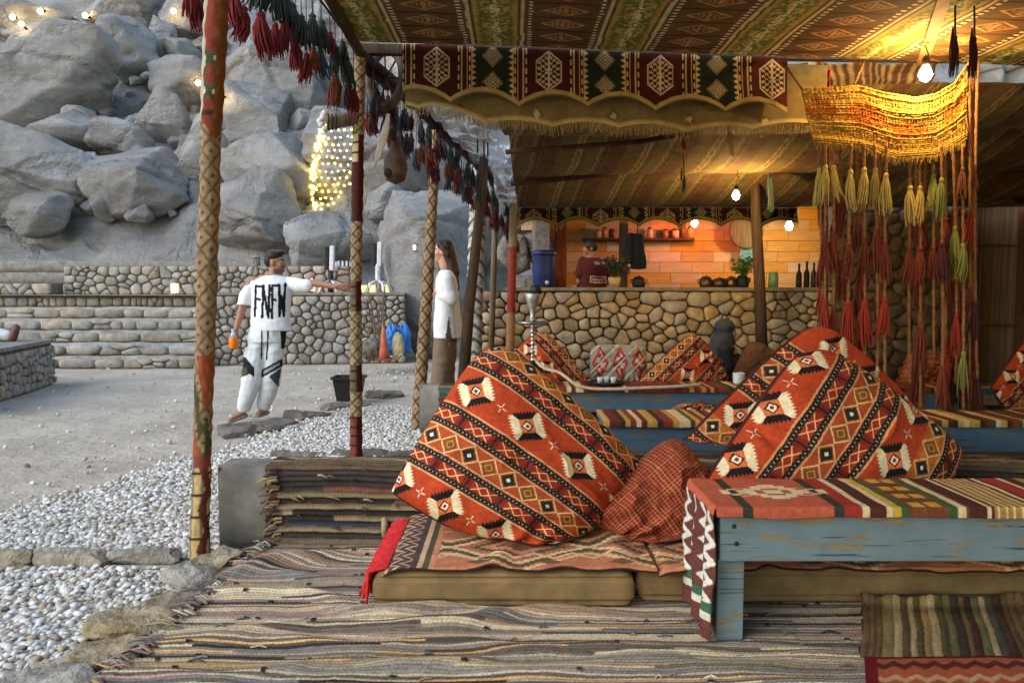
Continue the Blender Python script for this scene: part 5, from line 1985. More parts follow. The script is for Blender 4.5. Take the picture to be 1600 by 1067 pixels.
# ---- blue tables with woven runners
def mat_paint(name, blue, wood):
    m, nt, b = _new(name)
    L = nt.links.new
    co = coords(nt, (1, 1, 1))
    mp = N(nt, 'ShaderNodeMapping')
    mp.inputs['Scale'].default_value = (1.3, 3, 7)
    L(co, mp.inputs[0])
    n_ = N(nt, 'ShaderNodeTexNoise', Scale=3.4, Detail=8.0, Roughness=.72)
    L(mp.outputs[0], n_.inputs['Vector'])
    chip = N(nt, 'ShaderNodeMapRange')
    chip.inputs['From Min'].default_value, chip.inputs['From Max'].default_value = .558, .585
    L(n_.outputs['Fac'], chip.inputs[0])
    n3 = N(nt, 'ShaderNodeTexNoise', Scale=11.0, Detail=6.0)
    L(co, n3.inputs['Vector'])
    bl = N(nt, 'ShaderNodeMixRGB')
    bl.inputs[1].default_value = (*tuple(blue * .72), 1)
    bl.inputs[2].default_value = (*tuple(blue * 1.2), 1)
    L(n3.outputs['Fac'], bl.inputs[0])
    mp2 = N(nt, 'ShaderNodeMapping')
    mp2.inputs['Scale'].default_value = (1, 6, 26)
    L(co, mp2.inputs[0])
    gr = N(nt, 'ShaderNodeTexNoise', Scale=3.0, Detail=6.0)
    L(mp2.outputs[0], gr.inputs['Vector'])
    crk = N(nt, 'ShaderNodeMapRange')
    crk.inputs['From Min'].default_value, crk.inputs['From Max'].default_value = .33, .38
    crk.inputs['To Min'].default_value, crk.inputs['To Max'].default_value = .35, 1
    L(gr.outputs['Fac'], crk.inputs[0])
    sc = N(nt, 'ShaderNodeVectorMath', operation='SCALE')
    L(bl.outputs[0], sc.inputs[0])
    L(crk.outputs[0], sc.inputs['Scale'])
    mx = N(nt, 'ShaderNodeMixRGB')
    mx.inputs[2].default_value = (*tuple(wood), 1)
    L(chip.outputs[0], mx.inputs[0])
    L(sc.outputs[0], mx.inputs[1])
    L(mx.outputs[0], b.inputs['Base Color'])
    b.inputs['Roughness'].default_value = .6
    bp = N(nt, 'ShaderNodeBump', Strength=.5, Distance=.004)
    sb = N(nt, 'ShaderNodeMath', operation='SUBTRACT')
    L(crk.outputs[0], sb.inputs[0])
    L(chip.outputs[0], sb.inputs[1])
    L(sb.outputs[0], bp.inputs['Height'])
    L(bp.outputs[0], b.inputs['Normal'])
    return m


BLUE = mat_paint('chipped_blue_paint', rgb(112, 130, 138), rgb(148, 124, 82))
BLUE2 = mat_paint('far_blue_paint', rgb(76, 104, 126), rgb(112, 104, 84))
NAIL = mat('nail', rgb(60, 60, 62), rgb(40, 40, 42), scale=30, rough=.5, metal=.6)


def table(label, x0, x1, y0, y1, zt, m, apron=.175, leg=.095, nails=False):
    t = thing('table', label, 'table', ((x0 + x1) / 2, (y0 + y1) / 2, 0), 'low blue tables')
    def slab(nm, a, b, bev=.004):
        c = [(p + q) / 2 for p, q in zip(a, b)]
        return MB().box(c, [q - p for p, q in zip(a, b)]).build(nm, m, t, bevel=bev)
    w = (y1 - y0 - .004 * 2) / 3
    for k in range(3):
        slab('plank', (x0 - .02, y0 + k * (w + .004), zt - .03), (x1 + .02, y0 + k * (w + .004) + w, zt))
    ap = slab('apron', (x0, y0 + .006, zt - .032 - apron), (x1, y0 + .036, zt - .032))
    slab('apron', (x0, y1 - .036, zt - .032 - apron), (x1, y1 - .006, zt - .032))
    slab('end_rail', (x0 + .01, y0 + .038, zt - .03 - apron * .8), (x0 + .04, y1 - .038, zt - .032))
    for lx in (x0 + .002, x1 - leg - .002):
        for ly in (y0 + .0385, y1 - .0385 - leg * .6):
            slab('leg', (lx, ly, 0), (lx + leg, ly + leg * .6, zt - .033))
    if nails:
        for (nx_, nz_) in ((x0 + .05, zt - .07), (x0 + .06, zt - .135)):
            MB().lathe([(.009, 0), (.007, -.003), (.001, -.004)], (nx_, y0 + .0055, nz_), 10, axis='Y').build('nail', NAIL, ap)
    return t


table('chipped pale blue table with a striped runner in the right foreground', .765, 2.55, 2.655, 3.03, .535, BLUE, apron=.17, leg=.1, nails=True)
table('blue table half hidden behind the middle cushions', .62, 3.9, 4.80, 5.2, .475, BLUE2)
table('dark blue table carrying the hookah in front of the second low wall', .0, 3.9, 6.32, 6.75, .49, BLUE2)


def runner_pattern(px):
    """colour bands of the front runner along x, given as table millimetres"""
    pass


def band_cols(x, y, edges, cols):
    i = np.clip(np.searchsorted(edges, x) - 1, 0, len(cols) - 1)
    return np.array(cols)[i]


SAL, DG, CRM2, MAR, YEL, GRN, BRN, RD, OCH = rgb(186, 92, 68), rgb(58, 58, 44), rgb(222, 200, 156), rgb(84, 44, 38), rgb(206, 164, 64), rgb(66, 92, 56), rgb(122, 68, 44), rgb(160, 54, 44), rgb(176, 132, 70)


def front_runner(x, y):
    """x from the left end"""
    pxs = [1080, 1120, 1136, 1258, 1274, 1300, 1311, 1336, 1346, 1358, 1372, 1430, 1444, 1456, 1462, 1488, 1494, 1500, 1560, 1566, 1574, 1580, 1610, 1618, 1640, 1660, 1720]
    cl = [SAL, DG, SAL, DG, RD, CRM2, MAR, CRM2, YEL, GRN, BRN, GRN, CRM2, BRN, MAR, CRM2, MAR, OCH, MAR, CRM2, MAR, RD, CRM2, MAR, OCH, RD]
    e = (np.array(pxs) - 1080) / 415.0
    c = band_cols(x, y, e, cl).copy()
    X = x * 415 + 1080
    yb = y
    blk = (X > 1375) & (X < 1428)
    lay(c, blk & (((yb / .11) % 1) < .5) & (np.abs(((X - 1375) / 26) % 1 - .5) < .36), YEL)
    lay(c, blk & (np.abs((yb / .11) % 1 - .75) < .04), MAR)
    och = (X > 1500) & (X < 1560)
    lay(c, och & (np.abs(((X - 1500) / 12) % 1 - .5) < .14), CRM2)
    lay(c, och & (((yb / .022) % 1) < .35) & (np.abs(((X - 1500) / 12) % 1 - .5) > .3), rgb(120, 84, 44))
    # stepped cream cross on the salmon field
    fx, fy = np.abs(X - 1196) / 85, np.abs(yb - .2) / .11
    stp = np.floor(fx * 6) / 6
    lay(c, (fx < 1.0) & (np.abs(fy) < .95 - stp * .8) & ((np.floor(fy * 4) + np.floor(fx * 6)) % 3 != 1), CRM2)
    return c * (1 + .12 * n2(x * 50, y * 50, 3))[:, None]


def runner(label, x0, x1, y0, y1, zt, cfn, lip, seed, end_drop=0.0, nu=420, nv=90):
    u, v = grid_uv(nu, nv)
    wd_ = (y1 - y0) + lip
    l = v * wd_ - lip
    arc = u * (x1 - x0 + end_drop) - end_drop
    x = x0 + np.maximum(arc, 0)
    y = y0 + np.maximum(l, 0) - np.where(l < 0, .012 * (1 - np.exp(l / .01)), 0)
    lipw = 1 + .25 * n1(x * 5, seed)
    z = zt + .007 + .004 * n2(x * 6, l * 8, seed) + np.where(l < 0, (l + .006) * lipw * (l < -.006), 0)
    r = np.clip(1 - np.maximum(arc, 0) / .02, 0, 1) * np.clip(1 - np.abs(l) / .01, 0, 1) * 0
    z = z - r
    if end_drop:
        dn = np.clip(-arc, 0, None)
        m_ = arc < 0
        x = np.where(m_, x0 - .012 * (1 - np.exp(-dn / .012)) - .022 * n2(dn * 5, y * 9, seed + 4) * np.clip(dn / .1, 0, 1) - .02 * np.sin(y * 38) * np.clip(dn / .2, 0, 1), x)
        y = np.where(m_, np.where(l < 0, y0 - .008, y) + .02 * n1(dn * 7, seed + 6) * np.clip(dn / .1, 0, 1), y)
        z = np.where(m_, zt + .006 - dn, z)
        z = np.maximum(z, .018 + .004 * h1((y * 80).astype(int), 3))
    c = cfn(arc + end_drop * 0, y - y0)
    if end_drop:
        m_ = arc < 0
        dn = -arc
        k = np.floor(dn / .045).astype(int)
        cc = np.array([rgb(108, 60, 54), rgb(200, 190, 172), rgb(96, 54, 48), rgb(70, 92, 74), rgb(196, 180, 150), rgb(92, 50, 50)])[np.clip((h1(k, 4) * 6).astype(int), 0, 5)]
        zig = np.abs(((y / .11 + np.abs(((dn / .07) % 1) - .5) * .9) % 1) - .5) < .16
        cc[:] = np.where((h1(np.floor(dn / .03).astype(int), 6) > .8)[:, None], rgb(70, 60, 60), rgb(98, 56, 50))
        cc[zig & (dn < .36)] = rgb(206, 200, 188)
        cc[(dn > .36) & (dn < .40)] = rgb(60, 92, 74)
        cc[(dn > .40) & (dn < .43)] = rgb(206, 196, 176)
        cc[dn < .03] = SAL
        c[m_] = cc[m_]
    o = link('table_runner', np_mesh('table_runner', np.stack([x, y, z], 1), grid_faces(nu, nv), np.clip(c, .004, 1)), CLOTH, label=label, cat='table runner', group='striped table runners')
    sd = o.modifiers.new('thickness', 'SOLIDIFY')
    sd.thickness = .006
    sd.offset = -1
    return o


runner('salmon, green and cream striped runner draped over the front blue table', .742, 2.6, 2.645, 3.05, .537, front_runner, .045, 3, end_drop=.50, nu=620, nv=110)


def far_runner(seed, base):
    def f(x, y):
        k = np.floor(x / .035).astype(int)
        pal = np.array([rgb(104, 42, 38), rgb(74, 40, 36), rgb(206, 186, 150), rgb(176, 140, 70), rgb(70, 74, 46), rgb(126, 54, 44), rgb(58, 40, 36), base, base, rgb(96, 44, 38)])
        return pal[(h1(k, seed) * 10).astype(int) % 10] * (1 + .1 * n2(x * 40, y * 40, 2))[:, None]
    return f


runner('dark red striped runner on the table behind the middle cushions', .60, 3.95, 4.78, 5.22, .477, far_runner(4, rgb(190, 150, 80)), .05, 5)
runner('maroon plaid runner on the hookah table', -.05, 3.95, 6.30, 6.77, .492, far_runner(9, rgb(120, 56, 46)), .045, 6)
# mats on the two far benches beside the tables
mattress('floor_mattress', 'dark patterned mattress in front of the second low wall', -.6, 3.9, 6.78, 7.04, .0, .30, mat('dark_kilim', rgb(92, 60, 44), rgb(52, 38, 32), scale=9), 5)

# ---- rugs in the right foreground
STRIPED = np.array([rgb(*c) for c in ((104, 86, 56), (150, 130, 84), (74, 62, 50), (176, 140, 92), (126, 96, 66), (92, 84, 72), (190, 164, 118), (84, 58, 48), (120, 112, 76))])
nu, nv = 330, 130
u, v = grid_uv(nu, nv)
x = 1.26 + u * 1.6 + .02 * (1 - u) ** 5 * n1(v * 9, 2)
y = 2.515 + v * .49 - .02 * np.sin(x * 5) + .015 * n1(x * 8, 6) * v
xw = x + .012 * n2(x * 3, y * 4, 2) + .022 * n1(x * 14, 8)
i = np.floor(xw / .03).astype(int)
c = STRIPED[(h1(i, 3) * len(STRIPED)).astype(int) % len(STRIPED)] * (.85 + .3 * n2(x * 60, y * 16, 3))[:, None]
e = np.abs((xw / .03) % 1 - .5) * 2
c = c * (1 - .4 * (e > .85))[:, None]
z = .035 + .004 * (1 - e ** 2) + .008 * n2(x * 5, y * 6, 8) + .03 * np.exp(-((v - 1) / .06) ** 2) * (1 + n1(x * 9, 3))
link('runner_rug', np_mesh('runner_rug', np.stack([x + .49 * (y - 2.6), y, z], 1), grid_faces(nu, nv), np.clip(c, .004, 1)), RAG, label='olive and yellow striped runner rug under the blue table', cat='rug')
nu, nv = 200, 70
u, v = grid_uv(nu, nv)
x = 1.23 + u * 1.6
y = 2.225 + v * .28 + .012 * n1(x * 6, 4)
c = np.tile(rgb(172, 84, 56), (len(x), 1))
zg = np.abs(((x / .07) % 1) - .5) * 2
lay(c, np.abs((y - 2.225) / .28 - .75 - zg * .1) < .06, rgb(84, 44, 36))
lay(c, np.abs((y - 2.225) / .28 - .45 - zg * .1) < .05, rgb(196, 150, 104))
lay(c, v > .95, rgb(92, 24, 28))
lay(c, u < .03, rgb(110, 24, 30))
z = .05 + .008 * n2(x * 5, y * 6, 3)
link('red_rug', np_mesh('red_rug', np.stack([x + .45 * (y - 2.5), y, z], 1), grid_faces(nu, nv), c), CLOTH, label='red zigzag rug at the bottom right corner', cat='rug')

# ---- cushions around the far tables
cushion('far_cushion', 'red kilim cushion leaning behind the hookah', W(846, 508, 7.0), W(925, 600, 6.95), W(762, 590, 6.85), .30, .2, lambda s, t: kilim(s, t, seed=7), n=150, seed=51)
cushion('far_cushion', 'kilim cushion with a pale diamond border on the hookah table row', W(1085, 512, 7.0), W(985, 606, 6.86), W(1142, 592, 6.95), .30, .2, lambda s, t: kilim(s, (t * .8) % 1, seed=9), n=150, seed=57)


def patchwork(s, t):
    c = np.tile(rgb(150, 140, 124), (len(s), 1))
    k = (np.floor(s * 12) + np.floor(t * 8)).astype(int)
    d = np.abs((s * 3) % 1 - .5) + np.abs(t - .5)
    lay(c, (d < .42), rgb(168, 52, 44))
    lay(c, (d < .3) & (k % 2 == 0), rgb(180, 172, 156))
    lay(c, (np.abs((s * 3 + t * 2) % 1 - .5) < .05), rgb(210, 200, 184))
    return c


cushion('far_cushion', 'grey and red patchwork bolster in front of the stone counter', W(922, 538, 7.25), W(1010, 540, 7.25), W(922, 600, 7.15), .42, .18, patchwork, n=110, seed=61, tuft=False)
cushion('far_cushion', 'orange kilim cushion cut off by the right edge', W(1616, 508, 5.9), W(1545, 606, 5.85), W(1690, 610, 5.8), .3, .22, lambda s, t: kilim(s, (t + .25) % 1, seed=12), n=150, seed=67)
cushion('far_cushion', 'olive checked cushion behind the macrame tassels', W(1420, 545, 6.9), W(1500, 556, 6.9), W(1402, 600, 6.8), .30, .2, lambda s, t: grid_check(s, t, 5) * np.array([.8, 1.0, .7]), n=90, seed=71, tuft=False)
cushion('far_cushion', 'dark brown cushion right of the seated woman', W(1172, 528, 7.4), W(1232, 560, 7.4), W(1140, 590, 7.3), .40, .2, lambda s, t: np.tile(rgb(92, 62, 44), (len(s), 1)), n=80, seed=77, tuft=False)
cushion('far_cushion', 'small patterned bolster lying on the middle row', W(1050, 636, 5.6), W(1120, 638, 5.6), W(1046, 662, 5.45), .40, .14, lambda s, t: kilim(s, (t * .5 + .5) % 1, .5, seed=14), n=90, seed=79, tuft=False)
# ================================================================== PEOPLE
def bone(mb, p0, p1, r0, r1, flat=None, n=14):
    """tapered limb with round ends"""
    p0, p1 = Vector(p0), Vector(p1)
    ax = p1 - p0
    L_ = max(ax.length, 1e-4)
    ax = ax / L_
    pts, rr = [], []
    for k in range(5):
        a = math.pi / 2 * (1 - k / 4)
        pts.append(p0 - ax * r0 * math.sin(a))
        rr.append(max(r0 * math.cos(a), 1e-4))
    for k in range(5):
        a = math.pi / 2 * k / 4
        pts.append(p1 + ax * r1 * math.sin(a))
        rr.append(max(r1 * math.cos(a), 1e-4))
    mb.tube(pts, rr, n, flat=flat)


def loft(mb, rings, n=20):
    """stack of level ellipses: (centre, rx, ry)"""
    vs, fs = [], []
    for c, rx, ry in rings:
        for k in range(n):
            a = 2 * math.pi * k / n
            vs.append(Vector(c) + Vector((rx * math.cos(a), ry * math.sin(a), 0)))
    m = len(rings)
    for i in range(m - 1):
        for k in range(n):
            k2 = (k + 1) % n
            fs.append((i * n + k, (i + 1) * n + k, (i + 1) * n + k2, i * n + k2))
    fs.append(tuple(range(n)))
    fs.append(tuple(reversed(range((m - 1) * n, m * n))))
    mb.add(vs, fs, True)


def fuse(mb, name, voxel, m, parent, colfn, smooth=4, wr=0.0, seed=0, label=None):
    """one continuous skin over the joined volumes"""
    me = mb.mesh(name)
    o = bpy.data.objects.new('tmp', me)
    COL.objects.link(o)
    bm = bmesh.new()
    bm.from_mesh(me)
    bmesh.ops.recalc_face_normals(bm, faces=bm.faces)
    bm.to_mesh(me)
    bm.free()
    md = o.modifiers.new('fuse', 'REMESH')
    md.mode = 'VOXEL'
    md.voxel_size = voxel
    sm = o.modifiers.new('smooth', 'SMOOTH')
    sm.iterations = smooth
    sm.factor = .5
    dg = bpy.context.evaluated_depsgraph_get()
    out = bpy.data.meshes.new_from_object(o.evaluated_get(dg))
    bpy.data.objects.remove(o)
    v = np.empty(len(out.vertices) * 3, np.float32)
    out.vertices.foreach_get('co', v)
    v = v.reshape(-1, 3).astype(float)
    nr = np.empty(len(out.vertices) * 3, np.float32)
    out.vertices.foreach_get('normal', nr)
    nr = nr.reshape(-1, 3)
    c = np.clip(colfn(v), .003, 1)
    if wr:
        d = fbm(v * np.array([9, 9, 4.0]), 3, seed)
        d2 = 1 - np.abs(fbm(v * np.array([7, 7, 9.0]) + 7, 2, seed + 4)) * 2
        v = v + nr * (wr * (d * .6 + d2 * .5))[:, None]
        out.vertices.foreach_set('co', v.astype(np.float32).ravel())
    a = out.color_attributes.new('Col', 'FLOAT_COLOR', 'POINT')
    cc = np.ones((len(v), 4), np.float32)
    cc[:, :3] = c
    a.data.foreach_set('color', cc.ravel())
    out.polygons.foreach_set('use_smooth', np.ones(len(out.polygons), bool))
    out.materials.clear()
    out.update()
    return link(name, out, m, parent, label=label)


def pix(v):
    """picture coordinates of garment points, used once to set out prints on the cloth"""
    a = v - np.array([0, 0, CAM_H])
    fwd = a[:, 1] * _ct - a[:, 2] * _st
    up = a[:, 1] * _st + a[:, 2] * _ct
    return 800 + F * a[:, 0] / fwd, 533.5 - F * up / fwd


def seg_mask(px, py, segs, w):
    m = np.zeros(len(px), bool)
    for (x0, y0, x1, y1) in segs:
        dx, dy = x1 - x0, y1 - y0
        t = np.clip(((px - x0) * dx + (py - y0) * dy) / (dx * dx + dy * dy + 1e-9), 0, 1)
        m |= np.hypot(px - x0 - t * dx, py - y0 - t * dy) < w
    return m


def poly_mask(px, py, poly):
    m = np.zeros(len(px), bool)
    n = len(poly)
    for i in range(n):
        x0, y0 = poly[i]
        x1, y1 = poly[(i + 1) % n]
        c = ((y0 > py) != (y1 > py)) & (px < (x1 - x0) * (py - y0) / (y1 - y0 + 1e-9) + x0)
        m ^= c
    return m


def fill(c):
    return lambda v: np.tile(c, (len(v), 1))


def hand(mb, wrist, direction, side, up, s=1.0, curl=.35):
    """palm, four fingers of unequal length and a thumb leaving the side of the palm"""
    w, d, sd, u = Vector(wrist), Vector(direction).normalized(), Vector(side).normalized(), Vector(up).normalized()
    palm = w + d * .085 * s
    for k in range(4):
        o = sd * ((k - 1.5) * .019 * s)
        bone(mb, w + o * .7 + d * .01, palm + o, .016 * s, .0135 * s, n=8)
        ln = (.060, .072, .068, .052)[k] * s
        a = palm + o + d * ln * .5 - u * ln * .10 * curl
        b = a + d * ln * .42 - u * ln * curl * .8
        bone(mb, palm + o, a, .0105 * s, .0095 * s, n=8)
        bone(mb, a, b, .0095 * s, .0078 * s, n=8)
    t0 = w + d * .03 * s - sd * .026 * s
    t1 = t0 + d * .035 * s - sd * .028 * s - u * .012 * s
    bone(mb, t0, t1, .014 * s, .0115 * s, n=8)
    bone(mb, t1, t1 + d * .032 * s - sd * .004 * s - u * .01 * s, .0112 * s, .0085 * s, n=8)


def head(mb, c, fx, s=1.0):
    """c: centre of skull; fx: +1 faces right, -1 faces left (profile)"""
    c = Vector(c)
    P = lambda x, y, z: c + Vector((x * fx, y, z)) * s
    mb.ball(P(-.012, 0, .02), (.092 * s, .074 * s, .092 * s), 18, 12)
    mb.ball(P(.03, 0, -.03), (.062 * s, .06 * s, .075 * s), 16, 10)
    bone(mb, P(.045, 0, -.085), P(.066, 0, -.088), .034 * s, .024 * s)
    bone(mb, P(.074, 0, .018), P(.096, 0, -.024), .010 * s, .015 * s, n=10)       # nose
    bone(mb, P(.078, 0, -.055), P(.084, 0, -.056), .013 * s, .011 * s, n=10)      # lips
    bone(mb, P(.068, -.034, .022), P(.068, .034, .022), .016 * s, .016 * s, n=10)  # brow
    for q in (-1, 1):
        mb.ball(P(-.012, q * .076, -.008), (.022 * s, .011 * s, .034 * s), 10, 8)   # ears
        mb.ball(P(.05, q * .045, -.025), (.026 * s, .02 * s, .028 * s), 10, 8)      # cheeks
    bone(mb, P(-.01, 0, -.07), P(-.028, 0, -.155), .056 * s, .06 * s)


def face_cols(skin, c, fx, s=1.0, beard=None, lips=rgb(150, 84, 74)):
    c = np.array(c[:])

    def f(v):
        col = np.tile(skin, (len(v), 1))
        q = (v - c) / s
        x, y, z = q[:, 0] * fx, q[:, 1], q[:, 2]
        near = np.linalg.norm(q, axis=1) < .16
        for sg in (-1, 1):
            e = np.sqrt(((x - .072) / .022) ** 2 + ((y - sg * .034) / .014) ** 2 + ((z - .004) / .008) ** 2)
            lay(col, near & (e < 1), rgb(226, 220, 212))
            lay(col, near & (e < .6), rgb(34, 24, 20))
            lay(col, near & (np.abs(y - sg * .034) < .022) & (np.abs(z - .024) < .005) & (x > .055), rgb(40, 28, 22))
        lay(col, near & (x > .074) & (np.abs(z + .056) < .009) & (np.abs(y) < .024), lips)
        if beard is not None:
            lay(col, near & (z < -.04) & (z > -.12) & (x > -.01) & (np.abs(z + .056) > .01), beard)
            lay(col, near & (np.abs(z + .042) < .006) & (x > .07), beard)
        return col
    return f


# ---- man in the printed shirt
D = 7.8
m = lambda a, b, dy=0.0: W(a, b, D + dy)
man = thing('person', 'man in white printed T-shirt and white patched trousers stretching out an arm', 'person', m(390, 655))
SK = rgb(156, 112, 88)
hc = m(431, 410)
mb = MB()
head(mb, hc, 1, 1.02)
flatY = (Vector((0, 1, 0)), .62)
bone(mb, m(427, 446), m(418, 500), .155, .135, flat=flatY)
bone(mb, m(417, 505), m(415, 524), .14, .14, flat=(Vector((0, 1, 0)), .7))
bone(mb, m(398, 441), m(455, 441), .06, .06)
bone(mb, m(391, 444, -.02), m(377, 487, -.04), .05, .04)
bone(mb, m(377, 487, -.04), m(369, 514, -.1), .04, .028)
hand(mb, m(369, 514, -.1), (-.1, -.25, -1), (0, -1, .1), (-1, 0, 0), 1.0, .9)
bone(mb, m(460, 442, -.02), m(497, 443, -.08), .05, .04)
bone(mb, m(497, 443, -.08), m(526, 448, -.14), .04, .027)
hand(mb, m(526, 448, -.14), (1, -.15, -.02), (0, -.5, 1), (0, -1, -.4), 1.0, .25)
for hx_, kx, ky, ax, ay, fx, fy, dk in ((404, 397, 583, 379, 640, 360, 655, -.05), (427, 423, 586, 413, 636, 404, 646, .08)):
    bone(mb, m(hx_, 524), m(kx, ky, -.04), .085, .06)
    bone(mb, m(kx, ky, -.04), m(ax, ay, dk), .058, .038)
    bone(mb, m(ax, ay + 4, dk), m(fx, fy, dk - .1), .042, .03, flat=(Vector((0, 0, 1)), .75))
body = fuse(mb, 'body', .0075, SKIN, man, face_cols(SK, hc, 1, 1.02, beard=rgb(104, 74, 60)), smooth=3)
mb = MB()
mb.ball(hc + Vector((-.022, 0, .062)), (.092, .086, .072), 16, 10)
mb.ball(hc + Vector((-.06, 0, .02)), (.062, .08, .075), 14, 9)
mb.ball(hc + Vector((.035, 0, .098)), (.058, .066, .032), 12, 8)
fuse(mb, 'hair', .007, SKIN, man, lambda v: np.where(((v[:, 2] - hc.z) > .11)[:, None], rgb(92, 66, 44), rgb(34, 26, 22)), smooth=2, wr=.006)
# shirt
mb = MB()
rw = lambda px_: px_ * D / 1155
loft(mb, [(m(424, 516), rw(31), .15), (m(423, 500), rw(30), .15), (m(423, 480), rw(29.5), .15), (m(425, 458), rw(31), .155), (m(426, 444), rw(33), .14), (m(427, 436), rw(27), .10), (m(428, 431), rw(13), .085)], 24)
bone(mb, m(398, 445), m(386, 462, -.02), .07, .07)
loft(mb, [(m(382, 476, -.03), .078, .078), (m(387, 458, -.02), .076, .08), (m(394, 446), .066, .08)], 18)
bone(mb, m(452, 443), m(470, 446, -.05), .072, .068)
bone(mb, m(470, 446, -.05), m(480, 446, -.07), .066, .066)
LET = [(401, 447, 400, 494), (401, 447, 409, 448), (401, 467, 407, 468), (413, 446, 411, 496), (413, 448, 420, 494), (422, 446, 421, 496),
       (427, 446, 426, 497), (427, 446, 434, 447), (427, 468, 432, 469), (437, 445, 437.5, 494), (437.5, 494, 440.5, 462), (440.5, 462, 444, 494), (444, 494, 446.5, 444)]


def shirt_col(v):
    c = np.tile(rgb(228, 228, 232), (len(v), 1))
    px_, py_ = pix(v)
    front = v[:, 1] < D - .02
    lay(c, front & seg_mask(px_ + 1, py_, LET, 2.0), rgb(28, 30, 32))
    return c


fuse(mb, 'shirt', .0085, FABRIC, man, shirt_col, smooth=3, wr=.013, seed=3)
# trousers
mb = MB()
loft(mb, [(m(416, 534), rw(29), .15), (m(418, 520), rw(28), .15), (m(420, 508), rw(26.5), .14)], 24)
for pts_ in (((404, 530, 0, 17.5), (399, 560, -.03, 17), (395, 588, -.05, 15.5), (388, 612, -.06, 13), (381, 634, -.05, 10.5)), ((429, 530, 0, 15.5), (427, 560, -.01, 14.5), (424, 590, 0, 14), (419, 612, .04, 12.5), (413, 632, .08, 10.5))):
    for (a, b) in zip(pts_[:-1], pts_[1:]):
        bone(mb, m(a[0], a[1], a[2]), m(b[0], b[1], b[2]), rw(a[3]), rw(b[3]))


def trouser_col(v):
    c = np.tile(rgb(210, 212, 214), (len(v), 1))
    px_, py_ = pix(v)
    fr = v[:, 1] < D + .06
    K = rgb(34, 36, 40)
    lay(c, fr & poly_mask(px_, py_, [(374, 554), (384, 558), (397, 574), (398, 590), (390, 584), (378, 590), (368, 602), (370, 575)]), K)
    lay(c, fr & poly_mask(px_, py_, [(378, 576), (386, 574), (388, 583), (377, 590), (372, 594)]), rgb(66, 78, 58))
    lay(c, fr & poly_mask(px_, py_, [(408, 578), (441, 560), (441, 572), (408, 591)]), K)
    lay(c, fr & poly_mask(px_, py_, [(412, 580), (437, 566), (437, 570), (412, 585)]), rgb(150, 152, 154))
    lay(c, fr & poly_mask(px_, py_, [(420, 588), (440, 574), (434, 604)]), rgb(70, 72, 76))
    lay(c, fr & seg_mask(px_, py_, [(410, 514, 408, 560), (419, 514, 417, 562)], 1.3), K)
    lay(c, (px_ > 438) & (py_ < 545) & (py_ > 515), K)
    lay(c, (px_ < 386) & (py_ < 542) & (py_ > 522), K)
    return c


fuse(mb, 'trousers', .0085, FABRIC, man, trouser_col, smooth=3, wr=.017, seed=6)
mb = MB()
for ax, ay, fx, fy, dk in ((379, 646, 359, 659, -.05), (413, 641, 404, 650, .08)):
    bone(mb, m(ax + 2, ay + 4, dk), m(fx, fy, dk - .1), .046, .036, flat=(Vector((0, 0, 1)), .5))
fuse(mb, 'sandals', .007, SKIN, man, fill(rgb(128, 120, 112)), smooth=2)
# bottle of orange drink in his hand
bt = thing('drink_bottle', 'small bottle of orange drink in the walking man\'s hand', 'bottle', m(365, 546, -.16))
c = m(365, 545, -.165)
s = D / 1155
MB().lathe([(.004, 0), (6.6 * s, .6 * s), (7 * s, 3 * s), (6.6 * s, 8 * s), (7 * s, 14 * s), (5.6 * s, 18 * s), (.004, 18.4 * s)], c, 16).build('drink', mat('orange_drink', rgb(240, 140, 20), rgb(226, 110, 10), scale=9, rough=.2), bt)
MB().lathe([(5.4 * s, 18.5 * s), (3.2 * s, 23 * s), (2.6 * s, 25 * s), (2.6 * s, 27 * s)], c, 14).build('neck', PLASTIC, bt)
MB().lathe([(2.9 * s, 27 * s), (2.9 * s, 30 * s), (.003, 30.3 * s)], c, 12).build('cap', mat('white_cap', rgb(226, 226, 226), scale=9, rough=.4), bt)

# ---- woman in the white tunic
D2 = 7.72
w_ = lambda a, b, dy=0.0: W(a, b, D2 + dy)
rw2 = lambda q: q * D2 / 1155
wom = thing('person', 'long-haired woman in white tunic and brown trousers behind the netted pole', 'person', w_(695, 630))
hc2 = w_(691, 393)
SK2 = rgb(196, 150, 126)
mb = MB()
head(mb, hc2, -1, .98)
bone(mb, w_(698, 440), w_(697, 500), .12, .12, flat=(Vector((0, 1, 0)), .95))
bone(mb, w_(697, 500), w_(696, 522), .11, .10)
for dy in (-.16, .16):
    bone(mb, w_(699, 436, dy), w_(706, 470, dy * 1.2), .046, .038)
    bone(mb, w_(706, 470, dy * 1.2), w_(679, 455, dy * .5), .038, .026)
    hand(mb, w_(679, 455, dy * .5), (-1, 0, .3), (0, 1, 0), (.3, 0, 1), .92, .7)
for dy in (-.09, .09):
    bone(mb, w_(696, 530, dy), w_(694, 580, dy), .08, .055)
    bone(mb, w_(694, 580, dy), w_(697, 622, dy), .05, .036)
    bone(mb, w_(697, 626, dy), w_(682, 629, dy), .036, .028)
fuse(mb, 'body', .0075, SKIN, wom, face_cols(SK2, hc2, -1, .98, lips=rgb(180, 96, 88)), smooth=3)
mb = MB()
mb.ball(hc2 + Vector((.03, 0, .045)), (.088, .086, .082), 16, 10)
bone(mb, hc2 + Vector((.05, 0, .02)), w_(709, 425), .075, .06)
bone(mb, w_(707, 420), w_(714, 452), .058, .026)
for dy in (-.07, .07):
    bone(mb, hc2 + Vector((-.02, dy * .8, .075)), hc2 + Vector((.06, dy * 1.1, -.03)), .028, .03)
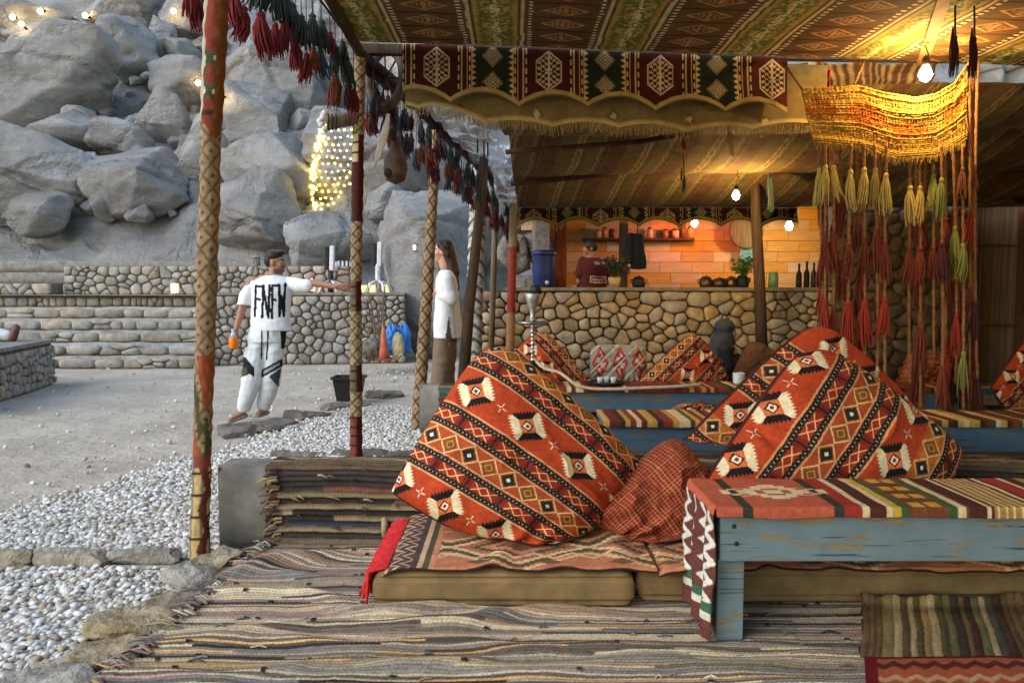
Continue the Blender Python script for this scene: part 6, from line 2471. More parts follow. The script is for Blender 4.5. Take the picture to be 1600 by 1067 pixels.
fuse(mb, 'hair', .0075, SKIN, wom, lambda v: np.where((fbm(v * np.array([60, 60, 6.0]), 2, 3) > .1)[:, None], rgb(78, 52, 38), rgb(44, 30, 24)), smooth=2, wr=.006)
mb = MB()
loft(mb, [(w_(701, 527), rw2(23), .21), (w_(700, 505), rw2(21.5), .205), (w_(699, 480), rw2(19), .195), (w_(698, 455), rw2(18), .19), (w_(698, 438), rw2(16.5), .20), (w_(698, 430), rw2(13), .17), (w_(697, 423), rw2(9), .08)], 24)
for dy in (-.17, .17):
    bone(mb, w_(700, 437, dy), w_(706, 466, dy * 1.15), .062, .06)
    bone(mb, w_(706, 468, dy * 1.15), w_(692, 463, dy * .9), .058, .052)


def tunic_col(v):
    c = np.tile(rgb(226, 228, 232), (len(v), 1))
    px_, py_ = pix(v)
    lay(c, (v[:, 1] < D2) & poly_mask(px_, py_, [(701, 492), (696, 529), (706, 529)]), rgb(96, 78, 66))
    return c


fuse(mb, 'tunic', .009, FABRIC, wom, tunic_col, smooth=3, wr=.011, seed=8)
mb = MB()
loft(mb, [(w_(692, 626), rw2(19), .17), (w_(692, 590), rw2(18), .16), (w_(695, 550), rw2(18), .17), (w_(697, 500), rw2(17), .17)], 22)
fuse(mb, 'trousers', .010, FABRIC, wom, fill(rgb(122, 102, 86)), smooth=3, wr=.014, seed=9)
MB().box((-.58, 7.74, .06), (.62, .84, .22)).build('standing_slab', CONCRETE, bevel=.02, label='concrete slab the woman stands on behind the second low wall', cat='slab')

# ---- cook behind the counter, seen from behind
D3 = 10.0
k_ = lambda a, b, dy=0.0: W(a, b, D3 + dy)
cook = thing('person', 'cook in dark maroon shirt seen from behind in the kitchen', 'person', Vector((k_(928, 450).x, D3, .25)))
hc3 = k_(922, 388)
mb = MB()
head(mb, hc3, -1, 1.0)
b0 = k_(927, 445)
bone(mb, k_(926, 415), b0, .15, .14, flat=flatY)
bone(mb, k_(910, 408), k_(942, 408), .06, .06)
bone(mb, k_(909, 410), k_(905, 440, .05), .05, .042)
bone(mb, k_(905, 440, .05), k_(903, 448, .25), .04, .03)
hand(mb, k_(903, 448, .25), (-.2, 1, .1), (1, 0, 0), (0, 0, 1), .95, .5)
bone(mb, k_(943, 410), k_(948, 440, .05), .05, .042)
bone(mb, k_(948, 440, .05), k_(940, 450, .25), .04, .03)
hand(mb, k_(940, 450, .25), (-.2, 1, .1), (1, 0, 0), (0, 0, 1), .95, .5)
for sx in (-.09, .09):
    bone(mb, (b0.x + sx, D3, 1.28), (b0.x + sx, D3, .78), .085, .06)
    bone(mb, (b0.x + sx, D3, .78), (b0.x + sx, D3 + .02, .33), .056, .04)
    bone(mb, (b0.x + sx, D3 - .02, .29), (b0.x + sx, D3 + .17, .28), .04, .032)
fuse(mb, 'body', .009, SKIN, cook, fill(rgb(150, 98, 72)), smooth=3)
mb = MB()
mb.ball(hc3 + Vector((.012, 0, .03)), (.098, .086, .092), 14, 10)
fuse(mb, 'hair', .009, SKIN, cook, fill(rgb(26, 20, 18)), smooth=2, wr=.005)
mb = MB()
loft(mb, [(k_(929, 470), .17, .13), (k_(928, 450), .172, .13), (k_(927, 425), .178, .135), (k_(926, 410), .18, .12), (k_(925, 403), .12, .09)], 20)
bone(mb, k_(911, 409), k_(906, 428), .07, .068)
bone(mb, k_(942, 410), k_(947, 430, .03), .07, .068)


def cook_col(v):
    c = np.tile(rgb(84, 36, 34), (len(v), 1))
    px_, py_ = pix(v)
    bk = v[:, 1] < D3
    zig = [(929 + 2.2 * i, 411 + (2 if i % 2 else -1.5), 929 + 2.2 * (i + 1), 411 + (-1.5 if i % 2 else 2)) for i in range(7)]
    zig2 = [(926 + 2.2 * i, 437 + (1.6 if i % 2 else -1.4), 926 + 2.2 * (i + 1), 437 + (-1.4 if i % 2 else 1.6)) for i in range(8)]
    fr_ = [(923, 432, 946, 433), (946, 433, 946, 442), (946, 442, 923, 441), (923, 441, 923, 432)]
    lay(c, bk & seg_mask(px_, py_, zig + zig2 + fr_, .75), rgb(206, 168, 150))
    return c


fuse(mb, 'shirt', .008, FABRIC, cook, cook_col, smooth=3, wr=.006, seed=4)
mb = MB()
loft(mb, [((b0.x, D3, .34), .16, .11), ((b0.x, D3, .8), .18, .13), ((b0.x, D3, 1.25), .17, .13)], 18)
fuse(mb, 'trousers', .012, FABRIC, cook, fill(rgb(40, 38, 42)), smooth=3, wr=.01)

# ---- seated woman with dark scarf
D4 = 7.75
q_ = lambda a, b, dy=0.0: W(a, b, D4 + dy)
sw = thing('person', 'seated person wrapped in a dark grey headscarf before the stone counter', 'person', Vector((q_(1135, 560).x, D4, .05)))
hc4 = q_(1136, 518)
mb = MB()
head(mb, hc4, 1, .96)
zb = .12
bone(mb, q_(1132, 552), (q_(1130, 570).x, D4, zb + .18), .14, .16, flat=(Vector((0, 1, 0)), .75))
hx0 = q_(1130, 570).x
for dy in (-.12, .12):
    bone(mb, (hx0, D4 + dy, zb + .1), (hx0 + .4, D4 + dy * 2, zb + .2), .085, .06)
    bone(mb, (hx0 + .4, D4 + dy * 2, zb + .2), (hx0 + .32, D4 - dy, zb - .02), .055, .04)
    bone(mb, (hx0 + .32, D4 - dy, zb - .02), (hx0 + .44, D4 - dy, zb - .03), .04, .03)
for dy in (-.17, .17):
    bone(mb, q_(1133, 545, dy), q_(1140, 572, dy), .05, .04)
    bone(mb, q_(1140, 572, dy), q_(1168, 570, dy * .6), .038, .027)
    hand(mb, q_(1168, 570, dy * .6), (1, 0, -.1), (0, 1, 0), (0, 0, 1), .92, .5)
fuse(mb, 'body', .009, SKIN, sw, face_cols(rgb(176, 128, 104), hc4, 1, .96), smooth=3)
mb = MB()
mb.ball(hc4 + Vector((-.03, 0, .035)), (.098, .1, .1), 16, 10)
bone(mb, hc4 + Vector((-.03, 0, -.04)), q_(1126, 548), .1, .13)
bone(mb, q_(1122, 540, -.1), q_(1118, 575, -.12), .06, .07)
bone(mb, q_(1140, 545, -.12), q_(1128, 565, -.16), .05, .05)
fuse(mb, 'headscarf', .008, FABRIC, sw, fill(rgb(58, 62, 68)), smooth=3, wr=.018, seed=2)
mb = MB()
loft(mb, [((hx0 + .02, D4, zb - .04), .26, .26), ((hx0, D4, zb + .2), .2, .2), (q_(1130, 552), .17, .16)], 20)
bone(mb, (hx0, D4 - .12, zb + .08), (hx0 + .4, D4 - .22, zb + .18), .11, .09)
bone(mb, (hx0, D4 + .12, zb + .08), (hx0 + .4, D4 + .22, zb + .18), .11, .09)
for dy in (-.17, .17):
    bone(mb, q_(1133, 545, dy), q_(1140, 572, dy), .07, .06)
    bone(mb, q_(1140, 572, dy), q_(1162, 570, dy * .65), .058, .045)
fuse(mb, 'robe', .011, FABRIC, sw, fill(rgb(46, 44, 46)), smooth=3, wr=.014)
MB().box((hx0 + .1, D4, .02), (1.1, .7, .09)).build('seat_mat', SUEDE, bevel=.03, label='flat mat under the seated person in the headscarf', cat='mat')

# ---- person lying on the seating wall at the left edge
ly = thing('person', 'person lying on the seating wall with only white trouser legs and shoes in view', 'person', (-8, 10.55, .61))
mb = MB()
zt_ = .61 + .09
hc5 = Vector((-9.15, 10.5, zt_ + .22))
bone(mb, (-8.15, 10.55, zt_ + .06), (-8.75, 10.52, zt_ + .12), .15, .16, flat=(Vector((0, 0, 1)), .75))
bone(mb, (-8.8, 10.52, zt_ + .14), hc5, .06, .07)
mb.ball(hc5, (.105, .08, .095), 14, 10)
mb.ball(hc5 + Vector((.04, 0, .075)), (.02, .015, .03), 8, 6)
for dy, fx in ((-.11, -7.02), (.13, -7.2)):
    bone(mb, (-8.1, 10.55 + dy, zt_ + .05), (-7.65, 10.55 + dy, zt_ + .06), .085, .06)
    bone(mb, (-7.65, 10.55 + dy, zt_ + .06), (fx - .06, 10.55 + dy, zt_), .056, .04)
    bone(mb, (fx - .03, 10.55 + dy, zt_ - .02), (fx + .03, 10.55 + dy, zt_ + .1), .045, .035)
    bone(mb, (-8.7, 10.53 + dy * 1.8, zt_ + .1), (-8.5, 10.53 + dy * 2.2, zt_ - .02), .048, .04)
    bone(mb, (-8.5, 10.53 + dy * 2.2, zt_ - .02), (-8.28, 10.53 + dy * 1.9, zt_ - .03), .038, .028)
    hand(mb, (-8.28, 10.53 + dy * 1.9, zt_ - .03), (1, 0, -.1), (0, 1, 0), (0, 0, 1), .95, .4)
fuse(mb, 'body', .010, SKIN, ly, fill(rgb(120, 78, 60)), smooth=3)
mb = MB()
for dy, fx in ((-.11, -7.02), (.13, -7.2)):
    bone(mb, (-8.15, 10.55 + dy, zt_ + .05), (-7.65, 10.55 + dy, zt_ + .06), .115, .095)
    bone(mb, (-7.65, 10.55 + dy, zt_ + .06), (fx - .12, 10.55 + dy, zt_), .09, .07)
fuse(mb, 'trousers', .010, FABRIC, ly, fill(rgb(206, 204, 200)), smooth=3, wr=.012)
mb = MB()
for dy, fx in ((-.11, -7.02), (.13, -7.2)):
    bone(mb, (fx - .04, 10.55 + dy, zt_ - .03), (fx + .02, 10.55 + dy, zt_ + .11), .056, .045)
fuse(mb, 'shoes', .009, SKIN, ly, fill(rgb(96, 58, 44)), smooth=2)
mb = MB()
bone(mb, (-8.2, 10.55, zt_ + .06), (-8.78, 10.52, zt_ + .12), .17, .18, flat=(Vector((0, 0, 1)), .75))
fuse(mb, 'shirt', .012, FABRIC, ly, fill(rgb(90, 84, 80)), smooth=3, wr=.01)
# ================================================================== SMALL THINGS
WHITE = mat('white_paint', rgb(224, 224, 222), rgb(190, 190, 188), scale=10, rough=.5)
METAL = mat('silver_metal', rgb(206, 206, 204), rgb(160, 160, 158), scale=14, rough=.22, metal=.95)
DARKM = mat('dark_metal', rgb(58, 56, 54), rgb(38, 36, 35), scale=14, rough=.55, metal=.5)

# ---- hookah on the far table
hx = W(832, 560, 6.5)
hk = thing('hookah', 'silver hookah standing behind the left big cushion', 'hookah', (hx.x, 6.5, .5))
s = 6.5 / 1155
zc = lambda py: W(832, py, 6.5).z
c0 = Vector((hx.x, 6.5, 0))
MB().lathe([(.004, .50), (.10, .50), (.115, .53), (.12, .58), (.09, .66), (.045, .70), (.04, .72), (.004, .72)], c0, 22).build('base', mat('smoked_glass', rgb(60, 50, 46), rgb(40, 34, 32), scale=5, rough=.1, spec=.6), hk)
z0, z1 = .70, zc(508)
st_ = MB()
prof = [(.012, z0)]
n_ = 9
for k in range(n_):
    a = z0 + (z1 - z0) * (k + .2) / n_
    b = z0 + (z1 - z0) * (k + .8) / n_
    r_ = (.024, .017, .03, .02, .026, .017, .022, .028, .018)[k]
    prof += [(.013, a), (r_, (a + b) / 2), (.013, b)]
prof += [(.016, z1), (.004, z1 + .002)]
st_.lathe(prof, c0, 16)
st_.build('stem', METAL, hk)
MB().lathe([(.01, z1), (.10, z1 + .006), (.145, z1 + .02), (.15, z1 + .03), (.13, z1 + .026), (.02, z1 + .02)], c0, 26).build('tray', METAL, hk)
zb_ = z1 + .02
MB().lathe([(.014, zb_), (.03, zb_ + .03), (.02, zb_ + .07), (.03, zb_ + .12), (.058, zb_ + .2), (.07, zb_ + .25), (.066, zb_ + .26), (.05, zb_ + .25)], c0, 20).build('bowl', mat('foil', rgb(214, 214, 212), rgb(150, 150, 150), scale=30, rough=.3, metal=.8, bump=.6, bscale=60), hk)
MB().lathe([(.052, zb_ + .255), (.05, zb_ + .29), (.045, zb_ + .33), (.036, zb_ + .33), (.04, zb_ + .29)], c0 + Vector((.03, 0, 0)), 14).build('wind_cover', DARKM, hk)
hose = [c0 + Vector((.0, 0, .74)), W(850, 577, 6.42), W(872, 580, 6.36), W(886, 590, 6.30), W(902, 604, 6.24), W(940, 609, 6.22), W(1000, 606, 6.23), W(1060, 604, 6.25), W(1100, 600, 6.3)]
# smooth the hose
hp = np.array([p[:] for p in hose])
tt = np.linspace(0, len(hp) - 1, 70)
hs = np.stack([np.convolve(np.pad(np.interp(tt, np.arange(len(hp)), hp[:, k]), 4, mode='edge'), np.ones(9) / 9, 'valid') for k in range(3)], 1)
MB().tube([Vector(p) for p in hs], .014, 9).build('hose', mat('pale_hose', rgb(206, 186, 160), rgb(170, 150, 126), scale=30, rough=.6), hk)

# ---- cup and small things on the far tables
t = thing('cup', 'white cup on the hookah table beside the seated person', 'cup', W(1152, 582, 6.6))
c = Vector((W(1152, 582, 6.6).x, 6.55, .50))
MB().lathe([(.004, 0), (.042, .0), (.05, .02), (.052, .10), (.047, .10), (.044, .02), (.004, .015)], c, 18).build('body', WHITE, t)
MB().lathe([(.044, .092), (.002, .094)], c, 14).build('filling', mat('wax', rgb(226, 210, 176), scale=9), t)
t = thing('tray', 'dark round tray on the hookah table', 'tray', W(945, 596, 6.5))
c = Vector((W(948, 590, 6.55).x, 6.55, .502))
MB().lathe([(.004, 0), (.15, 0), (.17, .02), (.165, .022), (.145, .008), (.004, .008)], c, 24).build('dish', DARKM, t)
for k in range(3):
    MB().lathe([(.004, .008), (.022, .008), (.027, .06), (.024, .06), (.02, .014), (.004, .014)], c + Vector((-.06 + .06 * k, .03 * (k % 2), 0)), 12).build('glass', PLASTIC, t)
t = thing('cup', 'small white cup among the macrame tassels', 'cup', W(1480, 552, 7.0))
MB().lathe([(.004, 0), (.03, 0), (.036, .07), (.032, .07), (.028, .008), (.004, .008)], Vector((W(1480, 552, 7.15).x, 7.15, .44)), 14).build('body', WHITE, t)

# ---- rubbish bin, bags and bush
g = G(546, 629, -.06)
t = thing('bin', 'small black plastic bin standing on the sand right of the man', 'bin', g)
mb = MB()
w0, w1, h_ = .13, .18, .33
vs = []
for z, w in ((0, w0), (h_, w1), (h_, w1 - .012), (.02, w0 - .012)):
    vs += [g + Vector((sx * w, sy * w * .8, z)) for sx, sy in ((-1, -1), (1, -1), (1, 1), (-1, 1))]
fs = [(3, 2, 1, 0), (12, 13, 14, 15)]
for r_ in range(3):
    for k in range(4):
        fs.append((r_ * 4 + k, r_ * 4 + (k + 1) % 4, r_ * 4 + 4 + (k + 1) % 4, r_ * 4 + 4 + k))
mb.add(vs, fs)
mb.build('tub', BLACKP, t, bevel=.008)
mb = MB()
for a, b in (((-1, -1), (1, -1)), ((1, -1), (1, 1)), ((1, 1), (-1, 1)), ((-1, 1), (-1, -1))):
    mb.beam(g + Vector((a[0] * (w1 + .008), a[1] * (w1 * .8 + .008), h_ - .012)), g + Vector((b[0] * (w1 + .008), b[1] * (w1 * .8 + .008), h_ - .012)), .018, .03)
mb.build('rim', BLACKP, t)


def sack(name, lab, px, py, w, h, d, m, seed, cat='bag', sq=.6):
    v, f = rock_verts(seed, cuts=5, rough=.16, sub=4, boxy=.3, lo=.7, hi=1.0)
    s = d / 1155
    v = v * (1 + .22 * (1 - np.abs(fbm(v * 2.2, 3, seed)) * 3))[:, None] * .9
    v = v * np.array([w * s / 2, w * s / 2 * sq, h * s / 2]) * 1.08
    top = np.clip(v[:, 2] / (h * s / 2), 0, 1)
    v[:, 0] *= 1 - .35 * top ** 2
    c = np.array(W(px, py, d)[:])
    return link(name, np_mesh(name, v + c, f), m, label=lab, cat=cat)


BAGBLUE = mat('blue_plastic', rgb(56, 130, 206), rgb(34, 92, 168), scale=9, rough=.35, bump=.5, bscale=14)
sack('rubbish_bag', 'left blue plastic bag by the rock face behind the red pole', 613, 530, 22, 46, 12.6, BAGBLUE, 801)
sack('rubbish_bag', 'right blue plastic bag by the rock face near the woman', 631, 530, 22, 50, 12.7, BAGBLUE, 805)
sack('feed_sack', 'cream woven sack standing between the two blue bags', 622, 540, 18, 40, 12.4, mat('woven_sack', rgb(196, 184, 140), rgb(160, 148, 110), scale=16), 809)
sack('stone_block', 'squat pale block beside the orange cone', 578, 545, 34, 36, 12.5, ROCK_NEAR, 811, cat='stone', sq=.9)
g = W(600, 562, 12.3)
t = thing('traffic_cone', 'faded orange cone beside the blue bags', 'cone', g)
s = 12.3 / 1155
MB().lathe([(9 * s, 1 * s), (6 * s, 20 * s), (3 * s, 48 * s), (2 * s, 52 * s), (.003, 52 * s)], g, 14).build('cone', mat('faded_orange', rgb(206, 112, 84), rgb(170, 84, 62), scale=8), t)
MB().box(g + Vector((0, 0, .008)), (.26, .26, .03)).build('foot', mat('cone_foot', rgb(150, 80, 60), scale=8), t, bevel=.008)
t = thing('dry_shrub', 'leafless dry shrub in front of the retaining wall end', 'shrub', W(594, 560, 12.9))
rs = np.random.RandomState(6)
b0_ = W(594, 560, 12.9)
for k in range(9):
    a = rs.uniform(-.35, .1)
    L_ = rs.uniform(.9, 1.7)
    pts_ = [b0_]
    for j in range(1, 6):
        pts_.append(b0_ + Vector((a * L_ * j / 5 + rs.uniform(-.04, .04), rs.uniform(-.12, .12), L_ * j / 5)))
    mb = MB()
    mb.tube(pts_, [.02, .015, .012, .009, .006, .003], 5)
    for j in range(2, 5):
        q = pts_[j]
        mb.tube([q, q + Vector((rs.uniform(-.25, .25), rs.uniform(-.1, .1), rs.uniform(.1, .3)))], [.007, .002], 4)
    mb.build('twig', WOOD, t)

# ---- terrace furniture: white posts, lanterns, chairs
for px, yb, yt, lab in ((517, 462, 384, 'white patio heater with a dark side left of the red pole'), (591, 462, 378, 'slim white patio heater right of the red pole')):
    d = 14.9
    b = W(px, yb, d)
    b.z = 1.25
    tp = W(px, yt, d)
    t = thing('patio_heater', lab, 'heater', b, 'heaters on the terrace')
    MB().tube([b, Vector((b.x, b.y, tp.z - .45))], .055, 10).build('post', DARKM if px < 550 else WHITE, t)
    MB().beam((b.x + .03, b.y, tp.z - .5), (b.x + .05, b.y, tp.z), .09, .12, up=(0, 1, 0)).build('burner', WHITE, t, bevel=.02)
    MB().beam((b.x - .075, b.y, tp.z - .48), (b.x - .065, b.y, tp.z - .02), .07, .1, up=(0, 1, 0)).build('back_plate', DARKM, t, bevel=.01)
    for a in range(5):
        an = a * 1.2566 + .3
        MB().tube([b + Vector((0, 0, .3)), b + Vector((.2 * math.cos(an), .2 * math.sin(an), .22)), b + Vector((.32 * math.cos(an), .32 * math.sin(an), .01))], .022, 6).build('foot', WHITE, t)


def chair(lab, px, d):
    b = W(px, 440, d)
    b.z = 1.25
    t = thing('garden_chair', lab, 'chair', b, 'white garden chairs on the terrace')
    for sx in (-.22, .22):
        for sy in (-.2, .2):
            MB().tube([b + Vector((sx, sy, 0)), b + Vector((sx * .92, sy * .92, .62 if sy < 0 else .8))], .022, 6).build('leg', WHITE, t)
        MB().tube([b + Vector((sx, -.22, .62)), b + Vector((sx, .2, .64))], .022, 6).build('armrest', WHITE, t)
    MB().box(b + Vector((0, 0, .42)), (.46, .44, .03)).build('seat', WHITE, t, bevel=.01)
    for k in range(4):
        MB().box(b + Vector((-.15 + .1 * k, .2, .63)), (.05, .02, .38)).build('slat', WHITE, t, bevel=.004)


chair('white garden chair beyond the left patio heater', 536, 18.2)


def lantern(lab, px, py, d, lit, h=.36, z=None):
    b = W(px, py, d)
    if z is not None:
        b.z = z
    t = thing('lantern', lab, 'lantern', b, 'lanterns on the terrace walls')
    w = h * .3
    MB().lathe([(w, 0), (w, .03), (w * .8, .04)], b, 8, smooth=False).build('base', CONCRETE, t)
    MB().lathe([(w * .6, .045), (w * .62, h * .6), (w * .5, h * .62)], b, 8, smooth=False).build('glass', mat_emit('lantern_flame', (1.0, .70, .26), 5) if lit else CONCRETE, t)
    for k in range(4):
        a = math.pi / 4 + k * math.pi / 2
        MB().tube([b + Vector((w * .82 * math.cos(a), w * .82 * math.sin(a), .04)), b + Vector((w * .82 * math.cos(a), w * .82 * math.sin(a), h * .64))], .012, 5).build('post', CONCRETE, t)
    MB().lathe([(w * 1.15, h * .64), (w * .9, h * .74), (w * .3, h * .88), (w * .12, h * .92), (w * .16, h * .97), (.003, h)], b, 8, smooth=False).build('roof', CONCRETE, t)


lantern('lit lantern glowing on the ledge left of the wrapped pole', 273, 460, 14.7, True, .36, 1.25)
lantern('unlit stone lantern on the terrace wall behind the man\'s head', 401, 418, 17.1, False, .3, 1.9)
lantern('lit lantern between the netted pole and the rock', 648, 394, 13.6, True, .2)
for px, py, lab in ((484, 455, 'red glowing lamp on the wall under the man\'s arm'), (487, 436, 'small red lamp above the man\'s forearm')):
    b = W(px, py, 14.4)
    if py > 450:
        b.z = 1.30
    else:
        b.z = 1.25
        b.y += 1.2
        b = Vector((W(px, 440, b.y).x, b.y, 1.25))
    t = thing('red_lamp', lab, 'lamp', b)
    hh = .16 if py > 450 else .34
    MB().lathe([(.08, 0), (.09, .02), (.05, .03)], b, 10).build('base', DARKM, t)
    MB().lathe([(.04, .03), (.07, hh * .5), (.05, hh * .9), (.003, hh)], b, 12).build('glass', mat_emit('red_glass', (1.0, .16, .07), 7), t)

# ---- kitchen things on and behind the counter
CT = 1.373
def on_counter(px, d=9.45):
    return Vector((W(px, 448, d).x, d, CT))


b = on_counter(850, 9.42)
t = thing('water_cooler', 'dark blue water cooler standing on the left end of the counter', 'cooler', b)
NAVY = mat('navy_plastic', rgb(44, 58, 120), rgb(32, 42, 92), scale=6, rough=.4)
MB().lathe([(.004, 0), (.13, 0), (.142, .02), (.145, .2), (.15, .38), (.152, .4), (.004, .4)], b, 24).build('tank', NAVY, t)
MB().lathe([(.157, .40), (.16, .42), (.157, .455), (.12, .47), (.004, .472)], b, 24).build('lid', NAVY, t)
MB().lathe([(.022, -.155), (.026, -.148), (.018, -.14)], b + Vector((0.03, 0, .06)), 12, axis='Y').build('tap', WHITE, t)
POT = mat('pot_metal', rgb(120, 96, 76), rgb(80, 62, 50), scale=10, rough=.35, metal=.7)


def pot(lab, px, w, h, d=9.45, m=POT, kettle=False):
    b = on_counter(px, d)
    t = thing('cooking_pot', lab, 'pot', b, 'pots on the counter')
    MB().lathe([(.003, 0), (w * .45, 0), (w * .5, h * .25), (w * .48, h * .7), (w * .36, h * .8), (w * .34, h * .78)], b, 18).build('body', m, t)
    MB().lathe([(w * .38, h * .8), (w * .3, h * .9), (w * .06, h * .94), (w * .07, h), (.003, h * 1.01)], b, 16).build('lid', m, t)
    for q in (-1, 1):
        MB().tube([b + Vector((q * w * .47, 0, h * .6)), b + Vector((q * w * .62, 0, h * .66)), b + Vector((q * w * .6, 0, h * .4)), b + Vector((q * w * .48, 0, h * .38))], .008, 6).build('handle', m, t)


pot('dark copper pot at the left of the pots on the counter', 1103, .17, .15)
pot('flat wide pot in the middle of the counter', 1124, .2, .13)
pot('small brass pot right of the flat pot', 1142, .15, .15, m=mat('brass', rgb(150, 116, 70), rgb(104, 78, 46), scale=9, rough=.3, metal=.8))
pot('tall dark pot beside the plant on the counter', 1160, .16, .17, m=DARKM)
pot('black pot below the hanging jacket', 998, .17, .15, m=DARKM)


def bottle(lab, px, h, d=9.42, m=None, w=.035):
    b = on_counter(px, d)
    t = thing('bottle', lab, 'bottle', b, 'dark bottles on the counter')
    MB().lathe([(.003, 0), (w, 0), (w * 1.05, h * .1), (w, h * .55), (w * .4, h * .72), (w * .36, h * .9)], b, 14).build('body', m or DARKM, t)
    MB().lathe([(w * .42, h * .9), (w * .42, h), (.003, h * 1.005)], b, 10).build('cap', BLACKP, t)


bottle('leftmost dark bottle at the right end of the counter', 1248, .30)
bottle('tall dark bottle second from left at the counter end', 1260, .33, d=9.5)
bottle('dark bottle third from left at the counter end', 1271, .31)
bottle('rightmost dark bottle beside the hanging ropes', 1281, .32, d=9.5)
LEAF = mat('leaf', rgb(92, 130, 52), rgb(52, 84, 30), scale=9, rough=.6)


def potted(lab, px, h, spread, n, leafm, potm, seed, d=9.5):
    b = on_counter(px, d)
    t = thing('potted_plant', lab, 'plant', b)
    MB().lathe([(.003, 0), (.06, 0), (.085, .13), (.078, .13), (.07, .11), (.003, .11)], b, 16).build('pot', potm, t)
    rs = np.random.RandomState(seed)
    mb, lf = MB(), []
    for k in range(n):
        a, r_ = rs.uniform(0, 6.28), spread * math.sqrt(rs.uniform(.02, 1))
        tip = b + Vector((r_ * math.cos(a), r_ * .7 * math.sin(a), .12 + h * rs.uniform(.35, 1)))
        mb.tube([b + Vector((0, 0, .1)), (b + Vector((0, 0, .1))) * .4 + tip * .6 + Vector((0, 0, .04)), tip], [.005, .004, .002], 4)
        for j in range(5):
            c = tip + Vector((rs.uniform(-.03, .03), rs.uniform(-.03, .03), rs.uniform(-.07, .02)))
            d1 = Vector((rs.normal(), rs.normal(), rs.normal() * .6)).normalized()
            d2 = d1.cross(Vector((rs.normal(), rs.normal(), rs.normal()))).normalized()
            L_, w = rs.uniform(.035, .06), rs.uniform(.012, .02)
            lf.append([c - d1 * L_ * .5, c + d2 * w, c + d1 * L_ * .6, c - d2 * w])
    mb.build('stems', LEAF, t)
    V = [p for q in lf for p in q]
    Fc = np.arange(len(V)).reshape(-1, 4)
    link('leaves', np_mesh('leaves', [tuple(p) for p in V], Fc), leafm, t, kind='stuff')


potted('bright green plant in a pot behind the counter right of centre', 1162, .30, .17, 40, LEAF, POT, 3, 9.6)
potted('dark dried flower arrangement in a pale vase beside the cook', 960, .30, .2, 46, mat('dry_leaf', rgb(74, 70, 46), rgb(44, 40, 28), scale=9), mat('pale_vase', rgb(214, 176, 120), scale=8), 5, 9.6)
# shelf jars
rs = np.random.RandomState(9)
JARC = [rgb(206, 176, 140), rgb(190, 150, 110), rgb(90, 56, 40), rgb(206, 190, 170), rgb(170, 110, 80), rgb(196, 170, 150), rgb(120, 80, 60), rgb(200, 160, 110)]
JPOS = [(935, 'first'), (945, 'second'), (956, 'third'), (1016, 'fourth'), (1040, 'fifth'), (1056, 'sixth'), (1068, 'seventh'), (1080, 'eighth')]
for k, (px, o_) in enumerate(JPOS):
    b = Vector((W(px, 370, 11.45).x, 11.48, 2.139))
    t = thing('jar', o_ + ' jar from the left on the kitchen shelf', 'jar', b, 'jars on the kitchen shelf')
    h_ = rs.uniform(.14, .22)
    w = rs.uniform(.04, .06)
    MB().lathe([(.003, 0), (w, 0), (w, h_ * .7), (w * .7, h_ * .8)], b, 14).build('body', mat('jar_glass', JARC[k], scale=9, rough=.25), t)
    MB().lathe([(w * .75, h_ * .8), (w * .75, h_ * .95), (.003, h_ * .96)], b, 12).build('lid', POT, t)
# jacket, pan and plate on the wall
t = thing('hanging_jacket', 'dark jacket hanging from the kitchen roof beside the cook', 'jacket', W(997, 420, 10.4))
mb = MB()
jx = W(996, 400, 10.4).x
loft(mb, [((jx + .02, 10.4, W(996, 420, 10.4).z), .11, .06), ((jx, 10.4, W(996, 390, 10.4).z), .10, .07), ((jx - .01, 10.4, W(996, 366, 10.4).z), .08, .06)], 16)
bone(mb, (jx - .1, 10.38, W(996, 370, 10.4).z), (jx - .13, 10.36, W(996, 408, 10.4).z), .05, .045)
fuse(mb, 'cloth', .009, FABRIC, t, fill(rgb(34, 32, 34)), smooth=2, wr=.014)
MB().tube([(jx, 10.4, W(996, 368, 10.4).z), (jx, 10.4, 2.86)], .008, 6).build('hook', DARKM, t)
t = thing('wooden_post', 'dark wooden post behind the dried flowers in the kitchen', 'post', W(975, 448, 10.9))
MB().box((W(974, 400, 10.9).x, 10.9, 1.55), (.12, .12, 2.62)).build('shaft', DARKWOOD, t, bevel=.01)
t = thing('round_sieve', 'round woven sieve hanging on the kitchen wall beside the centre post', 'sieve', W(1168, 360, 11.4))
c = W(1166, 362, 11.4)
MB().lathe([(.24, -.04), (.26, -.03), (.26, .04), (.24, .04), (.235, .02), (.003, .02)], c, 28, axis='Y').build('rim', WOOD, t)
t = thing('blue_plate', 'pale blue plate hanging on the kitchen wall below the sieve', 'plate', W(1171, 398, 11.4))
MB().lathe([(.003, -.01), (.1, -.012), (.16, -.03), (.162, -.02), (.1, 0), (.003, .0)], W(1171, 398, 11.45), 26, axis='Y').build('dish', mat('blue_glaze', rgb(120, 168, 190), rgb(90, 140, 168), scale=8, rough=.25), t)
t = thing('glass_bottle', 'green glass jar at the right of the centre post on the counter', 'jar', on_counter(1208, 9.6))
MB().lathe([(.003, 0), (.06, 0), (.065, .1), (.06, .17), (.045, .2), (.04, .2)], on_counter(1208, 9.6), 16).build('body', mat('green_glass', rgb(130, 168, 110), rgb(100, 140, 84), scale=8, rough=.15), t)

# ---- lamps on the hillside and fairy lights on the domed boulder
bpy.context.view_layer.update()
dg = bpy.context.evaluated_depsgraph_get()
skip = ('tassel', 'string', 'tent_pole', 'eave', 'woven', 'rim', 'body', 'shaft', 'plastic')


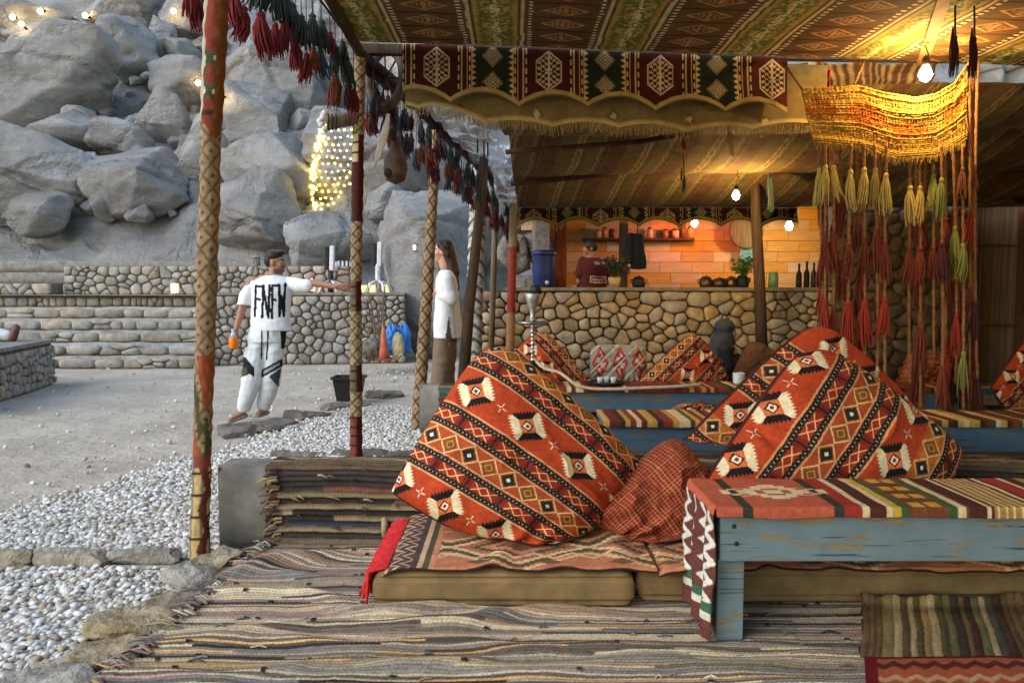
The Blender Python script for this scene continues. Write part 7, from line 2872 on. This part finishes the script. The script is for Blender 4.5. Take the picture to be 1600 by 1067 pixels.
def rock_hit(px, py):
    """the rock surface met along a line of sight"""
    o = Vector((0, 0, CAM_H))
    d = ray(px, py).normalized()
    for k in range(30):
        ok, loc, nr, idx, ob, mt = SC.ray_cast(dg, o, d)
        if not ok:
            return None, None
        if ob.name.split('.')[0] in ('boulder', 'hillside', 'rubble'):
            return loc, nr
        o = loc + d * .02
    return None, None


HL = [(25, 28, 'leftmost hillside lamp in the top left corner'), (42, 46, 'lowest of the three hillside lamps in the top left corner'), (70, 18, 'upper hillside lamp in the top left corner'), (141, 28, 'hillside lamp above the cracked cliff face'),
      (272, 18, 'hillside lamp lighting the yellow rock at the top'), (306, 127, 'hillside lamp under the slab left of the wrapped pole'), (352, 152, 'hillside lamp just right of the wrapped pole'), (628, 94, 'hillside lamp seen beside the woven hoop')]
ME_SPOT = mat_emit('hill_lamp', (1.0, .72, .34), 30)
for px, py, lab in HL:
    p, nr = rock_hit(px, py)
    if p is None:
        continue
    d = p.y
    r_ = .095 * d / 30
    t = thing('hillside_lamp', lab, 'lamp', p, 'lamps on the hillside')
    q = p + nr * r_ * 2.4 + Vector((0, -.05, 0))
    MB().ball(q, r_, 12, 8).build('globe', ME_SPOT, t)
    MB().tube([p - nr * .1, q - nr * r_ * .6], r_ * .5, 8).build('stalk', DARKM, t)
fl = thing('fairy_lights', 'net of yellow and white fairy lights draped over the domed boulder', 'fairy lights', W(520, 260, 22))
rs = np.random.RandomState(14)
mbb = MB().ball((0, 0, 0), 1.0, 6, 4)
FY = mat_emit('fairy_yellow', (1.0, .72, .10), 9)
FW = mat_emit('fairy_white', (1.0, .93, .66), 7)
m_y, m_w = mbb.mesh('bulb'), mbb.mesh('bulb')
BL_ = []
for k in range(95):
    t_ = rs.uniform(0, 1)
    y_ = 186 + 142 * t_
    x_ = np.interp(t_, [0, .2, .5, .75, 1], [512, 496, 487, 484, 491]) + abs(rs.normal()) * 4.5
    BL_.append((x_, y_, 1))
for iy in range(12):
    for ix in range(7):
        x_ = 500 + ix * 9.6 + (iy % 2) * 3.8 + rs.uniform(-1.6, 1.6)
        y_ = 205 + iy * 10.4 + rs.uniform(-1.6, 1.6)
        lim = np.interp(y_, [200, 260, 300, 330], [562, 562, 540, 512])
        if x_ < lim:
            BL_.append((x_, y_, 1 if (y_ > 285 or rs.uniform() < .2) else 0))
for x_, y_, yl in BL_:
    p, nr = rock_hit(x_, y_)
    if p is None or p.y > 30:
        continue
    o = link('bulb', m_y if yl else m_w, FY if yl else FW, fl)
    r_ = (.030 if yl else .021) * p.y / 22
    o.matrix_basis = Matrix.Translation(p + nr * .02) @ Matrix.Diagonal((r_, r_, r_, 1))
